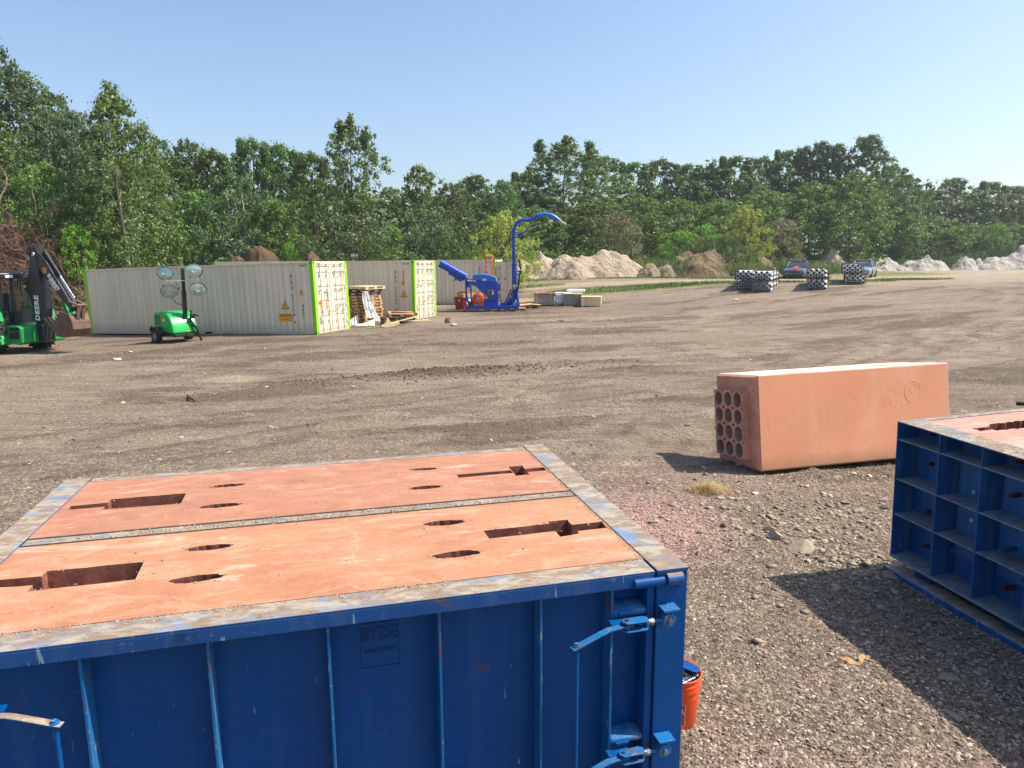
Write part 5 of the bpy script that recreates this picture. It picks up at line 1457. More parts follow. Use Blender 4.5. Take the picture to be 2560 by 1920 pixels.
# cab
cx0, cx1, cyh = -1.45, .30, .78
b = MB()
for x in (cx0, -.55, cx1 - .04):
    for y in (-cyh, cyh - .07): b.beam((x, y + .035, 1.0), (x - (.06 if x > 0 else -.06), y + .035, 2.72), .08, .08)
b.box(cx0, cx1, -cyh, cyh, .98, 1.08); b.build('cab_frame', M_jdb, bh, bevel=.01)
b = MB(); b.prism([(cx0 - .12, 2.70), (cx0 - .10, 2.86), (cx0 + .1, 2.93), (cx1 - .05, 2.93), (cx1 + .14, 2.86), (cx1 + .16, 2.66)], -cyh - .06, cyh + .06); b.build('cab_roof', M_jdb, bh, bevel=.03, smooth=50)
b = MB(); b.box(-.95, -.42, -cyh - .085, -cyh - .062, 2.70, 2.80); b.build('tail_lamp', M_tail, bh, bevel=.008)
b = MB(); b.box(cx1 + .162, cx1 + .19, -.68, -.42, 2.70, 2.80); b.box(cx1 + .162, cx1 + .19, .42, .68, 2.70, 2.80); b.build('work_lamp', M_paper, bh)
b = MB(); b.box(-.50, .02, -cyh - .068, -cyh - .062, 2.62, 2.66); b.build('roof_lettering_strip', M_paper, bh)
for x0, x1, z0_, z1_ in ((cx0 + .08, -.60, 1.12, 2.66), (-.50, cx1 - .10, 1.12, 2.66)):
    b = MB(); b.box(x0, x1, -cyh + .02, -cyh + .03, z0_, z1_); b.build('side_window', M_cabglass, bh)
    b = MB(); b.box(x0, x1, cyh - .03, cyh - .02, z0_, z1_); b.build('side_window', M_cabglass, bh)
b = MB(); b.box(cx1 - .03, cx1 - .02, -cyh + .08, cyh - .08, 1.15, 2.66); b.build('rear_window', M_cabglass, bh)
b = MB()
for z in (1.62, 1.98, 2.26): b.box(-.50, cx1 - .1, -cyh + .0, -cyh + .018, z, z + .022)
b.build('window_bar', M_galv, bh)
b = MB(); b.box(-.85, -.35, -.26, .26, 1.35, 1.48); b.box(-.92, -.80, -.24, .24, 1.40, 2.12); b.build('seat', M_black, bh, bevel=.05, smooth=50)
b = MB(); b.box(-.1, .2, -.35, .3, 1.08, 1.5); b.cyl((.05, -.2, 1.5), (.12, -.2, 1.78), .015, 8); b.cyl((.05, .1, 1.5), (.12, .1, 1.78), .015, 8); b.build('control_console', M_jdb, bh, bevel=.03)
for y in (-1.14, .74):
    b = MB(); b.prism([(-1.1, 1.05), (-1.0, 1.55), (-.75, 1.68), (.0, 1.68), (.22, 1.5), (.34, 1.15), (.28, 1.12), (.12, 1.42), (-.05, 1.6), (-.72, 1.6), (-.93, 1.5), (-1.03, 1.05)], y, y + .40); b.build('fender', M_jd, bh, bevel=.02)
# backhoe frame, stabilisers
b = MB(); b.prism([(.30, .42), (.30, 1.02), (.95, 1.02), (1.12, .95), (1.15, .42), (.95, .35)], -.82, .82); b.build('backhoe_frame', M_jd, bh, bevel=.03)
b = MB(); b.box(.55, 1.0, -.83, -.822, .55, .80); b.box(.60, 1.05, -.83, -.822, .86, .97); b.build('frame_opening', M_dark, bh)
b = MB()
for k in range(5): b.tube([(.5 + .1 * k, -.84, .92 - .05 * k), (.7 + .05 * k, -.92, .80), (1.0, -.86, .60 + .06 * k)], .02, 6)
b.build('hydraulic_hose', M_hose, bh)
for y in (-.92, .92):
    b = MB(); b.beam((-.22, y, 1.45), (.48, y * 1.05, .50), .14, .24, up=(0, 1, 0)); b.beam((.44, y * 1.05, .56), (.52, y * 1.05, .36), .36, .12, up=(1, 0, 0)); b.build('stabiliser', M_jd, bh, bevel=.015)
    b = MB(); b.cyl((-.08, y * .96, 1.5), (.15, y, .95), .05, 10); b.build('stabiliser_cylinder', M_chrome, bh, smooth=40)
# swing post and boom (outline in local x/z)
b = MB(); b.prism([(1.05, .40), (1.45, .45), (1.42, 1.05), (1.05, 1.05)], -.22, .22); b.build('swing_post', M_jdb, bh, bevel=.03)
boom = [(1.12, .55), (1.36, .55), (1.44, 1.1), (1.55, 1.6), (1.52, 2.3), (1.46, 2.9), (1.44, 3.35), (1.38, 3.66), (1.20, 3.66), (1.10, 3.42), (.98, 3.05), (.86, 2.62), (.60, 2.46), (.56, 2.32), (.82, 2.05), (.98, 1.5), (1.04, .95)]
b = MB(); b.prism(boom, -.16, .16); bo = b.build('boom', M_jdb, bh, bevel=.012)
text_on('DEERE', .30, M_paper, (1.20, -.175, 1.62), (0.05, 0, 1), (-1, 0, .05), bh, depth=.002, name='boom_lettering', sx=1.0, bold=.012, spacing=1.08)
for x, z, r_ in ((.70, 2.38, .05), (1.32, 3.52, .07), (1.24, .66, .07)):
    c = MB(); c.cyl((x, -.2, z), (x, .2, z), r_, 14); c.build('pivot_pin', M_galv, bo, smooth=40)
b = MB(); b.cyl((1.08, 0, 3.0), (1.22, 0, 3.5), .065, 10); b.box(1.05, 1.30, -.2, .2, 3.48, 3.78); b.cyl((1.14, -.24, 3.6), (1.14, .24, 3.6), .10, 12); b.build('knuckle', M_jdb, bh, bevel=.01)
st0, st1 = Vector((1.38, 0, 3.50)), Vector((2.92, 0, 1.62))
sd = (st1 - st0).normalized(); sn = Vector((sd.z, 0, -sd.x))
if sn.z < 0: sn = -sn
def sp(a, o): p = st0 + sd * a + sn * o; return (p.x, p.z)
b = MB(); b.prism([sp(-.1, -.02), sp(-.05, .16), sp(.5, .22), sp(1.5, .14), sp(2.40, .08), sp(2.46, -.08), sp(2.3, -.13), sp(1.2, -.20), sp(.45, -.24), sp(.0, -.12)], -.14, .14); b.build('dipper_stick', M_jdb, bh, bevel=.01)
b = MB(); p0 = st0 + sd * .1 + sn * .30; p1 = st0 + sd * 1.15 + sn * .26
b.cyl(p0, p1, .062, 12); b.build('bucket_cylinder', M_jdb, bh, smooth=40)
b = MB(); b.cyl(p1, st0 + sd * 2.15 + sn * .22, .034, 12); b.build('cylinder_rod', M_chrome, bh, smooth=40)
lx = (sd.x, 0, sd.z)
text_on('SUMMIT', .20, M_paper, tuple(st0 + sd * 1.22 + Vector((0, -.1415, 0)) + sn * -.03), lx, tuple(sn), bh, depth=.002, name='stick_lettering', bold=.012)
text_on('EQUIPMENT', .085, M_paper, tuple(st0 + sd * 1.25 + Vector((0, -.1415, 0)) + sn * -.145), lx, tuple(sn), bh, depth=.002, name='stick_lettering', bold=.004)
b = MB(); c0 = st0 + sd * .66 + sn * -.05
for k in range(10):
    a = k * math.pi / 5
    b.add([(c0.x + .06 * math.cos(a - .3), -.1425, c0.z + .06 * math.sin(a - .3)), (c0.x + .15 * math.cos(a), -.1425, c0.z + .15 * math.sin(a)), (c0.x + .06 * math.cos(a + .3), -.1425, c0.z + .06 * math.sin(a + .3))], [(0, 1, 2)])
b.ring((c0.x, -.1425, c0.z), (c0.x, -.145, c0.z), .08, .04, 14); b.build('sun_emblem', M_yellow, bh)
b = MB()
for k in range(5):
    o_ = -.1 + .05 * k
    b.tube([(1.10, o_, 2.9), (1.05 + .02 * k, o_, 3.5), (1.28, o_, 3.84 + .02 * k), (1.62 + .05 * k, o_, 3.45), (1.72 + .03 * k, o_, 2.95), (1.58, o_, 2.75)], .018, 6)
b.tube([(.85, -.2, 2.9), (.62, -.24, 2.7), (.52, -.24, 2.3), (.55, -.22, 2.05)], .02, 6); b.tube([(.6, -.2, 2.85), (.48, -.22, 2.75), (.40, -.24, 2.4)], .018, 6)
b.build('hydraulic_hose', M_hose, bh, smooth=60)
# linkage and bucket
e = st0 + sd * 2.40
b = MB(); b.beam((e.x - .1, -.16, e.z + .25), (e.x + .32, -.16, e.z + .10), .05, .10, up=(0, 1, 0)); b.beam((e.x - .1, .16, e.z + .25), (e.x + .32, .16, e.z + .10), .05, .10, up=(0, 1, 0))
b.beam((e.x + .30, -.1, e.z + .12), (e.x + .12, -.1, e.z - .62), .06, .12, up=(0, 1, 0)); b.beam((e.x + .30, .1, e.z + .12), (e.x + .12, .1, e.z - .62), .06, .12, up=(0, 1, 0)); b.cyl((e.x + .31, -.2, e.z + .11), (e.x + .31, .2, e.z + .11), .045, 10)
b.build('linkage', M_bk, bh, bevel=.008)
b = MB()
bp = [(e.x - .30, e.z - .12), (e.x + .10, e.z - .18), (e.x + .22, e.z - .45), (e.x + .24, e.z - .72), (e.x + .05, e.z - .95), (e.x - .25, e.z - 1.02), (e.x - .62, e.z - .98), (e.x - 1.02, e.z - .58), (e.x - 1.20, e.z - .38), (e.x - 1.14, e.z - .34), (e.x - .78, e.z - .56)]
for y in (-.36, .34): b.prism([bp[0], bp[1], bp[2], bp[3], bp[4], bp[5], bp[6], bp[7], bp[10]], y, y + .02)
sh = [bp[1], bp[2], bp[3], bp[4], bp[5], bp[6], bp[7]]
vs = [(x, y, z) for x, z in sh for y in (-.34, .34)]; b.add(vs, [(2 * i, 2 * i + 1, 2 * i + 3, 2 * i + 2) for i in range(len(sh) - 1)])
b.build('digging_bucket', M_bk, bh, bevel=.006)
for k in range(5):
    y = -.33 + .15 * k; c = MB(); c.beam((e.x - .98, y + .03, e.z - .60), (e.x - 1.24, y + .03, e.z - .34), .07, .04); c.build('bucket_tooth', M_bk, bh, bevel=.01)
b = MB(); b.beam((2.0, .55, 1.15), (1.72, .55, 1.85), .28, .16, up=(1, 0, 0)); b.beam((1.7, .55, 1.2), (2.05, .55, 1.6), .14, .12); b.build('far_stabiliser_foot', M_jd, bh, bevel=.02)
text_on('310L', .14, M_paper, (-.02, -.81, 1.30), (1, 0, 0), (0, 0, 1), bh, depth=.001, name='side_marking', bold=.004)

# ================================================================== blue blower machine on a skid
M_mb = paint('machine_blue', '#0b3fa6', sc=1.6, var=.10, dirt=hexv('#1f4f9b'), damt=.2, rough=.3, bump=.03)
M_mbl = paint('machine_blue_light', '#1768c4', sc=1.6, var=.08, rough=.3, bump=.03)
M_or = paint('fan_orange', '#c94a22', sc=3, var=.2, dirt=hexv('#7e2c18'), damt=.5)
ZM = ground_at(-1.2, 41.1) + .17
Mm = Matrix.Translation((-1.17, 40.95, ZM)) @ Matrix.Rotation(R(4), 4, 'Z')
mc = empty('blower_machine', mat=Mm, label='blue skid-mounted blower with tall bent delivery pipe and sloping inlet chute', cat='machine')
K_ = 1 / 43.3
def ev(px, py): return ((px - 1230) * K_, (775 - py) * K_)     # side-elevation sketch units to metres
def P2(*a): return [ev(*p) for p in a]
b = MB(); b.box(*[ev(1166, 0)[0], ev(1296, 0)[0]], -.62, -.50, 0, .17); b.box(ev(1166, 0)[0], ev(1296, 0)[0], .50, .62, 0, .17); b.box(ev(1166, 0)[0], ev(1169, 0)[0], -.5, .5, 0, .17); b.box(ev(1293, 0)[0], ev(1296, 0)[0], -.5, .5, 0, .17); b.box(ev(1166, 0)[0] + .1, ev(1294, 0)[0] - .02, -.5, .5, .13, .16)
b.build('skid_frame', M_mb, mc, bevel=.01)
b = MB(); b.box(ev(1287, 0)[0], ev(1295, 0)[0], -.70, -.45, .16, .36); b.build('frame_foot', M_mbl, mc, bevel=.008)
b = MB(); b.box(ev(1208, 0)[0], ev(1247.5, 0)[0], -.45, .42, .165, .54); b.build('motor_housing', M_mb, mc, bevel=.015)
hop = P2((1172, 702), (1245, 711), (1247, 750), (1243, 752), (1238, 755), (1228, 755), (1219, 745), (1191, 719), (1186, 718), (1172, 712))
b = MB(); b.prism(hop, -.55, .45); b.build('hopper', M_mb, mc, bevel=.015)
b = MB(); b.prism(P2((1184, 703), (1185, 694), (1190, 691), (1200, 690.5), (1222, 692), (1238, 696), (1242, 700), (1242, 710)), -.56, .46); b.build('hopper_lid', M_mbl, mc, bevel=.03, smooth=50)
b = MB(); b.prism(P2((1168, 700), (1173, 700), (1177, 715), (1178, 723), (1168, 723)), -.40, .32); b.build('inlet_box', M_mb, mc, bevel=.01)
# round chute
c0 = Vector((*[ev(1167, 699)[0]], -.05, ev(0, 698)[1])); c1_ = Vector((ev(1105.5, 668)[0], -.05, ev(0, 663)[1]))
b = MB(); dd = (c1_ - c0).normalized(); b.tube([c0, c1_], [.225, .225], 28, cap=False); b.ring(c1_, c1_ - dd * .10, .238, .21, 28); b.ring(c0, c0 + dd * .40, .245, .225, 28); b.tube([c0 - dd * .02, c0], .24, 28)
b.build('inlet_chute', M_mb, mc, smooth=40)
b = MB(); nn = dd.cross(Vector((0, 1, 0))); nn = nn if nn.z < 0 else -nn
b.beam(c0 + nn * .24 + dd * .1, c0 + nn * .24 + dd * .95, .30, .16); b.beam(c0 + nn * .31 + dd * .1, c0 + nn * .31 + dd * .5, .2, .12); b.cyl(c0 + nn * .34 + dd * .45, c0 + nn * .50 + dd * .45, .04, 8)
b.build('chute_drive', M_mb, mc, bevel=.02)
for y in (-.52, .45):
    b = MB(); b.prism(P2((1166, 699), (1171, 699), (1170, 730), (1172, 748), (1176, 762), (1172, 762), (1166, 750)), y, y + .05); b.build('stand_plate', M_mb, mc, bevel=.005)
    b = MB(); x, z = ev(1181, 0)[0], ev(0, 717)[1]; b.beam((x, y, .15), (x - .02, y, z), .09, .07); b.build('stand_leg', M_mb, mc, bevel=.005)
# orange fan
fx_, fz_ = ev(1197.5, 749.5)
b = MB(); b.lathe([(.001, -.16), (.24, -.16), (.32, -.10), (.335, 0), (.32, .10), (.24, .16), (.13, .17), (.12, .10), (.001, .09)], 28, 0, Matrix.Translation((fx_, -.52, fz_)) @ Matrix.Rotation(R(90), 4, 'X'))
b.prism([(fx_ - .05, fz_ - .33), (fx_ + .30, fz_ - .42), (fx_ + .30, fz_ - .12), (fx_ + .1, fz_ - .1)], -.66, -.38); fan = b.build('fan_casing', M_or, mc, smooth=45)
b = MB()
for k in range(12):
    a = k * math.pi / 6; b.beam((fx_ + .15 * math.cos(a), -.69, fz_ + .15 * math.sin(a)), (fx_ + .30 * math.cos(a), -.665, fz_ + .30 * math.sin(a)), .018, .03)
b.build('casing_rib', M_or, fan)
b = MB(); b.cyl((fx_, -.72, fz_), (fx_, -.60, fz_), .115, 18); b.build('fan_inlet', M_greyv, fan, smooth=40)
b = MB(); b.box(ev(1172, 0)[0], ev(1186, 0)[0], -.62, -.35, .17, .42); b.build('battery_box', M_chassis, mc, bevel=.01)
b = MB(); b.box(ev(1221, 0)[0], ev(1236, 0)[0], -.565, -.553, ev(0, 741)[1], ev(0, 729)[1]); f_ = b.build('inspection_window', M_wood_grey, mc, bevel=.006)
b = MB(); b.box(ev(1223, 0)[0], ev(1234, 0)[0], -.572, -.5655, ev(0, 739)[1], ev(0, 731)[1]); b.build('pane', M_bucket if False else M_rust, f_)
b = MB(); b.box(ev(1231, 0)[0], ev(1234, 0)[0], -.578, -.5725, ev(0, 739)[1], ev(0, 733)[1]); b.build('tag', M_paper, f_)
b = MB(); b.box(ev(1208, 0)[0], ev(1217, 0)[0], -.572, -.562, ev(0, 707)[1], ev(0, 702)[1]); b.build('lid_handle', M_galv, mc, bevel=.004)
for x0, x1, m in ((1172, 1178, M_paper), (1179, 1185, M_paper), (1186, 1192, M_yellow)):
    b = MB(); b.box(ev(x0, 0)[0], ev(x1, 0)[0], -.5535, -.5505, ev(0, 706.5)[1] - (.05 if x0 > 1180 else .02), ev(0, 703.5)[1] - .02); b.build('warning_label', m, mc)
b = MB(); b.box(ev(1247.5, 0)[0], ev(1252, 0)[0], -.3, .2, ev(0, 731)[1], ev(0, 714)[1]); b.box(ev(1243, 0)[0], ev(1247, 0)[0], -.35, .25, ev(0, 711)[1] + .002, ev(0, 698)[1]); b.build('control_box', M_mb, mc, bevel=.01)
b = MB(); b.box(ev(1242, 0)[0], ev(1244.5, 0)[0], -.57, -.562, ev(0, 709)[1], ev(0, 697)[1]); b.build('white_edge_label', M_paper, mc)
# delivery pipe
def arc(pts, n=8):
    P = [Vector((p[0], p[1])) for p in pts]; out = []
    for i in range(len(P) - 1):
        a, b_, c, d = P[max(i - 1, 0)], P[i], P[i + 1], P[min(i + 2, len(P) - 1)]
        for k in range(n):
            t = k / n; q = .5 * ((2 * b_) + (c - a) * t + (2 * a - 5 * b_ + 4 * c - d) * t * t + (3 * b_ - a - 3 * c + d) * t ** 3); out.append(q)
    out.append(P[-1]); return out
YM = -.05
up_pts = [(x, YM, z) for x, z in [ev(1288, 714), ev(1287, 690), ev(1286.5, 660), ev(1286, 630)]]
b = MB(); b.tube([(ev(1288, 0)[0], YM, ev(0, 716)[1]), (ev(1287.5, 0)[0], YM, ev(0, 668)[1])], .135, 20); b.ring((ev(1287.5, 0)[0], YM, ev(0, 670)[1]), (ev(1287.5, 0)[0], YM, ev(0, 666)[1]), .17, .13, 20); b.ring((ev(1288, 0)[0], YM, ev(0, 716)[1]), (ev(1288, 0)[0], YM, ev(0, 713)[1]), .16, .12, 20)
b.build('swivel_column', M_mb, mc, smooth=40)
pp_ = arc([ev(1287, 668), ev(1286.5, 640), ev(1286, 600), ev(1287, 585), ev(1292, 572), ev(1300, 564), ev(1311, 561), ev(1323, 561.5), ev(1335, 557), ev(1345, 552)])
b = MB(); b.tube([(q.x, YM, q.y) for q in pp_], .095, 18); b.ring((ev(1345, 0)[0], YM, ev(0, 552.5)[1]), (ev(1347, 0)[0], YM, ev(0, 551.6)[1]), .12, .09, 18); b.build('delivery_pipe', M_mb, mc, smooth=40)
pp_ = arc([ev(1345, 552), ev(1354, 548.5), ev(1364, 547), ev(1376, 549), ev(1387, 554), ev(1397, 561)])
b = MB(); b.tube([(q.x, YM, q.y) for q in pp_], .115, 18); b.build('spout_pipe', M_mbl, mc, smooth=40)
b = MB(); q = [ev(1396.5, 560.5), ev(1400, 563.5), ev(1407, 569), ev(1413, 570), ev(1415.5, 573)]
b.tube([(x, YM, z) for x, z in q], [.12, .11, .085, .07, .05], 14); b.build('spout_sleeve', M_wood_grey, mc, smooth=50)
b = MB(); b.tube([(*[ev(1292, 604)[0]], YM, ev(0, 604)[1]), (ev(1322, 0)[0], YM, ev(0, 584)[1])], .045, 10); b.tube([(ev(1290, 0)[0], YM, ev(0, 597)[1]), (ev(1312, 0)[0], YM, ev(0, 592)[1])], .03, 8); b.tube([(ev(1290, 0)[0], YM, ev(0, 590)[1]), (ev(1305, 0)[0], YM, ev(0, 594)[1])], .025, 8); b.build('ram', M_mb, mc, smooth=40)
b = MB(); b.cyl((ev(1322, 0)[0], YM, ev(0, 584)[1]), (ev(1346, 0)[0], YM, ev(0, 574)[1]), .022, 8); b.build('ram_rod', M_chrome, mc, smooth=40)
b = MB(); b.cyl((ev(1299, 0)[0], YM, ev(0, 655)[1]), (ev(1304, 0)[0], YM, ev(0, 680)[1]), .05, 10); b.build('ram_cylinder', M_black, mc, smooth=40)
b = MB(); b.cyl((ev(1298.5, 0)[0], YM, ev(0, 654)[1]), (ev(1297, 0)[0], YM, ev(0, 632)[1]), .022, 8); b.build('ram_rod', M_chrome, mc, smooth=40)
b = MB(); b.box(ev(1294, 0)[0], ev(1306, 0)[0], -.1, .05, ev(0, 686)[1], ev(0, 683)[1]); b.box(ev(1294, 0)[0], ev(1305, 0)[0], -.1, .05, ev(0, 692)[1], ev(0, 690)[1]); b.build('bracket', M_mb, mc)
b = MB(); hz = arc([ev(1304, 682), ev(1300, 695), ev(1298, 715), ev(1294, 735), ev(1289, 752), ev(1284, 762), ev(1272, 767)])
b.tube([(q.x, YM - .15, q.y) for q in hz], .05, 10); hz = arc([ev(1283, 732), ev(1277, 748), ev(1271, 764)]); b.tube([(q.x, YM - .18, q.y) for q in hz], .04, 8); b.build('hose', M_hose, mc, smooth=50)
b = MB(); hz = arc([ev(1290, 728), ev(1288, 742), ev(1282, 756), ev(1270, 764), ev(1252, 766)])
b.tube([(q.x, YM, q.y) for q in hz], .12, 16); b.build('lower_elbow', M_mb, mc, smooth=50)
b = MB()
for a0_, a1_ in (((1280, 728), (1265, 766)), ((1292, 722), (1295, 770)), ((1285, 722), (1283, 770)), ((1294, 735), (1300, 772))):
    for y in (-.3, .3): p, q = ev(*a0_), ev(*a1_); b.beam((p[0], YM + y * .4, p[1]), (q[0], y, q[1]), .05, .05)
b.build('brace', M_mb, mc)
for k, (x, y, lb) in enumerate(((-2.55, 40.75, 'pallet under the left end of the blue machine'), (-1.3, 40.85, 'pallet under the middle of the blue machine'), (-.35, 40.9, 'pallet under the right end of the blue machine, below the pipe'))):
    pallet((x, y - .25, ground_at(x, y) + .005), R(4), M_wood, lb, 'pallets under the blue machine')

# ================================================================== bins, ladder, crates by the machine
M_red = paint('dark_red_bin', '#8c1f1c', sc=2, var=.15, dirt=hexv('#5c211b'), damt=.3)
M_card = paint('cardboard', '#c9a477', sc=3, var=.12, rough=.85)
zr = ground_at(-3.2, 42.6)
Mr = Matrix.Translation((-2.85, 42.15, zr)) @ Matrix.Rotation(R(35), 4, 'Z')
b = MB(); w0, w1, d0_, d1_, h_ = .58, .66, .45, .52, .78
def frus(b, x0, x1, y0, y1, e, z0, z1):
    b.add([(x0, y0, z0), (x1, y0, z0), (x1, y1, z0), (x0, y1, z0), (x0 - e, y0 - e, z1), (x1 + e, y0 - e, z1), (x1 + e, y1 + e, z1), (x0 - e, y1 + e, z1)], [(0, 3, 2, 1), (0, 1, 5, 4), (1, 2, 6, 5), (2, 3, 7, 6), (3, 0, 4, 7)])
frus(b, 0, .95, 0, .90, .05, 0, .72); frus(b, .02, .93, .02, .88, .045, .02, .72); b.box(-.07, 1.02, -.07, -.04, .69, .74); b.box(-.07, 1.02, .94, .97, .69, .74); b.box(-.07, -.04, -.04, .94, .69, .74); b.box(.99, 1.02, -.04, .94, .69, .74)
bin_ = b.build('bin', M_red, mat=Mr, label='dark red open bin with a cardboard box in it, left of the blue machine', cat='bin')
c = MB(); c.box(-.052, -.048, .3, .46, .48, .6); c.build('bin_label', M_paper, bin_)
c = MB(); c.add([(.2, -.06, .68), (.48, -.06, .70), (.46, -.065, .35), (.3, -.06, .25), (.18, -.065, .4)], [(0, 1, 2, 3, 4)]); c.build('taped_paper', M_paper, bin_)
b = MB(); b.box(.06, .88, .08, .82, .30, .95); b.box(.06, .88, .08, .10, .9505, 1.0); b.add([(.06, .82, .955), (.88, .82, .955), (.75, .45, 1.12), (.1, .5, 1.10)], [(0, 1, 2, 3)])
b.build('cardboard_box', M_card, mat=Mr, label='open cardboard box standing in the dark red bin', cat='cardboard box')
b = MB(); b.beam((.8, .5, .55), (.5, -.02, 1.30), .09, .03); b.build('wood_slat', M_wood_pale, mat=Mr, label='pale slat sticking out of the dark red bin', cat='slat')
b = MB(); frus(b, 0, .9, 0, .6, .04, 0, .85); b.box(-.04, .94, -.04, .64, .8505, .88); b2 = b.build('bin', M_redp, mat=Matrix.Translation((-2.55, 43.1, zr)) @ Matrix.Rotation(R(12), 4, 'Z'), label='brighter red lidded bin behind the legs of the blue machine', cat='bin')
c = MB(); c.box(.62, .78, -.062, -.058, .3, .80); c.build('bin_label', M_paper, b2)
# step ladder
M_lad = paint('ladder_orange', '#e0674a', rough=.45); M_ladr = paint('ladder_rung', '#b9b3ab', rough=.4, metal=.4)
Ml = Matrix.Translation((-1.40, 45.5, ground_at(-1.4, 45.5))) @ Matrix.Rotation(R(10), 4, 'Z')
lad = empty('step_ladder', mat=Ml, label='orange fibreglass step ladder with a yellow top standing against the farthest container', cat='ladder')
for s in (-1, 1):
    b = MB(); b.beam((s * .34, -.45, 0), (s * .19, 0, 3.05), .035, .08); b.build('front_rail', M_lad, lad)
    b = MB(); b.beam((s * .34, .45, 0), (s * .19, .05, 3.05), .035, .06); b.build('rear_rail', M_lad, lad)
for k in range(9):
    f = (k + 1) / 10.0; z = 3.05 * f; hw = .34 + (.19 - .34) * f; y = -.45 * (1 - f); b = MB(); b.box(-hw, hw, y - .04, y + .05, z - .03, z + .02); b.build('rung', M_ladr, lad)
b = MB(); b.box(-.24, .24, -.10, .14, 3.05, 3.15); b.build('top_cap', M_yellow, lad, bevel=.02)
# crates
def crate(M, L, W, H, mt, label, n1=5, n2=3, lid=.03, group='wooden crates'):
    t = empty('wooden_crate', mat=M, label=label, cat='crate', group=group)
    b = MB(); b.box(.02, L - .02, .02, W - .02, .06, H - .001); b.build('core', M_wood_dark, t)
    for i in range(n1):
        a = L / n1; b = MB(); b.box(i * a + .004, (i + 1) * a - .004, 0, .019, .05, H); b.build('plank', mt, t)
    for i in range(n2):
        a = W / n2; b = MB(); b.box(L - .019, L, i * a + .004 + (.02 if i == 0 else 0), (i + 1) * a - .004, .05, H); b.build('plank', mt, t)
    b = MB(); b.box(-.02, L + .02, -.02, W + .02, H + .001, H + lid); b.build('lid', M_wood_pale, t, bevel=.004)
    for x in (.05, L / 2 - .05, L - .15): b = MB(); b.box(x, x + .1, .03, W - .03, 0, .0495); b.build('runner', mt, t)
    return t
def atg(x, y, dz=0): return Matrix.Translation((x, y, ground_at(x, y) + dz))
crate(atg(4.08, 41.85) @ Matrix.Rotation(R(-9), 4, 'Z'), 1.15, 1.1, .56, M_wood_pale, 'pale new wooden crate farthest right, closest to the camera of the pair', 6, 3)
crate(atg(3.15, 42.75) @ Matrix.Rotation(R(-7), 4, 'Z'), 1.05, 1.5, .70, M_wood_grey, 'greyer wooden crate behind and left of the pale crate', 5, 4)
# strapped plywood stack: sheets are parts
t = empty('plywood_stack', mat=atg(1.35, 43.2) @ Matrix.Rotation(R(-2), 4, 'Z'), label='tall strapped stack of grey-edged panels with a brown top', cat='panel stack')
M_ply = paint('brown_panel', '#8a5a41', sc=3, rough=.7, var=.15)
for i in range(9):
    b = MB(); b.box(g.uniform(-.02, .02), 1.22 + g.uniform(-.02, .02), g.uniform(-.01, .01), 1.2, .1 + i * .078, .1 + i * .078 + .070); b.build('panel', M_ply if i == 8 else M_wood_grey, t)
b = MB()
for x in (.18, 1.0): b.box(x, x + .02, -.025, -.02, .08, .81); b.box(x, x + .02, -.02, 1.22, .806, .81)
b.build('strap', M_paper, t)
b = MB(); b.box(0, 1.2, .05, .15, 0, .095); b.box(0, 1.2, 1.0, 1.1, 0, .095); b.build('bearer', M_wood_dark, t)
M_bag = paint('white_bag', '#d9dde2', sc=6, var=.1, rough=.4, bump=.3)
pallet((2.62, 43.0, ground_at(2.6, 43)), R(-2), M_wood, 'pallet under the white bags', 'pallets by the crates', L=1.1)
for i in range(7):
    b = MB(); b.box(-.5, .5, -.45, .45, -.042, .042)
    o = b.build('white_bag', M_bag, mat=atg(3.14, 43.5, .195 + i * .088) @ Matrix.Rotation(R(-2 + g.uniform(-4, 4)), 4, 'Z'), label=f'white bag, {ordn[i] if i < 6 else "topmost"} of the pile' + (' from the pallet' if 0 < i < 6 else '') + ' between the panel stack and the crates', cat='bag', group='white bags on a pallet', bevel=.035, seg=3)
b = MB(); b.box(0, 1.1, 0, .8, 0, .16); o = b.build('plastic_pack', M_bag, mat=atg(3.35, 43.4, .735) @ Matrix.Rotation(R(-7), 4, 'Z'), label='white plastic-wrapped pack lying on the greyer crate', cat='package', bevel=.05, seg=3)
pallet((.55, 41.9, ground_at(.6, 42)), R(18), M_wood, 'pallet holding flattened cardboard right of the blue machine', 'pallets by the crates')
for i, (a, dz, lb) in enumerate(((18, .146, 'lowest'), (24, .18, 'middle'), (12, .215, 'topmost'))):
    b = MB(); b.add([(-.1, -.05, 0), (.55, .0, .05), (1.15, -.06, 0), (1.2, .9, .0), (.6, .95, .06), (-.05, .92, .01)], [(0, 1, 4, 5), (1, 2, 3, 4)])
    o = b.build('cardboard_sheet', M_card, mat=atg(.55 + .05 * i, 41.95, dz) @ Matrix.Rotation(R(a), 4, 'Z'), label=f'{lb} of the flattened cardboard sheets on the pallet', cat='cardboard', group='flattened cardboard sheets')
    m_ = o.modifiers.new('s', 'SOLIDIFY'); m_.thickness = .015
pallet((.35, 43.6, ground_at(.4, 43.8)), R(8), M_wood_pale, 'lower pallet behind the cardboard pallet', 'pallets by the crates')
pallet((.35, 43.6, ground_at(.4, 43.8) + .146), R(10), M_wood, 'upper pallet behind the cardboard pallet', 'pallets by the crates')

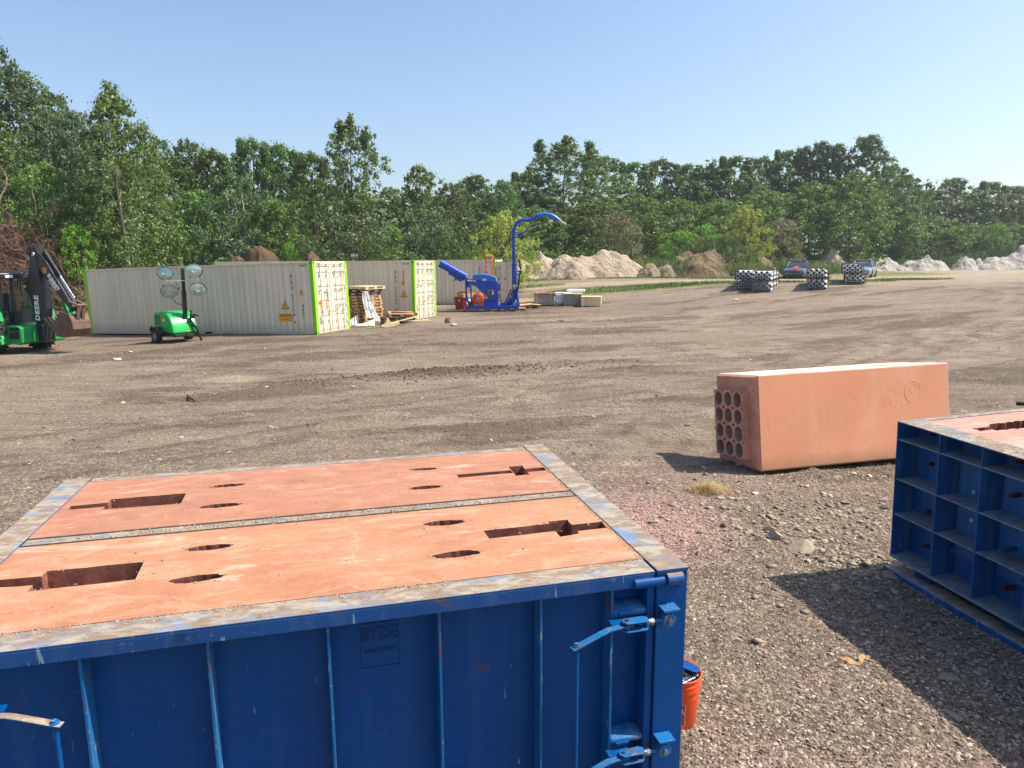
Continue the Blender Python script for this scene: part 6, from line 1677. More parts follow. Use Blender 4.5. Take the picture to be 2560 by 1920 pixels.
# ================================================================== bundles of pipe
M_pvc = paint('grey_pvc', '#c6cacd', sc=3, var=.08, rough=.35, bump=.0)
M_pvc_shade = paint('pipe_inside_shade', '#1f2225', rough=.6)  # near-black lining: shade inside the light grey pipes, put into the colour
M_frame = wood('bundle_frame', '#8b6d55', .3)
pr_, PL = .078, 6.0
def pipe_mesh(bell):
    a = MB(); a.ring((0, 0, 0), (0, PL, 0), pr_, pr_ - .010, 14)
    a.ring((0, -.004, 0), (0, bell, 0), pr_ + .009, pr_ - .008, 14)
    a.tube([(0, .012, 0), (0, PL - .01, 0)], pr_ - .0115, 14, 1, cap=False)
    _t = a.build('pipe', [M_pvc, M_pvc_shade], smooth=40); m_ = _t.data; bpy.data.objects.remove(_t); return m_
PIPE, PIPE2 = pipe_mesh(.02), pipe_mesh(.20)
def bundle(x, y, rz, rows, cols, dz, label, seed, tilt=0.0):
    g = random.Random(seed)
    t = empty('pipe_bundle', mat=atg(x, y, dz) @ Matrix.Rotation(rz, 4, 'Z') @ Matrix.Rotation(tilt, 4, 'Y'), label=label, cat='pipe bundle', group='framed bundles of grey plastic pipe')
    sx_, sz_ = .305, .140
    W = (cols - 1) * sx_ + .19 + .06
    for r_ in range(rows):
        n = cols - (r_ % 2)
        for c in range(n):
            # staggered pairs, alternate rows pushed forward
            o = mesh_obj('pipe', PIPE2 if (r_ + c) % 2 else PIPE, t)
            o.location = (.10 + c * sx_ + (.1525 if r_ % 2 else 0), (-.05 if r_ % 2 else 0) + g.uniform(-.02, .02), .10 + r_ * sz_ * .93)
    H = .10 + (rows - 1) * sz_ * .93 + .085
    for yy in (.75, 3.0, 5.3):
        b = MB(); b.box(-.03, .015, yy, yy + .06, 0, H); b.box(W - .005, W + .04, yy, yy + .06, 0, H); b.box(-.03, W + .04, yy, yy + .06, -.04, 0.01); b.box(-.03, W + .04, yy, yy + .06, H, H + .04); b.build('frame', M_frame, t)
    return t, H
_az = math.atan2(.42, .908)
for i, (x, y, bot, lb, sd_) in enumerate(((13.75, 44.4, 0, 'leftmost pile', 1), (15.35 - 1.12 * .9, 42.85, 1, 'pile second from the left', 2), (17.25, 42.0, 2, 'pile in front of the dark car', 3), (20.6, 44.6, 3, 'rightmost pile, in front of the grey car', 4))):
    rz = -R(24)
    t, H = bundle(x + (.16 if i in (0, 3) else .04), y, rz, 4, 4, .05, f'lower bundle of grey pipes in the {lb}', sd_)
    bundle(x - (.02 if i == 3 else -.02), y + .05, rz, 4, 4, .05 + H + .06, f'upper bundle of grey pipes in the {lb}', sd_ + 10)

# ================================================================== cars
def car(loc, rz, paintm, label, stripe=None, hood_h=.95):
    t = empty('parked_car', loc, rz, label=label, cat='car', group='cars parked behind the pipes')   # local +x is the nose
    # sections: x, half width at sill, half width at belt, z bottom, z belt, half width roof, z roof
    sec = [(2.20, .62, .60, .32, .55), (2.12, .78, .74, .24, .66), (1.9, .86, .82, .20, .74), (1.3, .89, .86, .19, .84), (.85, .90, .88, .18, .93), (0, .90, .90, .17, .96), (-1.2, .90, .90, .18, .98), (-1.9, .88, .85, .22, .99), (-2.15, .80, .76, .28, .93), (-2.22, .70, .68, .36, .70)]
    b = MB(); vs = []
    for x, wb, wt, z0, z1 in sec:
        zm = (z0 + z1) / 2
        vs += [(x, -wb * .94, z0), (x, -wb, zm), (x, -wt, z1 - .05), (x, -wt * .82, z1), (x, 0, z1 + .035), (x, wt * .82, z1), (x, wt, z1 - .05), (x, wb, zm), (x, wb * .94, z0), (x, 0, z0 - .01)]
    n = 10; fs = []
    for i in range(len(sec) - 1):
        for k in range(n): fs.append((i * n + k, i * n + (k + 1) % n, (i + 1) * n + (k + 1) % n, (i + 1) * n + k))
    fs += [tuple(range(n)), tuple((len(sec) - 1) * n + k for k in range(n))]
    b.add(vs, fs); body = b.build('body', paintm, t, smooth=38)
    # greenhouse
    gh = [(.98, .74, .94), (.22, .60, 1.40), (-.75, .60, 1.44), (-1.35, .64, 1.36), (-1.95, .72, 1.0)]
    b = MB(); vs = []
    for i, (x, w, z) in enumerate(gh):
        vs += [(x, -w, z), (x, w, z)]
    base = [(.98, .80, .94), (.22, .80, .95), (-.75, .80, .97), (-1.35, .80, .98), (-1.95, .76, 1.0)]
    for x, w, z in base: vs += [(x, -w, z - .01), (x, w, z - .01)]
    fs = []; N = len(gh)
    for i in range(N - 1):
        fs.append((2 * i, 2 * i + 1, 2 * i + 3, 2 * i + 2))
        fs.append((2 * i, 2 * i + 2, 2 * N + 2 * i + 2, 2 * N + 2 * i)); fs.append((2 * i + 1, 2 * i + 3, 2 * N + 2 * i + 3, 2 * N + 2 * i + 1))
    b.add(vs, fs, 0); b.build('windows', M_carglass, t)
    b = MB(); b.add([(.26, -.59, 1.405), (.26, .59, 1.405), (-.75, .60, 1.46), (-.75, -.60, 1.46), (-1.35, .64, 1.375), (-1.35, -.64, 1.375), (-.2, 0, 1.475), ], [(0, 1, 2, 3), (3, 2, 4, 5)])
    o = b.build('roof', paintm, t); s_ = o.modifiers.new('s', 'SOLIDIFY'); s_.thickness = .03; s_.offset = 1
    for s in (-1, 1):
        for p_, q_, w_, h_ in (((.98, s * .77, .95), (.24, s * .61, 1.40), .06, .05), ((-.25, s * .82, .96), (-.30, s * .62, 1.42), .09, .04), ((-1.3, s * .65, 1.38), (-1.95, s * .76, 1.0), .12, .06)):
            b = MB(); b.beam(p_, q_, w_, h_); b.build('pillar', paintm, t)
    for x in (1.35, -1.35):
        for s in (-1, 1): wheel(t, (x, s * .80, .32), (0, s, 0), .32, .21, .21)
    for s in (-1, 1):
        b = MB(); b.add([(2.10, s * .42, .64), (2.02, s * .72, .66), (1.78, s * .80, .74), (1.85, s * .60, .76), (2.16, s * .42, .55), (2.09, s * .74, .54), (1.85, s * .845, .62)], [(0, 1, 2, 3), (0, 4, 5, 1), (1, 5, 6, 2)]); b.build('headlight', M_carlamp, t)
        b = MB(); b.box(.75, .90, s * 1.0 - .09, s * 1.0 + .09, .95, 1.07); b.build('mirror', paintm, t, bevel=.03)
    b = MB(); b.box(2.165, 2.225, -.38, .38, .50, .60); b.box(2.13, 2.20, -.55, .55, .28, .40); b.build('grille', M_dark, t, bevel=.01)
    if stripe:
        b = MB()
        zs = [(2.02, .755), (1.6, .83), (1.3, .885), (.98, .955)]
        for (xa, za), (xb, zb_) in zip(zs[:-1], zs[1:]): b.add([(xa, -.18, za + .03), (xa, .18, za + .034), (xb, .18, zb_ + .034), (xb, -.02, zb_ + .03)], [(0, 1, 2, 3)])
        b.add([(.26, -.02, 1.442), (.26, .18, 1.442), (-.75, .18, 1.497), (-.75, -.02, 1.497)], [(0, 1, 2, 3)]); b.build('stripe', stripe, t)
    else:
        b = MB(); b.box(2.226, 2.232, -.10, .10, .53, .59); b.build('badge', M_chrome, t)
        b = MB(); b.box(.60, .62, -.35, .25, 1.20, 1.26); b.build('sunshade', M_paper, t)
    return t
def carpaint(name, c):
    t = NT(name); t.col(hexv(c)); t.rough(.3); t.set(Metallic=.5); t.b.inputs['Coat Weight'].default_value = .8; return t.mat
t = NT('car_glass'); t.col(hexv('#2c3b40')); t.rough(.06); t.b.inputs['Specular IOR Level'].default_value = .9; M_carglass = t.mat
M_carlamp = simple('car_lamp', hexv('#b8c0bd'), .15, .3, sc=9, bump=.0)
car((23.6, 59.2, ground_at(23.6, 59.2)), -math.pi / 2 - R(29), carpaint('charcoal_car_paint', '#566069'), 'dark charcoal car with a red stripe over hood and roof', stripe=M_redp)
car((30.3, 61.9, ground_at(30.3, 61.9)), -math.pi / 2 - R(33), carpaint('grey_car_paint', '#8c98a2'), 'blue-grey sedan parked right of the dark car')

# rubbish bits
def scrap(x, y, s, mt, lb, seed):
    g = random.Random(seed); b = MB(); z = ground_at(x, y) + .01
    b.add([(x + s * math.cos(a) * g.uniform(.5, 1), y + s * .8 * math.sin(a) * g.uniform(.5, 1), z + g.uniform(0, s * .35)) for a in np.linspace(0, 5.3, 7)], [(0, 1, 2, 6), (2, 3, 4, 6), (4, 5, 6)])
    b.build('scrap', mt, label=lb, cat='scrap')
scrap(-13.1, 24.2, .22, M_paper, 'white scrap on the soil in front of the light tower', 1)
scrap(-12.5, 22.3, .16, M_paper, 'small white scrap well in front of the light tower', 2)
scrap(2.3, 33.5, .3, M_paper, 'white scrap on the soil in front of the crates', 3)
scrap(-2.6, 31.9, .25, M_paper, 'white scrap near the brown clump before the blue machine', 4)
scrap(12.6, 40.0, .2, M_wood_pale, 'pale scrap in front of the leftmost pipe bundles', 5)
rock(-2.97, 33.5, .22, .18, .24, 'brown clump of roots standing on the soil before the blue machine', M_rock_grey, 300, name='root_clump', cat='root clump')
# ================================================================== heaps
def heap_mat(name, a, b_, c_, grassy=0.0, chunk=2.2):
    t = NT(name); n = t.noise(.9, 7, .7); m = t.noise(chunk * 2, 7, .8)
    c = t.mix(t.ramp(n, [(.35, 0), (.65, 1)]), hexv(a), hexv(b_))
    c = t.mix(t.ramp(m, [(.52, 0), (.66, .8)]), c, hexv(c_))
    if grassy: c = t.mix(t.math('MULTIPLY', t.ramp(t.noise(.7, 6, .65), [(.48, 0), (.56, 1)]), grassy), c, hexv('#5c7030'))
    t.col(c); t.rough(.95); t.b.inputs['Specular IOR Level'].default_value = .15
    h = t.math('ADD', t.noise(chunk, 9, .75), t.math('MULTIPLY', t.vor(chunk * 1.6), -.5)); t.bump(h, 1.0, .16)
    return t.mat
M_sand = heap_mat('sandy_rubble', '#b3a48f', '#9f8e77', '#7c6a55')
M_sand_b = heap_mat('brownish_rubble', '#a39077', '#8c7962', '#6d5a47', .0)
M_soil = heap_mat('brown_soil_heap', '#85705a', '#73604c', '#584838', .35)
M_greyp = heap_mat('grey_white_rubble', '#b5aea3', '#a0988c', '#7d756a')
M_mulch = heap_mat('brown_mulch', '#75604b', '#65523f', '#877059', chunk=6)
def heap(name, x, y, a, b_, h, rz, mt, label, seed, peaks=3, cat='heap', group=None, rough=.42, n=90, rnd=False):
    g = np.random.default_rng(seed)
    u = np.linspace(-1.25, 1.25, n); U, V = np.meshgrid(u, u)
    Z = np.zeros_like(U); U0, V0 = U, V
    U = U + (fbm(U0 * 2.2 + seed, V0 * 2.2, 3, seed + 9) - .5) * .34; V = V + (fbm(U0 * 2.2, V0 * 2.2 + seed, 3, seed + 5) - .5) * .5
    cs = [(0, 0, 1.0)] + [(g.uniform(-.7, .7), g.uniform(-.3, .3), g.uniform(.55, .97)) for _ in range(peaks - 1)]
    for cx, cy, k in cs:
        d = np.hypot((U - cx) / (.72 if k == 1.0 else .55), (V - cy) / .8)
        Z = np.maximum(Z, k * (np.clip(1 - d * d * .8, 0, 1) ** 1.4 if rnd else np.clip(1 - d ** 1.08, 0, 1)))
    wx, wy = U0 * a + x, V0 * b_ + y
    Z += (fbm(wx * .9, wy * .9, 5, seed, .6) - .5) * rough * (Z > .02) * np.clip(Z * 3, 0, 1)
    Z += (1 - np.abs(2 * fbm(U * 7 + seed, V * 3, 4, seed + 3) - 1)) * .10 * np.clip(Z * 3, 0, 1)
    edge = (Z < .015)
    P = np.stack([U0.ravel() * a, V0.ravel() * b_, (Z.ravel() * h) - .15 - edge.ravel() * .25], 1)
    i = np.arange(n * n).reshape(n, n)
    F = np.stack([i[:-1, :-1].ravel(), i[:-1, 1:].ravel(), i[1:, 1:].ravel(), i[1:, :-1].ravel()], 1)
    zz = Z.ravel()[F].max(1) > .012; F = F[zz]
    o = mesh_obj(name, fast_mesh(name, P, F, mt, smooth=True), label=label, cat=cat, group=group)
    o.location = (x, y, float(gz(np.array([x]), np.array([y]))[0])); o.rotation_euler = (0, 0, rz)
    return o
GH = 'heaps of rubble and soil behind the yard'
heap('rubble_heap', 3.0, 66, 3.9, 2.8, 2.3, .1, M_sand, 'pale sandy heap just right of the delivery pipe', 1, 5, group=GH)
heap('rubble_heap', 8.6, 65, 6.0, 3.0, 2.35, .05, M_sand, 'largest pale sandy heap, long and ridged, in the middle distance', 2, 7, group=GH)
heap('rubble_heap', 7.2, 63.3, 2.6, 1.6, 1.2, .2, M_sand_b, 'brownish toe of rubble in front of the largest sandy heap', 3, 2, group=GH)
heap('rubble_heap', 14.2, 64.3, 2.9, 2.0, 1.8, .1, M_sand_b, 'small lumpy rubble heap with grass between the sandy and the brown heaps', 4, 3, group=GH)
heap('soil_heap', 18.2, 66.0, 6.6, 3.6, 2.9, -.05, M_soil, 'high brown soil heap with grassy crown behind the pipe bundles', 5, 3, group=GH, rnd=True)
heap('rubble_heap', 38.3, 86.5, 3.6, 2.5, 2.7, .1, M_sand, 'pale heap between the two parked cars', 6, 2, group=GH)
heap('rubble_heap', 48.2, 92, 4.0, 2.5, 1.7, .1, M_greyp, 'low stony heap right of the grey sedan', 7, 4, group=GH)
heap('rubble_heap', 54.0, 94, 4.2, 2.5, 2.0, .1, M_greyp, 'second stony heap right of the grey sedan', 8, 4, group=GH)
heap('rubble_heap', 60.0, 95, 3.0, 2.5, 1.9, .3, M_greyp, 'small grey heap at the foot of the long grassy bank', 9, 2, group=GH)
heap('rubble_heap', 68.3, 96, 7.5, 3.5, 3.1, .1, M_greyp, 'large grey-white heap at the right edge below the grassy bank', 10, 4, group=GH)
heap('mulch_heap', -16.1, 46.5, 2.9, 2.2, 3.75, .1, M_mulch, 'brown mulch heap showing above the left half of the nearest container', 11, 2, group='mulch heaps behind the containers', rough=.12, rnd=True)
heap('mulch_heap', -12.75, 46.3, 1.7, 1.6, 3.45, .1, M_mulch, 'smaller brown mulch heap showing above the right half of the nearest container', 12, 2, group='mulch heaps behind the containers', rough=.12, rnd=True)

# ================================================================== foliage
def leaf_mat(name, c, c2, c3):
    t = NT(name)
    r = t.attr('rnd'); orr = t.objrand()
    col = t.mix(t.ramp(r, [(0, 0), (1, 1)]), hexv(c), hexv(c2))
    col = t.mix(t.ramp(r, [(.90, 0), (1, .8)]), col, hexv(c3))
    hs = t.n.new('ShaderNodeHueSaturation'); t.lk(col, hs.inputs['Color'])
    t.lk(t.math('ADD', t.math('MULTIPLY', orr, .035), .483), hs.inputs['Hue'])
    t.lk(t.math('ADD', t.math('MULTIPLY', orr, .4), .82), hs.inputs['Value'])
    t.col(hs.outputs[0]); t.rough(.5); t.b.inputs['Specular IOR Level'].default_value = .35
    tr = t.n.new('ShaderNodeBsdfTranslucent'); t.lk(hs.outputs[0], tr.inputs['Color'])
    mx = t.n.new('ShaderNodeMixShader'); mx.inputs[0].default_value = .34
    t.lk(t.b.outputs[0], mx.inputs[1]); t.lk(tr.outputs[0], mx.inputs[2]); t.lk(mx.outputs[0], t.out.inputs[0])
    return t.mat
LM = {
 'dark': leaf_mat('dark_leaf', '#506834', '#6f8646', '#a0ae6c'),
 'silver': leaf_mat('silvery_leaf', '#556c48', '#738858', '#afb993'),
 'mid': leaf_mat('mid_green_leaf', '#5c7735', '#7e9848', '#afbf6e'),
 'poplar': leaf_mat('poplar_leaf', '#587035', '#7a9150', '#c0ca95'),
 'yellow': leaf_mat('yellowish_leaf', '#8c9a38', '#b3b352', '#d6cd78'),
 'bright': leaf_mat('bright_green_leaf', '#62962a', '#86b338', '#b2cf5a'),
 'tan': leaf_mat('dry_leaf_tan', '#85805a', '#9a9068', '#b8aa84'),
}
M_bark = simple('bark', hexv('#5a4c3f'), .9, sc=4, var=.3, bump=.5, grain=15)
M_bark_pale = simple('pale_bark', hexv('#b5a88e'), .85, sc=4, var=.25, bump=.4, grain=15)
M_bark_dead = simple('dead_branch', hexv('#8b7763'), .9, sc=5, var=.3)

def leaves(C, Rc, per, size, g, flat=.35, drop=0.0, asp=.55):
    """clump centres C (n,3), radii Rc -> vertices, faces, rnd of folded leaf quads"""
    n = len(C); N = n * per
    d = g.normal(0, 1, (N, 3)); d /= np.linalg.norm(d, axis=1)[:, None]
    rad = g.random(N) ** .6 * (1 + .35 * g.normal(0, 1, N))
    cc = np.repeat(C, per, 0); rr = np.repeat(Rc, per)
    P = cc + d * (rad * rr)[:, None] * np.array([1, 1, .85])
    nrm = d * .9 + g.normal(0, .55, (N, 3)) + np.array([0, 0, flat]); nrm /= np.linalg.norm(nrm, axis=1)[:, None]
    t = np.cross(nrm, g.normal(0, 1, (N, 3))); t[:, 2] -= drop; t /= np.linalg.norm(t, axis=1)[:, None]
    b = np.cross(nrm, t)
    s = size * g.uniform(.6, 1.35, N)[:, None]
    a = P - t * s; c = P + t * s; e = P + b * s * asp + nrm * s * .18; f = P - b * s * asp + nrm * s * .18
    V = np.stack([a, f, c, e], 1).reshape(-1, 3)
    F = np.arange(N * 4).reshape(N, 4)
    cr = np.repeat(g.random(n), per) * .5 + g.random(N) * .5
    return V, F, np.repeat(cr, 4)
def envelope(kind, f, ang, g0):
    """crown radius (fraction of half width) at height fraction f (0 bottom .. 1 top)"""
    if kind == 'spire': r = np.interp(f, [0, .12, .35, .6, .8, .92, 1], [.6, .95, 1.0, .80, .52, .32, .10])
    elif kind == 'col': r = np.interp(f, [0, .1, .4, .75, .92, 1], [.6, .9, 1, .85, .5, .15])
    elif kind == 'top': r = np.interp(f, [0, .15, .4, .7, .9, 1], [.3, .7, .95, 1, .6, .2])
    else: r = np.interp(f, [0, .1, .35, .65, .85, .95, 1], [.55, .85, 1, .95, .70, .42, .15])
    return r * (1 + .22 * np.sin(ang * 3 + g0 * 7 + f * 5) + .14 * np.sin(ang * 5 + g0 * 3 - f * 9))
PROTO = {}
def proto(name, H, W, kind='broad', lm='dark', z0=.12, ncl=150, per=85, size=.15, rc=.95, trunk=.16, seed=1, pale=False, multi=1, lean=0.0, gap=0.0, droop=0.0, split=None):
    ncl = int(ncl * 2.6); per = int(per / 1.65); rc *= .64; size *= .74
    g = np.random.default_rng(seed); C = []; Rc = []
    k = 0
    while len(C) < ncl:
        k += 1
        f = g.random() ** .9; ang = g.random() * 2 * math.pi
        r = envelope(kind, f, ang, seed) * W / 2 * (g.random() ** (.38 if kind != 'top' else .5))
        z = H * (z0 + (1 - z0) * f) - rc * .6 * f
        sh = lean * H * f ** 1.5
        p = (r * math.cos(ang) + sh, r * math.sin(ang), z)
        if gap and math.sin(ang * 2 + f * 11 + seed) * math.sin(f * 17 + seed) > 1 - gap: continue
        C.append(p); Rc.append(rc * g.uniform(.45, 1.35) * (1 - .3 * f))
    if split:   # extra leader tops
        for (dx, dz, w) in split:
            for _ in range(26): C.append((dx + g.normal(0, w * .35), g.normal(0, w * .35), H * dz + g.normal(0, w * .8))); Rc.append(rc * .55)
    C = np.array(C); Rc = np.array(Rc)
    V, F, r = leaves(C, Rc, per, size, g, drop=droop)
    me = fast_mesh('crown', V, F, LM[lm]); vattr(me, 'rnd', r)
    b = MB(); bk = M_bark_pale if pale else M_bark
    for m in range(multi):
        ox = (m - (multi - 1) / 2) * .9; top = H * .86
        pts = [(ox * (1 - f * .3) + lean * H * f ** 1.5 + .12 * math.sin(f * 7 + m), .1 * math.sin(f * 5 + m * 2), top * f) for f in np.linspace(0, 1, 7)]
        b.tube(pts, [trunk * (1 - .85 * f) + .02 for f in np.linspace(0, 1, 7)], 7)
        for q in range(9):
            f = .25 + .6 * g.random(); i0 = min(5, int(f * 6)); p = Vector(pts[i0])
            tgt = Vector(C[g.integers(len(C))]); tgt = p + (tgt - p) * .8
            if tgt.z < p.z: tgt.z = p.z + .4
            mid = p.lerp(tgt, .5) + Vector((0, 0, -.15 * (tgt - p).length * .3))
            w = trunk * .38 * (1 - f * .5)
            b.tube([p, mid, tgt], [w, w * .7, w * .3], 5, cap=False)
    tm = b.build('trunk', bk, smooth=60)
    PROTO[name] = (me, tm.data, H, W); bpy.data.objects.remove(tm)
proto('a', 14, 9, 'broad', 'dark', seed=1)
proto('b', 14, 8, 'broad', 'silver', seed=2, multi=2)
proto('c', 12, 7, 'broad', 'mid', seed=3, ncl=130)
proto('d', 12, 6.5, 'broad', 'dark', seed=4, ncl=120, droop=.5, split=[(-1.2, .93, .4), (1.3, .9, .4)])
proto('e', 9, 6.5, 'broad', 'silver', seed=5, ncl=80, per=70, z0=.2, multi=3, pale=True, gap=.5, trunk=.09)
proto('f', 18, 11, 'broad', 'poplar', seed=6, ncl=210, per=75, size=.2, rc=1.1, z0=.04, split=[(-2.6, .96, .6), (.2, .99, .6), (2.6, .93, .6)])
proto('g', 18, 9, 'broad', 'dark', seed=7, ncl=170, per=70, size=.22, rc=1.1)
proto('h', 17, 8, 'col', 'poplar', seed=8, ncl=160, per=70, size=.22, rc=1.1, split=[(-1.5, .95, .4), (1.6, .92, .4)])
proto('i', 18, 7, 'top', 'dark', seed=9, ncl=120, per=70, size=.22, rc=1.1, z0=.3, gap=.35)
proto('j', 7, 6, 'broad', 'bright', seed=10, ncl=60, per=90, size=.13, z0=.05, multi=3, trunk=.06, rc=.75)
proto('k', 8, 7, 'broad', 'yellow', seed=11, ncl=85, per=75, size=.14, z0=.10, multi=3, trunk=.07, rc=.75, gap=.3, droop=.6)
proto('l', 5, 4, 'broad', 'tan', seed=12, ncl=45, per=60, size=.09, z0=.05, multi=5, trunk=.035, rc=.55, gap=.4)
proto('m', 15, 9, 'broad', 'mid', seed=13, ncl=160, per=70, size=.2, rc=1.0, z0=.03)
proto('n', 6, 7, 'broad', 'dark', seed=14, ncl=70, per=80, size=.13, z0=.02, multi=3, trunk=.05, rc=.8)
# hero trees
proto('spire', 12.3, 7.6, 'spire', 'poplar', seed=21, ncl=270, per=56, size=.135, z0=.05, rc=.8, pale=True, trunk=.12, gap=.25, split=[(0, .97, .5)])
proto('tall', 12.5, 5.0, 'top', 'poplar', seed=22, ncl=85, per=62, size=.14, z0=.50, rc=.72, trunk=.12, gap=.55, lean=-.03, split=[(-1.1, .95, .5), (-.3, .99, .35), (.9, .9, .4)])
proto('slim', 10.2, 2.6, 'top', 'poplar', seed=23, ncl=34, per=62, size=.14, z0=.72, rc=.62, trunk=.09, gap=.2)
proto('skirt', 6.0, 5.0, 'col', 'silver', seed=24, ncl=60, per=70, size=.13, z0=.02, rc=.8, trunk=.06, multi=2, gap=.35)
def tree(pn, px, top, D, wpx, label, cat='tree', group=None, rz=None, name='tree', lift=0.0):
    """px, top: bearing and height as seen from the middle of the yard entrance; D: distance in metres"""
    me, tm, H0, W0 = PROTO[pn]
    x = (px - 1280) / 1775 * D; y = D * 1.0
    z = float(gz(np.array([x]), np.array([y]))[0]) - .15 + lift
    H = (650 - top - (px - 1280) * .005) / 1775 * D + 2.9 - z; W = wpx / 1775 * D
    t = empty(name, (x, y, z), random.uniform(-.5, .5) if rz is None else rz, label=label, cat=cat, group=group)
    t.scale = (W / W0, W / W0, H / H0)
    mesh_obj('crown', me, t); mesh_obj('trunk', tm, t)
    return t
GT = 'trees along the far side of the yard'
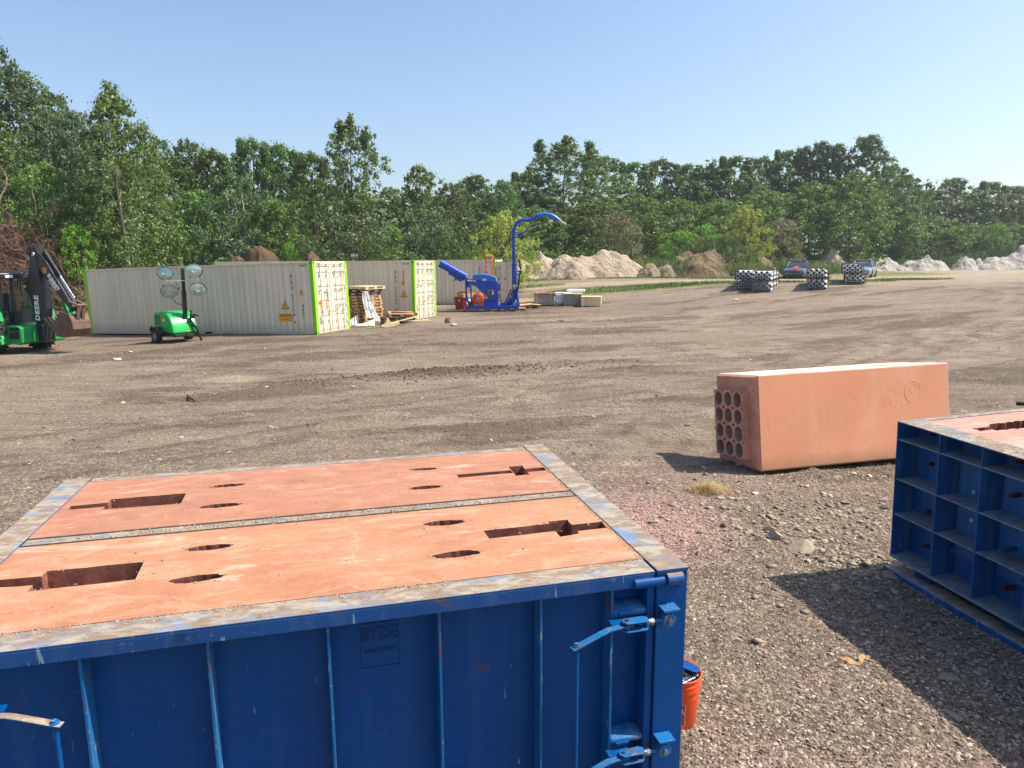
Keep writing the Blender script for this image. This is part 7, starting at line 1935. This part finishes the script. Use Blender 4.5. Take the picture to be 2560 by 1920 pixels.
T = [
 # left mass
 ('b', -150, 60, 52, 330, 'huge silvery tree mostly beyond the left edge'), ('b', -20, 108, 50, 330, 'tallest silvery green tree at the far left, cut by the picture edge'),
 ('b', 95, 195, 51, 270, 'silvery tree second from the left edge, sloping down to the right'), ('a', 175, 245, 53, 250, 'dark tree behind the brush pile, third crown from the left edge'),
 ('b', 225, 292, 50, 190, 'silvery crown just left of the pale-trunked spire tree'),
 ('a', 40, 330, 44, 260, 'dark tree in front of the tallest one at the left edge, over the brush pile'), ('c', 150, 415, 42, 190, 'mid green tree over the brush pile behind the digging arm'),
 ('c', 245, 470, 43, 180, 'mid green tree filling in left of the pale trunk, over the container end'),
 ('a', 420, 352, 57, 200, 'dark tree right behind the spire tree, its crown to the right of the point'), ('a', 500, 358, 60, 170, 'dark crown fifth along the skyline from the left, twin bumps'),
 ('d', 565, 385, 60, 160, 'feathery dark tree left of the grey-stemmed open tree'), ('e', 610, 440, 49, 190, 'open grey-green tree with pale forked stems above the mulch heap'),
 ('d', 660, 360, 58, 150, 'feathery tree with upright tips left of the middle of the container row'), ('d', 725, 372, 59, 170, 'feathery dark tree with bristly top above the nearest container doors'),
 ('d', 800, 392, 57, 170, 'feathery tree at the right end of the bristly row, beside the tall open poplar'), ('c', 520, 480, 50, 180, 'mid green tree low behind the middle of the nearest container'),
 ('c', 700, 500, 50, 190, 'mid green tree low behind the doors of the nearest container'), ('n', 445, 560, 46, 150, 'bushy dark sapling directly above the lamps of the light tower'),
 ('skirt', 905, 520, 50, 230, 'leafy lower growth round the foot of the tall open poplar'), ('skirt', 1075, 505, 53, 180, 'leafy lower growth round the slim poplar'),
 ('a', 850, 470, 74, 150, 'distant dark tree seen left of the tall poplar stem'), ('a', 985, 472, 76, 150, 'distant dark tree between the two poplars'), ('g', 1045, 500, 78, 120, 'distant low crown right below the slim poplar top'),
 ('j', 985, 560, 56, 110, 'bright green young tree between the two poplars'),
 ('a', 1130, 462, 66, 160, 'dense dark tree right of the slim poplar'), ('g', 1195, 445, 72, 150, 'dense dark tree left of the yellow-green tree'), ('a', 1255, 455, 70, 140, 'dense dark round crown behind the yellow-green tree'),
 ('k', 1262, 528, 54, 165, 'yellow-green drooping tree behind the blue delivery pipe'),
 # middle
 ('f', 1410, 372, 84, 265, 'largest cottonwood in the middle, several upright tops, right of the pipe'), ('h', 1318, 440, 88, 150, 'crown forming the left shoulder of the largest cottonwood'),
 ('h', 1500, 402, 90, 150, 'crown forming the right shoulder of the largest cottonwood'), ('h', 1575, 416, 98, 140, 'poplar next right of the largest cottonwood group'),
 ('g', 1640, 408, 100, 150, 'dark poplar above the tan bushes'), ('h', 1705, 420, 100, 130, 'poplar above the two bright bushes'), ('g', 1755, 425, 102, 130, 'lower crown on the skyline left of the yellow-green bush tree'),
 ('h', 1820, 402, 100, 150, 'poplar above the yellow-green bush tree'), ('g', 1885, 402, 104, 140, 'dark crown right of the poplar over the yellow-green bush tree'),
 ('h', 1945, 388, 103, 120, 'poplar left of the triple pointed tops'), ('i', 1985, 378, 102, 80, 'first narrow pointed top left of the tall round one'), ('i', 2025, 366, 101, 80, 'second narrow pointed top left of the tall round one'), ('i', 2062, 372, 100, 90, 'third narrow pointed top left of the tall round one'),
 ('i', 2138, 352, 98, 125, 'tallest round-topped open tree on the right half of the skyline'), ('g', 2200, 420, 104, 130, 'crown stepping down right of the tallest round-topped tree'), ('g', 2238, 445, 106, 110, 'last crown of the step before the dip in the skyline'),
 ('h', 2290, 480, 124, 120, 'low crown in the dip of the skyline'), ('i', 2352, 452, 124, 110, 'isolated bushy top right of the dip in the skyline'), ('g', 2400, 492, 124, 130, 'low crown right of the isolated bushy top'),
 ('h', 2440, 462, 124, 120, 'poplar fourth from the right edge'), ('h', 2495, 472, 124, 120, 'poplar third from the right edge'), ('i', 2545, 470, 124, 110, 'open poplar at the right edge'), ('g', 2610, 480, 124, 150, 'tree just past the right edge'),
 # second row
 ('m', 1340, 520, 76, 170, 'mid green tree below the left shoulder of the cottonwood, above the sandy heap'), ('m', 1480, 500, 78, 170, 'mid green tree in front of the cottonwood group, above the largest sandy heap'),
 ('m', 1590, 490, 84, 170, 'mid green tree behind the tan bushes'), ('m', 1690, 500, 86, 170, 'mid green tree behind the two bright bushes'), ('m', 1790, 500, 88, 170, 'mid green tree left of the yellow-green bush tree'),
 ('m', 1905, 480, 88, 190, 'mid green tree right of the yellow-green bush tree'), ('m', 2010, 460, 90, 180, 'mid green tree behind the dark car'), ('m', 2110, 440, 90, 190, 'mid green tree below the tallest round-topped tree'),
 ('m', 2205, 500, 106, 180, 'mid green tree behind the grey sedan'), ('m', 2300, 540, 112, 180, 'lower mid green tree above the stony heaps'), ('m', 2400, 560, 114, 170, 'lower mid green tree before the grassy bank'), ('m', 2500, 560, 115, 180, 'lower mid green tree above the grassy bank'), ('m', 2590, 555, 115, 170, 'mid green tree at the right edge above the bank'),
 # bushes
 ('l', 1535, 525, 73, 100, 'tan half-dead bush behind the grassy rise, left of the pair'), ('l', 1575, 560, 72, 80, 'smaller tan half-dead bush in the middle distance'),
 ('j', 1695, 578, 72, 120, 'spreading bright green bush left of the pointed bright one'), ('j', 1755, 562, 73, 85, 'pointed bright green bush on the grassy rise'), ('k', 1855, 515, 76, 120, 'rounded yellow-green bush tree above the brown soil heap'),
 ('l', 1945, 545, 80, 120, 'grey-green scrubby bush right of the yellow-green bush tree'), ('j', 2470, 558, 108, 80, 'bright green bush above the long grassy bank'), ('n', 2090, 590, 92, 130, 'dark bush behind the pale heap between the cars'),
 ('n', 770, 590, 47, 110, 'dark bush above the doors of the nearest container'), ('j', 735, 600, 46, 60, 'small bright bush peeping over the nearest container doors'), ('n', 930, 590, 48, 150, 'dark bush above the middle container'), ('n', 1130, 580, 52, 150, 'dark bush above the farthest container'),
]
for pn, px, top, D, w, lb in T:
    sh = pn in 'jkln' and top > 500
    tree(pn, px, top, D, w, lb, 'bush' if sh else 'tree', GT if not sh else 'bushes in front of the trees', name='bush' if sh else 'tree')
tree('spire', 333, 248, 42, 270, 'spire-shaped cottonwood with a pale trunk above the nearest container', rz=.2)
tree('tall', 905, 322, 52, 150, 'tall open poplar standing high above the middle container', rz=0)
tree('slim', 1058, 422, 54, 80, 'slim poplar with a small tuft of crown, right of the tall open one', rz=0)
tree('j', 215, 560, 39.5, 130, 'bright broad-leaved sapling behind the left end of the nearest container', name='sapling')
tree('c', 330, 480, 44.5, 240, 'leafy growth round the base of the spire-shaped cottonwood', rz=1)

# dense wood behind and undergrowth at its foot (nobody could count these stems)
def belt(name, xs, ys, hs, per, size, lm, seed, label, n, zlo=0.0, rcs=(.9, 1.6), cat='foliage'):
    g = np.random.default_rng(seed)
    f = g.random(n) * (len(xs) - 1); i = np.minimum(f.astype(int), len(xs) - 2); fr = f - i
    X = np.interp(f, range(len(xs)), xs); Y = np.interp(f, range(len(xs)), ys) + g.uniform(-1, 1, n) * (np.interp(f, range(len(xs)), [a[1] for a in hs])); Hh = np.interp(f, range(len(xs)), [a[0] for a in hs])
    Z = gz(X, Y) + zlo + (Hh * (.78 + .44 * vnoise(X * .22, Y * .1, seed)) - zlo) * g.random(n) ** .8
    V, F, r = leaves(np.stack([X, Y, Z], 1), g.uniform(*rcs, n), per, size, g)
    me = fast_mesh(name, V, F, LM[lm]); vattr(me, 'rnd', r)
    return mesh_obj(name, me, label=label, cat=cat, kind='stuff')
belt('far_wood', [-70, -45, -27, -15, -4, 5, 28, 52, 66, 78, 110, 150], [60, 60, 64, 72, 80, 90, 106, 110, 118, 128, 132, 140], [(15, 5), (14, 5), (10.5, 5), (8, 5), (8, 5), (8, 5), (12.5, 6), (13, 6), (12, 6), (10, 6), (10, 6), (11, 6)], 42, .34, 'dark', 41, 'dense dark wood closing off the view behind the single trees', 1500)
belt('undergrowth', [-60, -30, -20, -8, 0, 10, 22, 36, 56, 75, 110], [46, 47, 50, 53, 67, 79, 84, 98, 109, 116, 122], [(2.6, 2.2)] * 11, 46, .15, 'mid', 42, 'low green undergrowth along the foot of the trees', 760, rcs=(.5, 1.0), cat='undergrowth')
# grass and weeds on the banks and verges
t = NT('grass_blade'); r_ = t.attr('rnd')
t.col(t.ramp(r_, [(0, hexv('#4f6630')), (.5, hexv('#708540')), (.85, hexv('#959f5a')), (1, hexv('#b3a866'))])); t.rough(.6); M_grass = t.mat
def grass(name, X, Y, h, w, seed, label, zoff=0.0, hook=None, kind='stuff', colshift=0.0):
    g = np.random.default_rng(seed); n = len(X)
    Z = gz(X, Y) + ground_detail(X, Y)[0] + zoff if hook is None else hook(X, Y)
    a = g.uniform(0, math.pi, n); le = g.normal(0, .28, (n, 2)); hh = h * g.uniform(.5, 1.3, n); ww = w * g.uniform(.6, 1.4, n)
    dx, dy = np.cos(a) * ww, np.sin(a) * ww
    p0 = np.stack([X - dx, Y - dy, Z - .03], 1); p1 = np.stack([X + dx, Y + dy, Z - .03], 1)
    p2 = np.stack([X + le[:, 0] * hh, Y + le[:, 1] * hh, Z + hh], 1)
    V = np.stack([p0, p1, p2], 1).reshape(-1, 3)
    me = fast_mesh(name, V, np.arange(3 * n).reshape(n, 3), M_grass)
    vattr(me, 'rnd', np.repeat(np.clip(vnoise(X * .6, Y * .6, seed) * .6 + g.random(n) * .4 + colshift, 0, 1), 3))
    return mesh_obj(name, me, label=label, cat='grass', kind=kind)
def scatter(poly_list, seed):
    g = np.random.default_rng(seed); X = []; Y = []
    for cx, cy, rx, ry, ang, n in poly_list:
        r = np.sqrt(g.random(n)); a = g.uniform(0, 2 * math.pi, n); k = 1 + .3 * (vnoise(np.cos(a) * 2 + cx, np.sin(a) * 2 + cy, seed) - .5)
        u, v = r * np.cos(a) * rx * k, r * np.sin(a) * ry * k
        X.append(cx + u * math.cos(ang) - v * math.sin(ang)); Y.append(cy + u * math.sin(ang) + v * math.cos(ang))
    return np.concatenate(X), np.concatenate(Y)
X, Y = scatter([(9, 50.5, 7.5, 1.7, 0, 7000), (17.5, 49.5, 2.8, 1.2, .2, 1600), (24.5, 51, 2.6, 1.6, 0, 1500), (30, 53.5, 3, 1.0, .2, 1400), (1, 56.6, 3, 1, 0, 1200), (8, 62.3, 11, 1.0, 0, 3500), (21, 60.5, 6.5, 2.2, 0, 5500)], 5)
grass('verge_grass', X, Y, .13, .03, 6, 'short green grass in strips along the pale track')
X, Y = scatter([(8, 71, 9, 2.6, 0, 6500), (18, 70.5, 7, 2.8, .1, 6500), (28, 71, 4, 3, .2, 3200), (30.5, 77, 5.2, 2.6, .2, 5000), (46, 99, 14, 3, .25, 5000), (20, 63.8, 3.5, .8, 0, 1800)], 7)
grass('tall_weeds', X, Y, 1.15, .05, 8, 'tall green weeds on the rise behind the heaps')
X, Y = scatter([(60, 101, 6, 2.2, .3, 5000), (76, 103.5, 12, 3.4, .05, 12000), (98, 106, 14, 4, .2, 5000)], 9)
grass('bank_weeds', X, Y, 1.3, .09, 10, 'dark green weeds covering the long bank at the right', colshift=-.2)
def on_obj(o):
    bpy.context.view_layer.update(); dg = bpy.context.evaluated_depsgraph_get(); inv_ = o.matrix_world.inverted(); mw = o.matrix_world
    def f(X, Y):
        out = []
        for x, y in zip(X, Y):
            h, loc, nn_, _ = o.ray_cast(inv_ @ Vector((x, y, 60)), (0, 0, -1)); out.append((mw @ loc).z if h else float(gz(np.array([x]), np.array([y]))[0]))
        return np.array(out)
    return f
sh_ = [o for o in bpy.data.objects if o.name.startswith('soil_heap')][0]
X, Y = scatter([(18.3, 66.2, 2.6, 1.4, 0, 2600), (20.6, 65.2, 1.8, 2.2, .2, 2000)], 11); grass('heap_grass', X, Y, .5, .045, 12, 'grass growing on the crown of the brown soil heap', hook=on_obj(sh_))
sh_ = bpy.data.objects['rubble_heap.003']
X, Y = scatter([(14.2, 64.6, 1.4, 1.0, 0, 1500), (15.2, 63.6, 1.0, .9, 0, 700)], 13); grass('heap_grass', X, Y, .4, .04, 14, 'grass tufts on the lumpy rubble heap', hook=on_obj(sh_))
sh_ = bpy.data.objects['rubble_heap']
X, Y = scatter([(5.0, 65.6, 1.0, .5, .4, 700)], 15); grass('heap_grass', X, Y, .35, .04, 16, 'grass patch where the two sandy heaps meet', hook=on_obj(sh_))

# ------------------------------------------------------------------ brush pile at the left
def brush(name, cx, cy, a, b_, h, n, L, mt, seed, label, rr=(.012, .03), cat='brush pile', up_=.35):
    g = random.Random(seed); b = MB()
    for _ in range(n):
        u, v = g.uniform(-1, 1), g.uniform(-1, 1)
        if u * u + v * v > 1: continue
        hh = h * (1 - (u * u + v * v) ** .8) * g.uniform(.15, 1.05)
        p = Vector((cx + u * a, cy + v * b_, float(gz(np.array([cx]), np.array([cy]))[0]) + hh))
        d = Vector((u * .8 + g.gauss(0, .8), v * .8 + g.gauss(0, .6), g.gauss(up_, .45))).normalized()
        l = L * g.uniform(.5, 1.4); q = p + d * l; m_ = p.lerp(q, .5) + Vector((g.gauss(0, .1), g.gauss(0, .1), g.gauss(0, .12))) * l
        w = g.uniform(*rr)
        b.tube([p, m_, q], [w, w * .75, w * .3], 3, cap=False)
        for k in range(2):
            s0 = p.lerp(q, g.uniform(.4, .9)); d2 = (d + Vector((g.gauss(0, .7), g.gauss(0, .7), g.gauss(.1, .6)))).normalized()
            b.tube([s0, s0 + d2 * l * .4], [w * .5, w * .2], 3, cap=False)
    return b.build(name, mt, label=label, cat=cat, group='brush piles behind the backhoe')
M_brush = simple('brown_brush', hexv('#6e5242'), .9, sc=2, var=.4, dirt=hexv('#8c6d50'), damt=.5, bump=0)
M_brush2 = simple('grey_brush', hexv('#8a7560'), .9, sc=2, var=.4, dirt=hexv('#5e4a3a'), damt=.5, bump=0)
heap('brush_core', -29.0, 40.6, 6.2, 3.0, 5.6, 0, M_mulch, 'dark earthy core of the brush pile behind the backhoe', 61, 3, cat='brush pile', group='brush piles behind the backhoe', rough=.5)
brush('brush_pile', -26.2, 39.3, 4.9, 3.0, 5.1, 1700, 1.5, M_brush, 3, 'big tangle of reddish brown brush behind the backhoe arm', rr=(.012, .026))
brush('brush_pile', -30.2, 39.8, 4.6, 3.0, 7.0, 1300, 1.9, M_brush2, 4, 'grey-brown heap of cut branches at the left edge behind the backhoe', rr=(.014, .032))
brush('brush_pile', -22.3, 38.2, 2.0, 1.5, 1.7, 260, 1.4, M_brush2, 5, 'low scatter of bare branches between the brush pile and the container', rr=(.012, .03), up_=.1)
# bleached dead tree
g = random.Random(8); b = MB()
def limb(p, d, L, w, dep):
    q = p + d * L; m_ = p.lerp(q, .5) + Vector((g.gauss(0, .06), g.gauss(0, .06), g.gauss(0, .06))) * L
    b.tube([p, m_, q], [w, w * .8, w * .55], 5, cap=False)
    if dep:
        for _ in range(3):
            limb(p.lerp(q, g.uniform(.55, 1)), (d + Vector((g.gauss(0, .5), g.gauss(0, .5), g.gauss(.05, .35)))).normalized(), L * .62, w * .5, dep - 1)
dz_ = float(gz(np.array([-31.]), np.array([41.]))[0])
for dx, tl in ((0, (.15, 0, 1)), (1.0, (.5, -.1, .9)), (-1.2, (-.1, .1, 1)), (2.0, (.75, 0, .6))):
    limb(Vector((-30.3 + dx, 40.4, dz_ + 4.0)), Vector(tl).normalized(), 2.6, .09, 3)
b.build('dead_tree', M_bark_dead, label='bleached bare dead tree rising out of the brush pile at the left edge', cat='dead tree')
# ================================================================== thin summer haze
b = MB(); b.box(-720, 720, -320, 1520, -2.2, 30)
t = bpy.data.materials.new('haze_air'); t.use_nodes = True
for n_ in list(t.node_tree.nodes):
    if n_.type != 'OUTPUT_MATERIAL': t.node_tree.nodes.remove(n_)
v = t.node_tree.nodes.new('ShaderNodeVolumePrincipled'); v.inputs['Color'].default_value = (.86, .92, 1, 1); v.inputs['Density'].default_value = .0004; v.inputs['Anisotropy'].default_value = .3
t.node_tree.links.new(v.outputs[0], [n_ for n_ in t.node_tree.nodes if n_.type == 'OUTPUT_MATERIAL'][0].inputs['Volume'])
b.build('haze', t, kind='stuff')
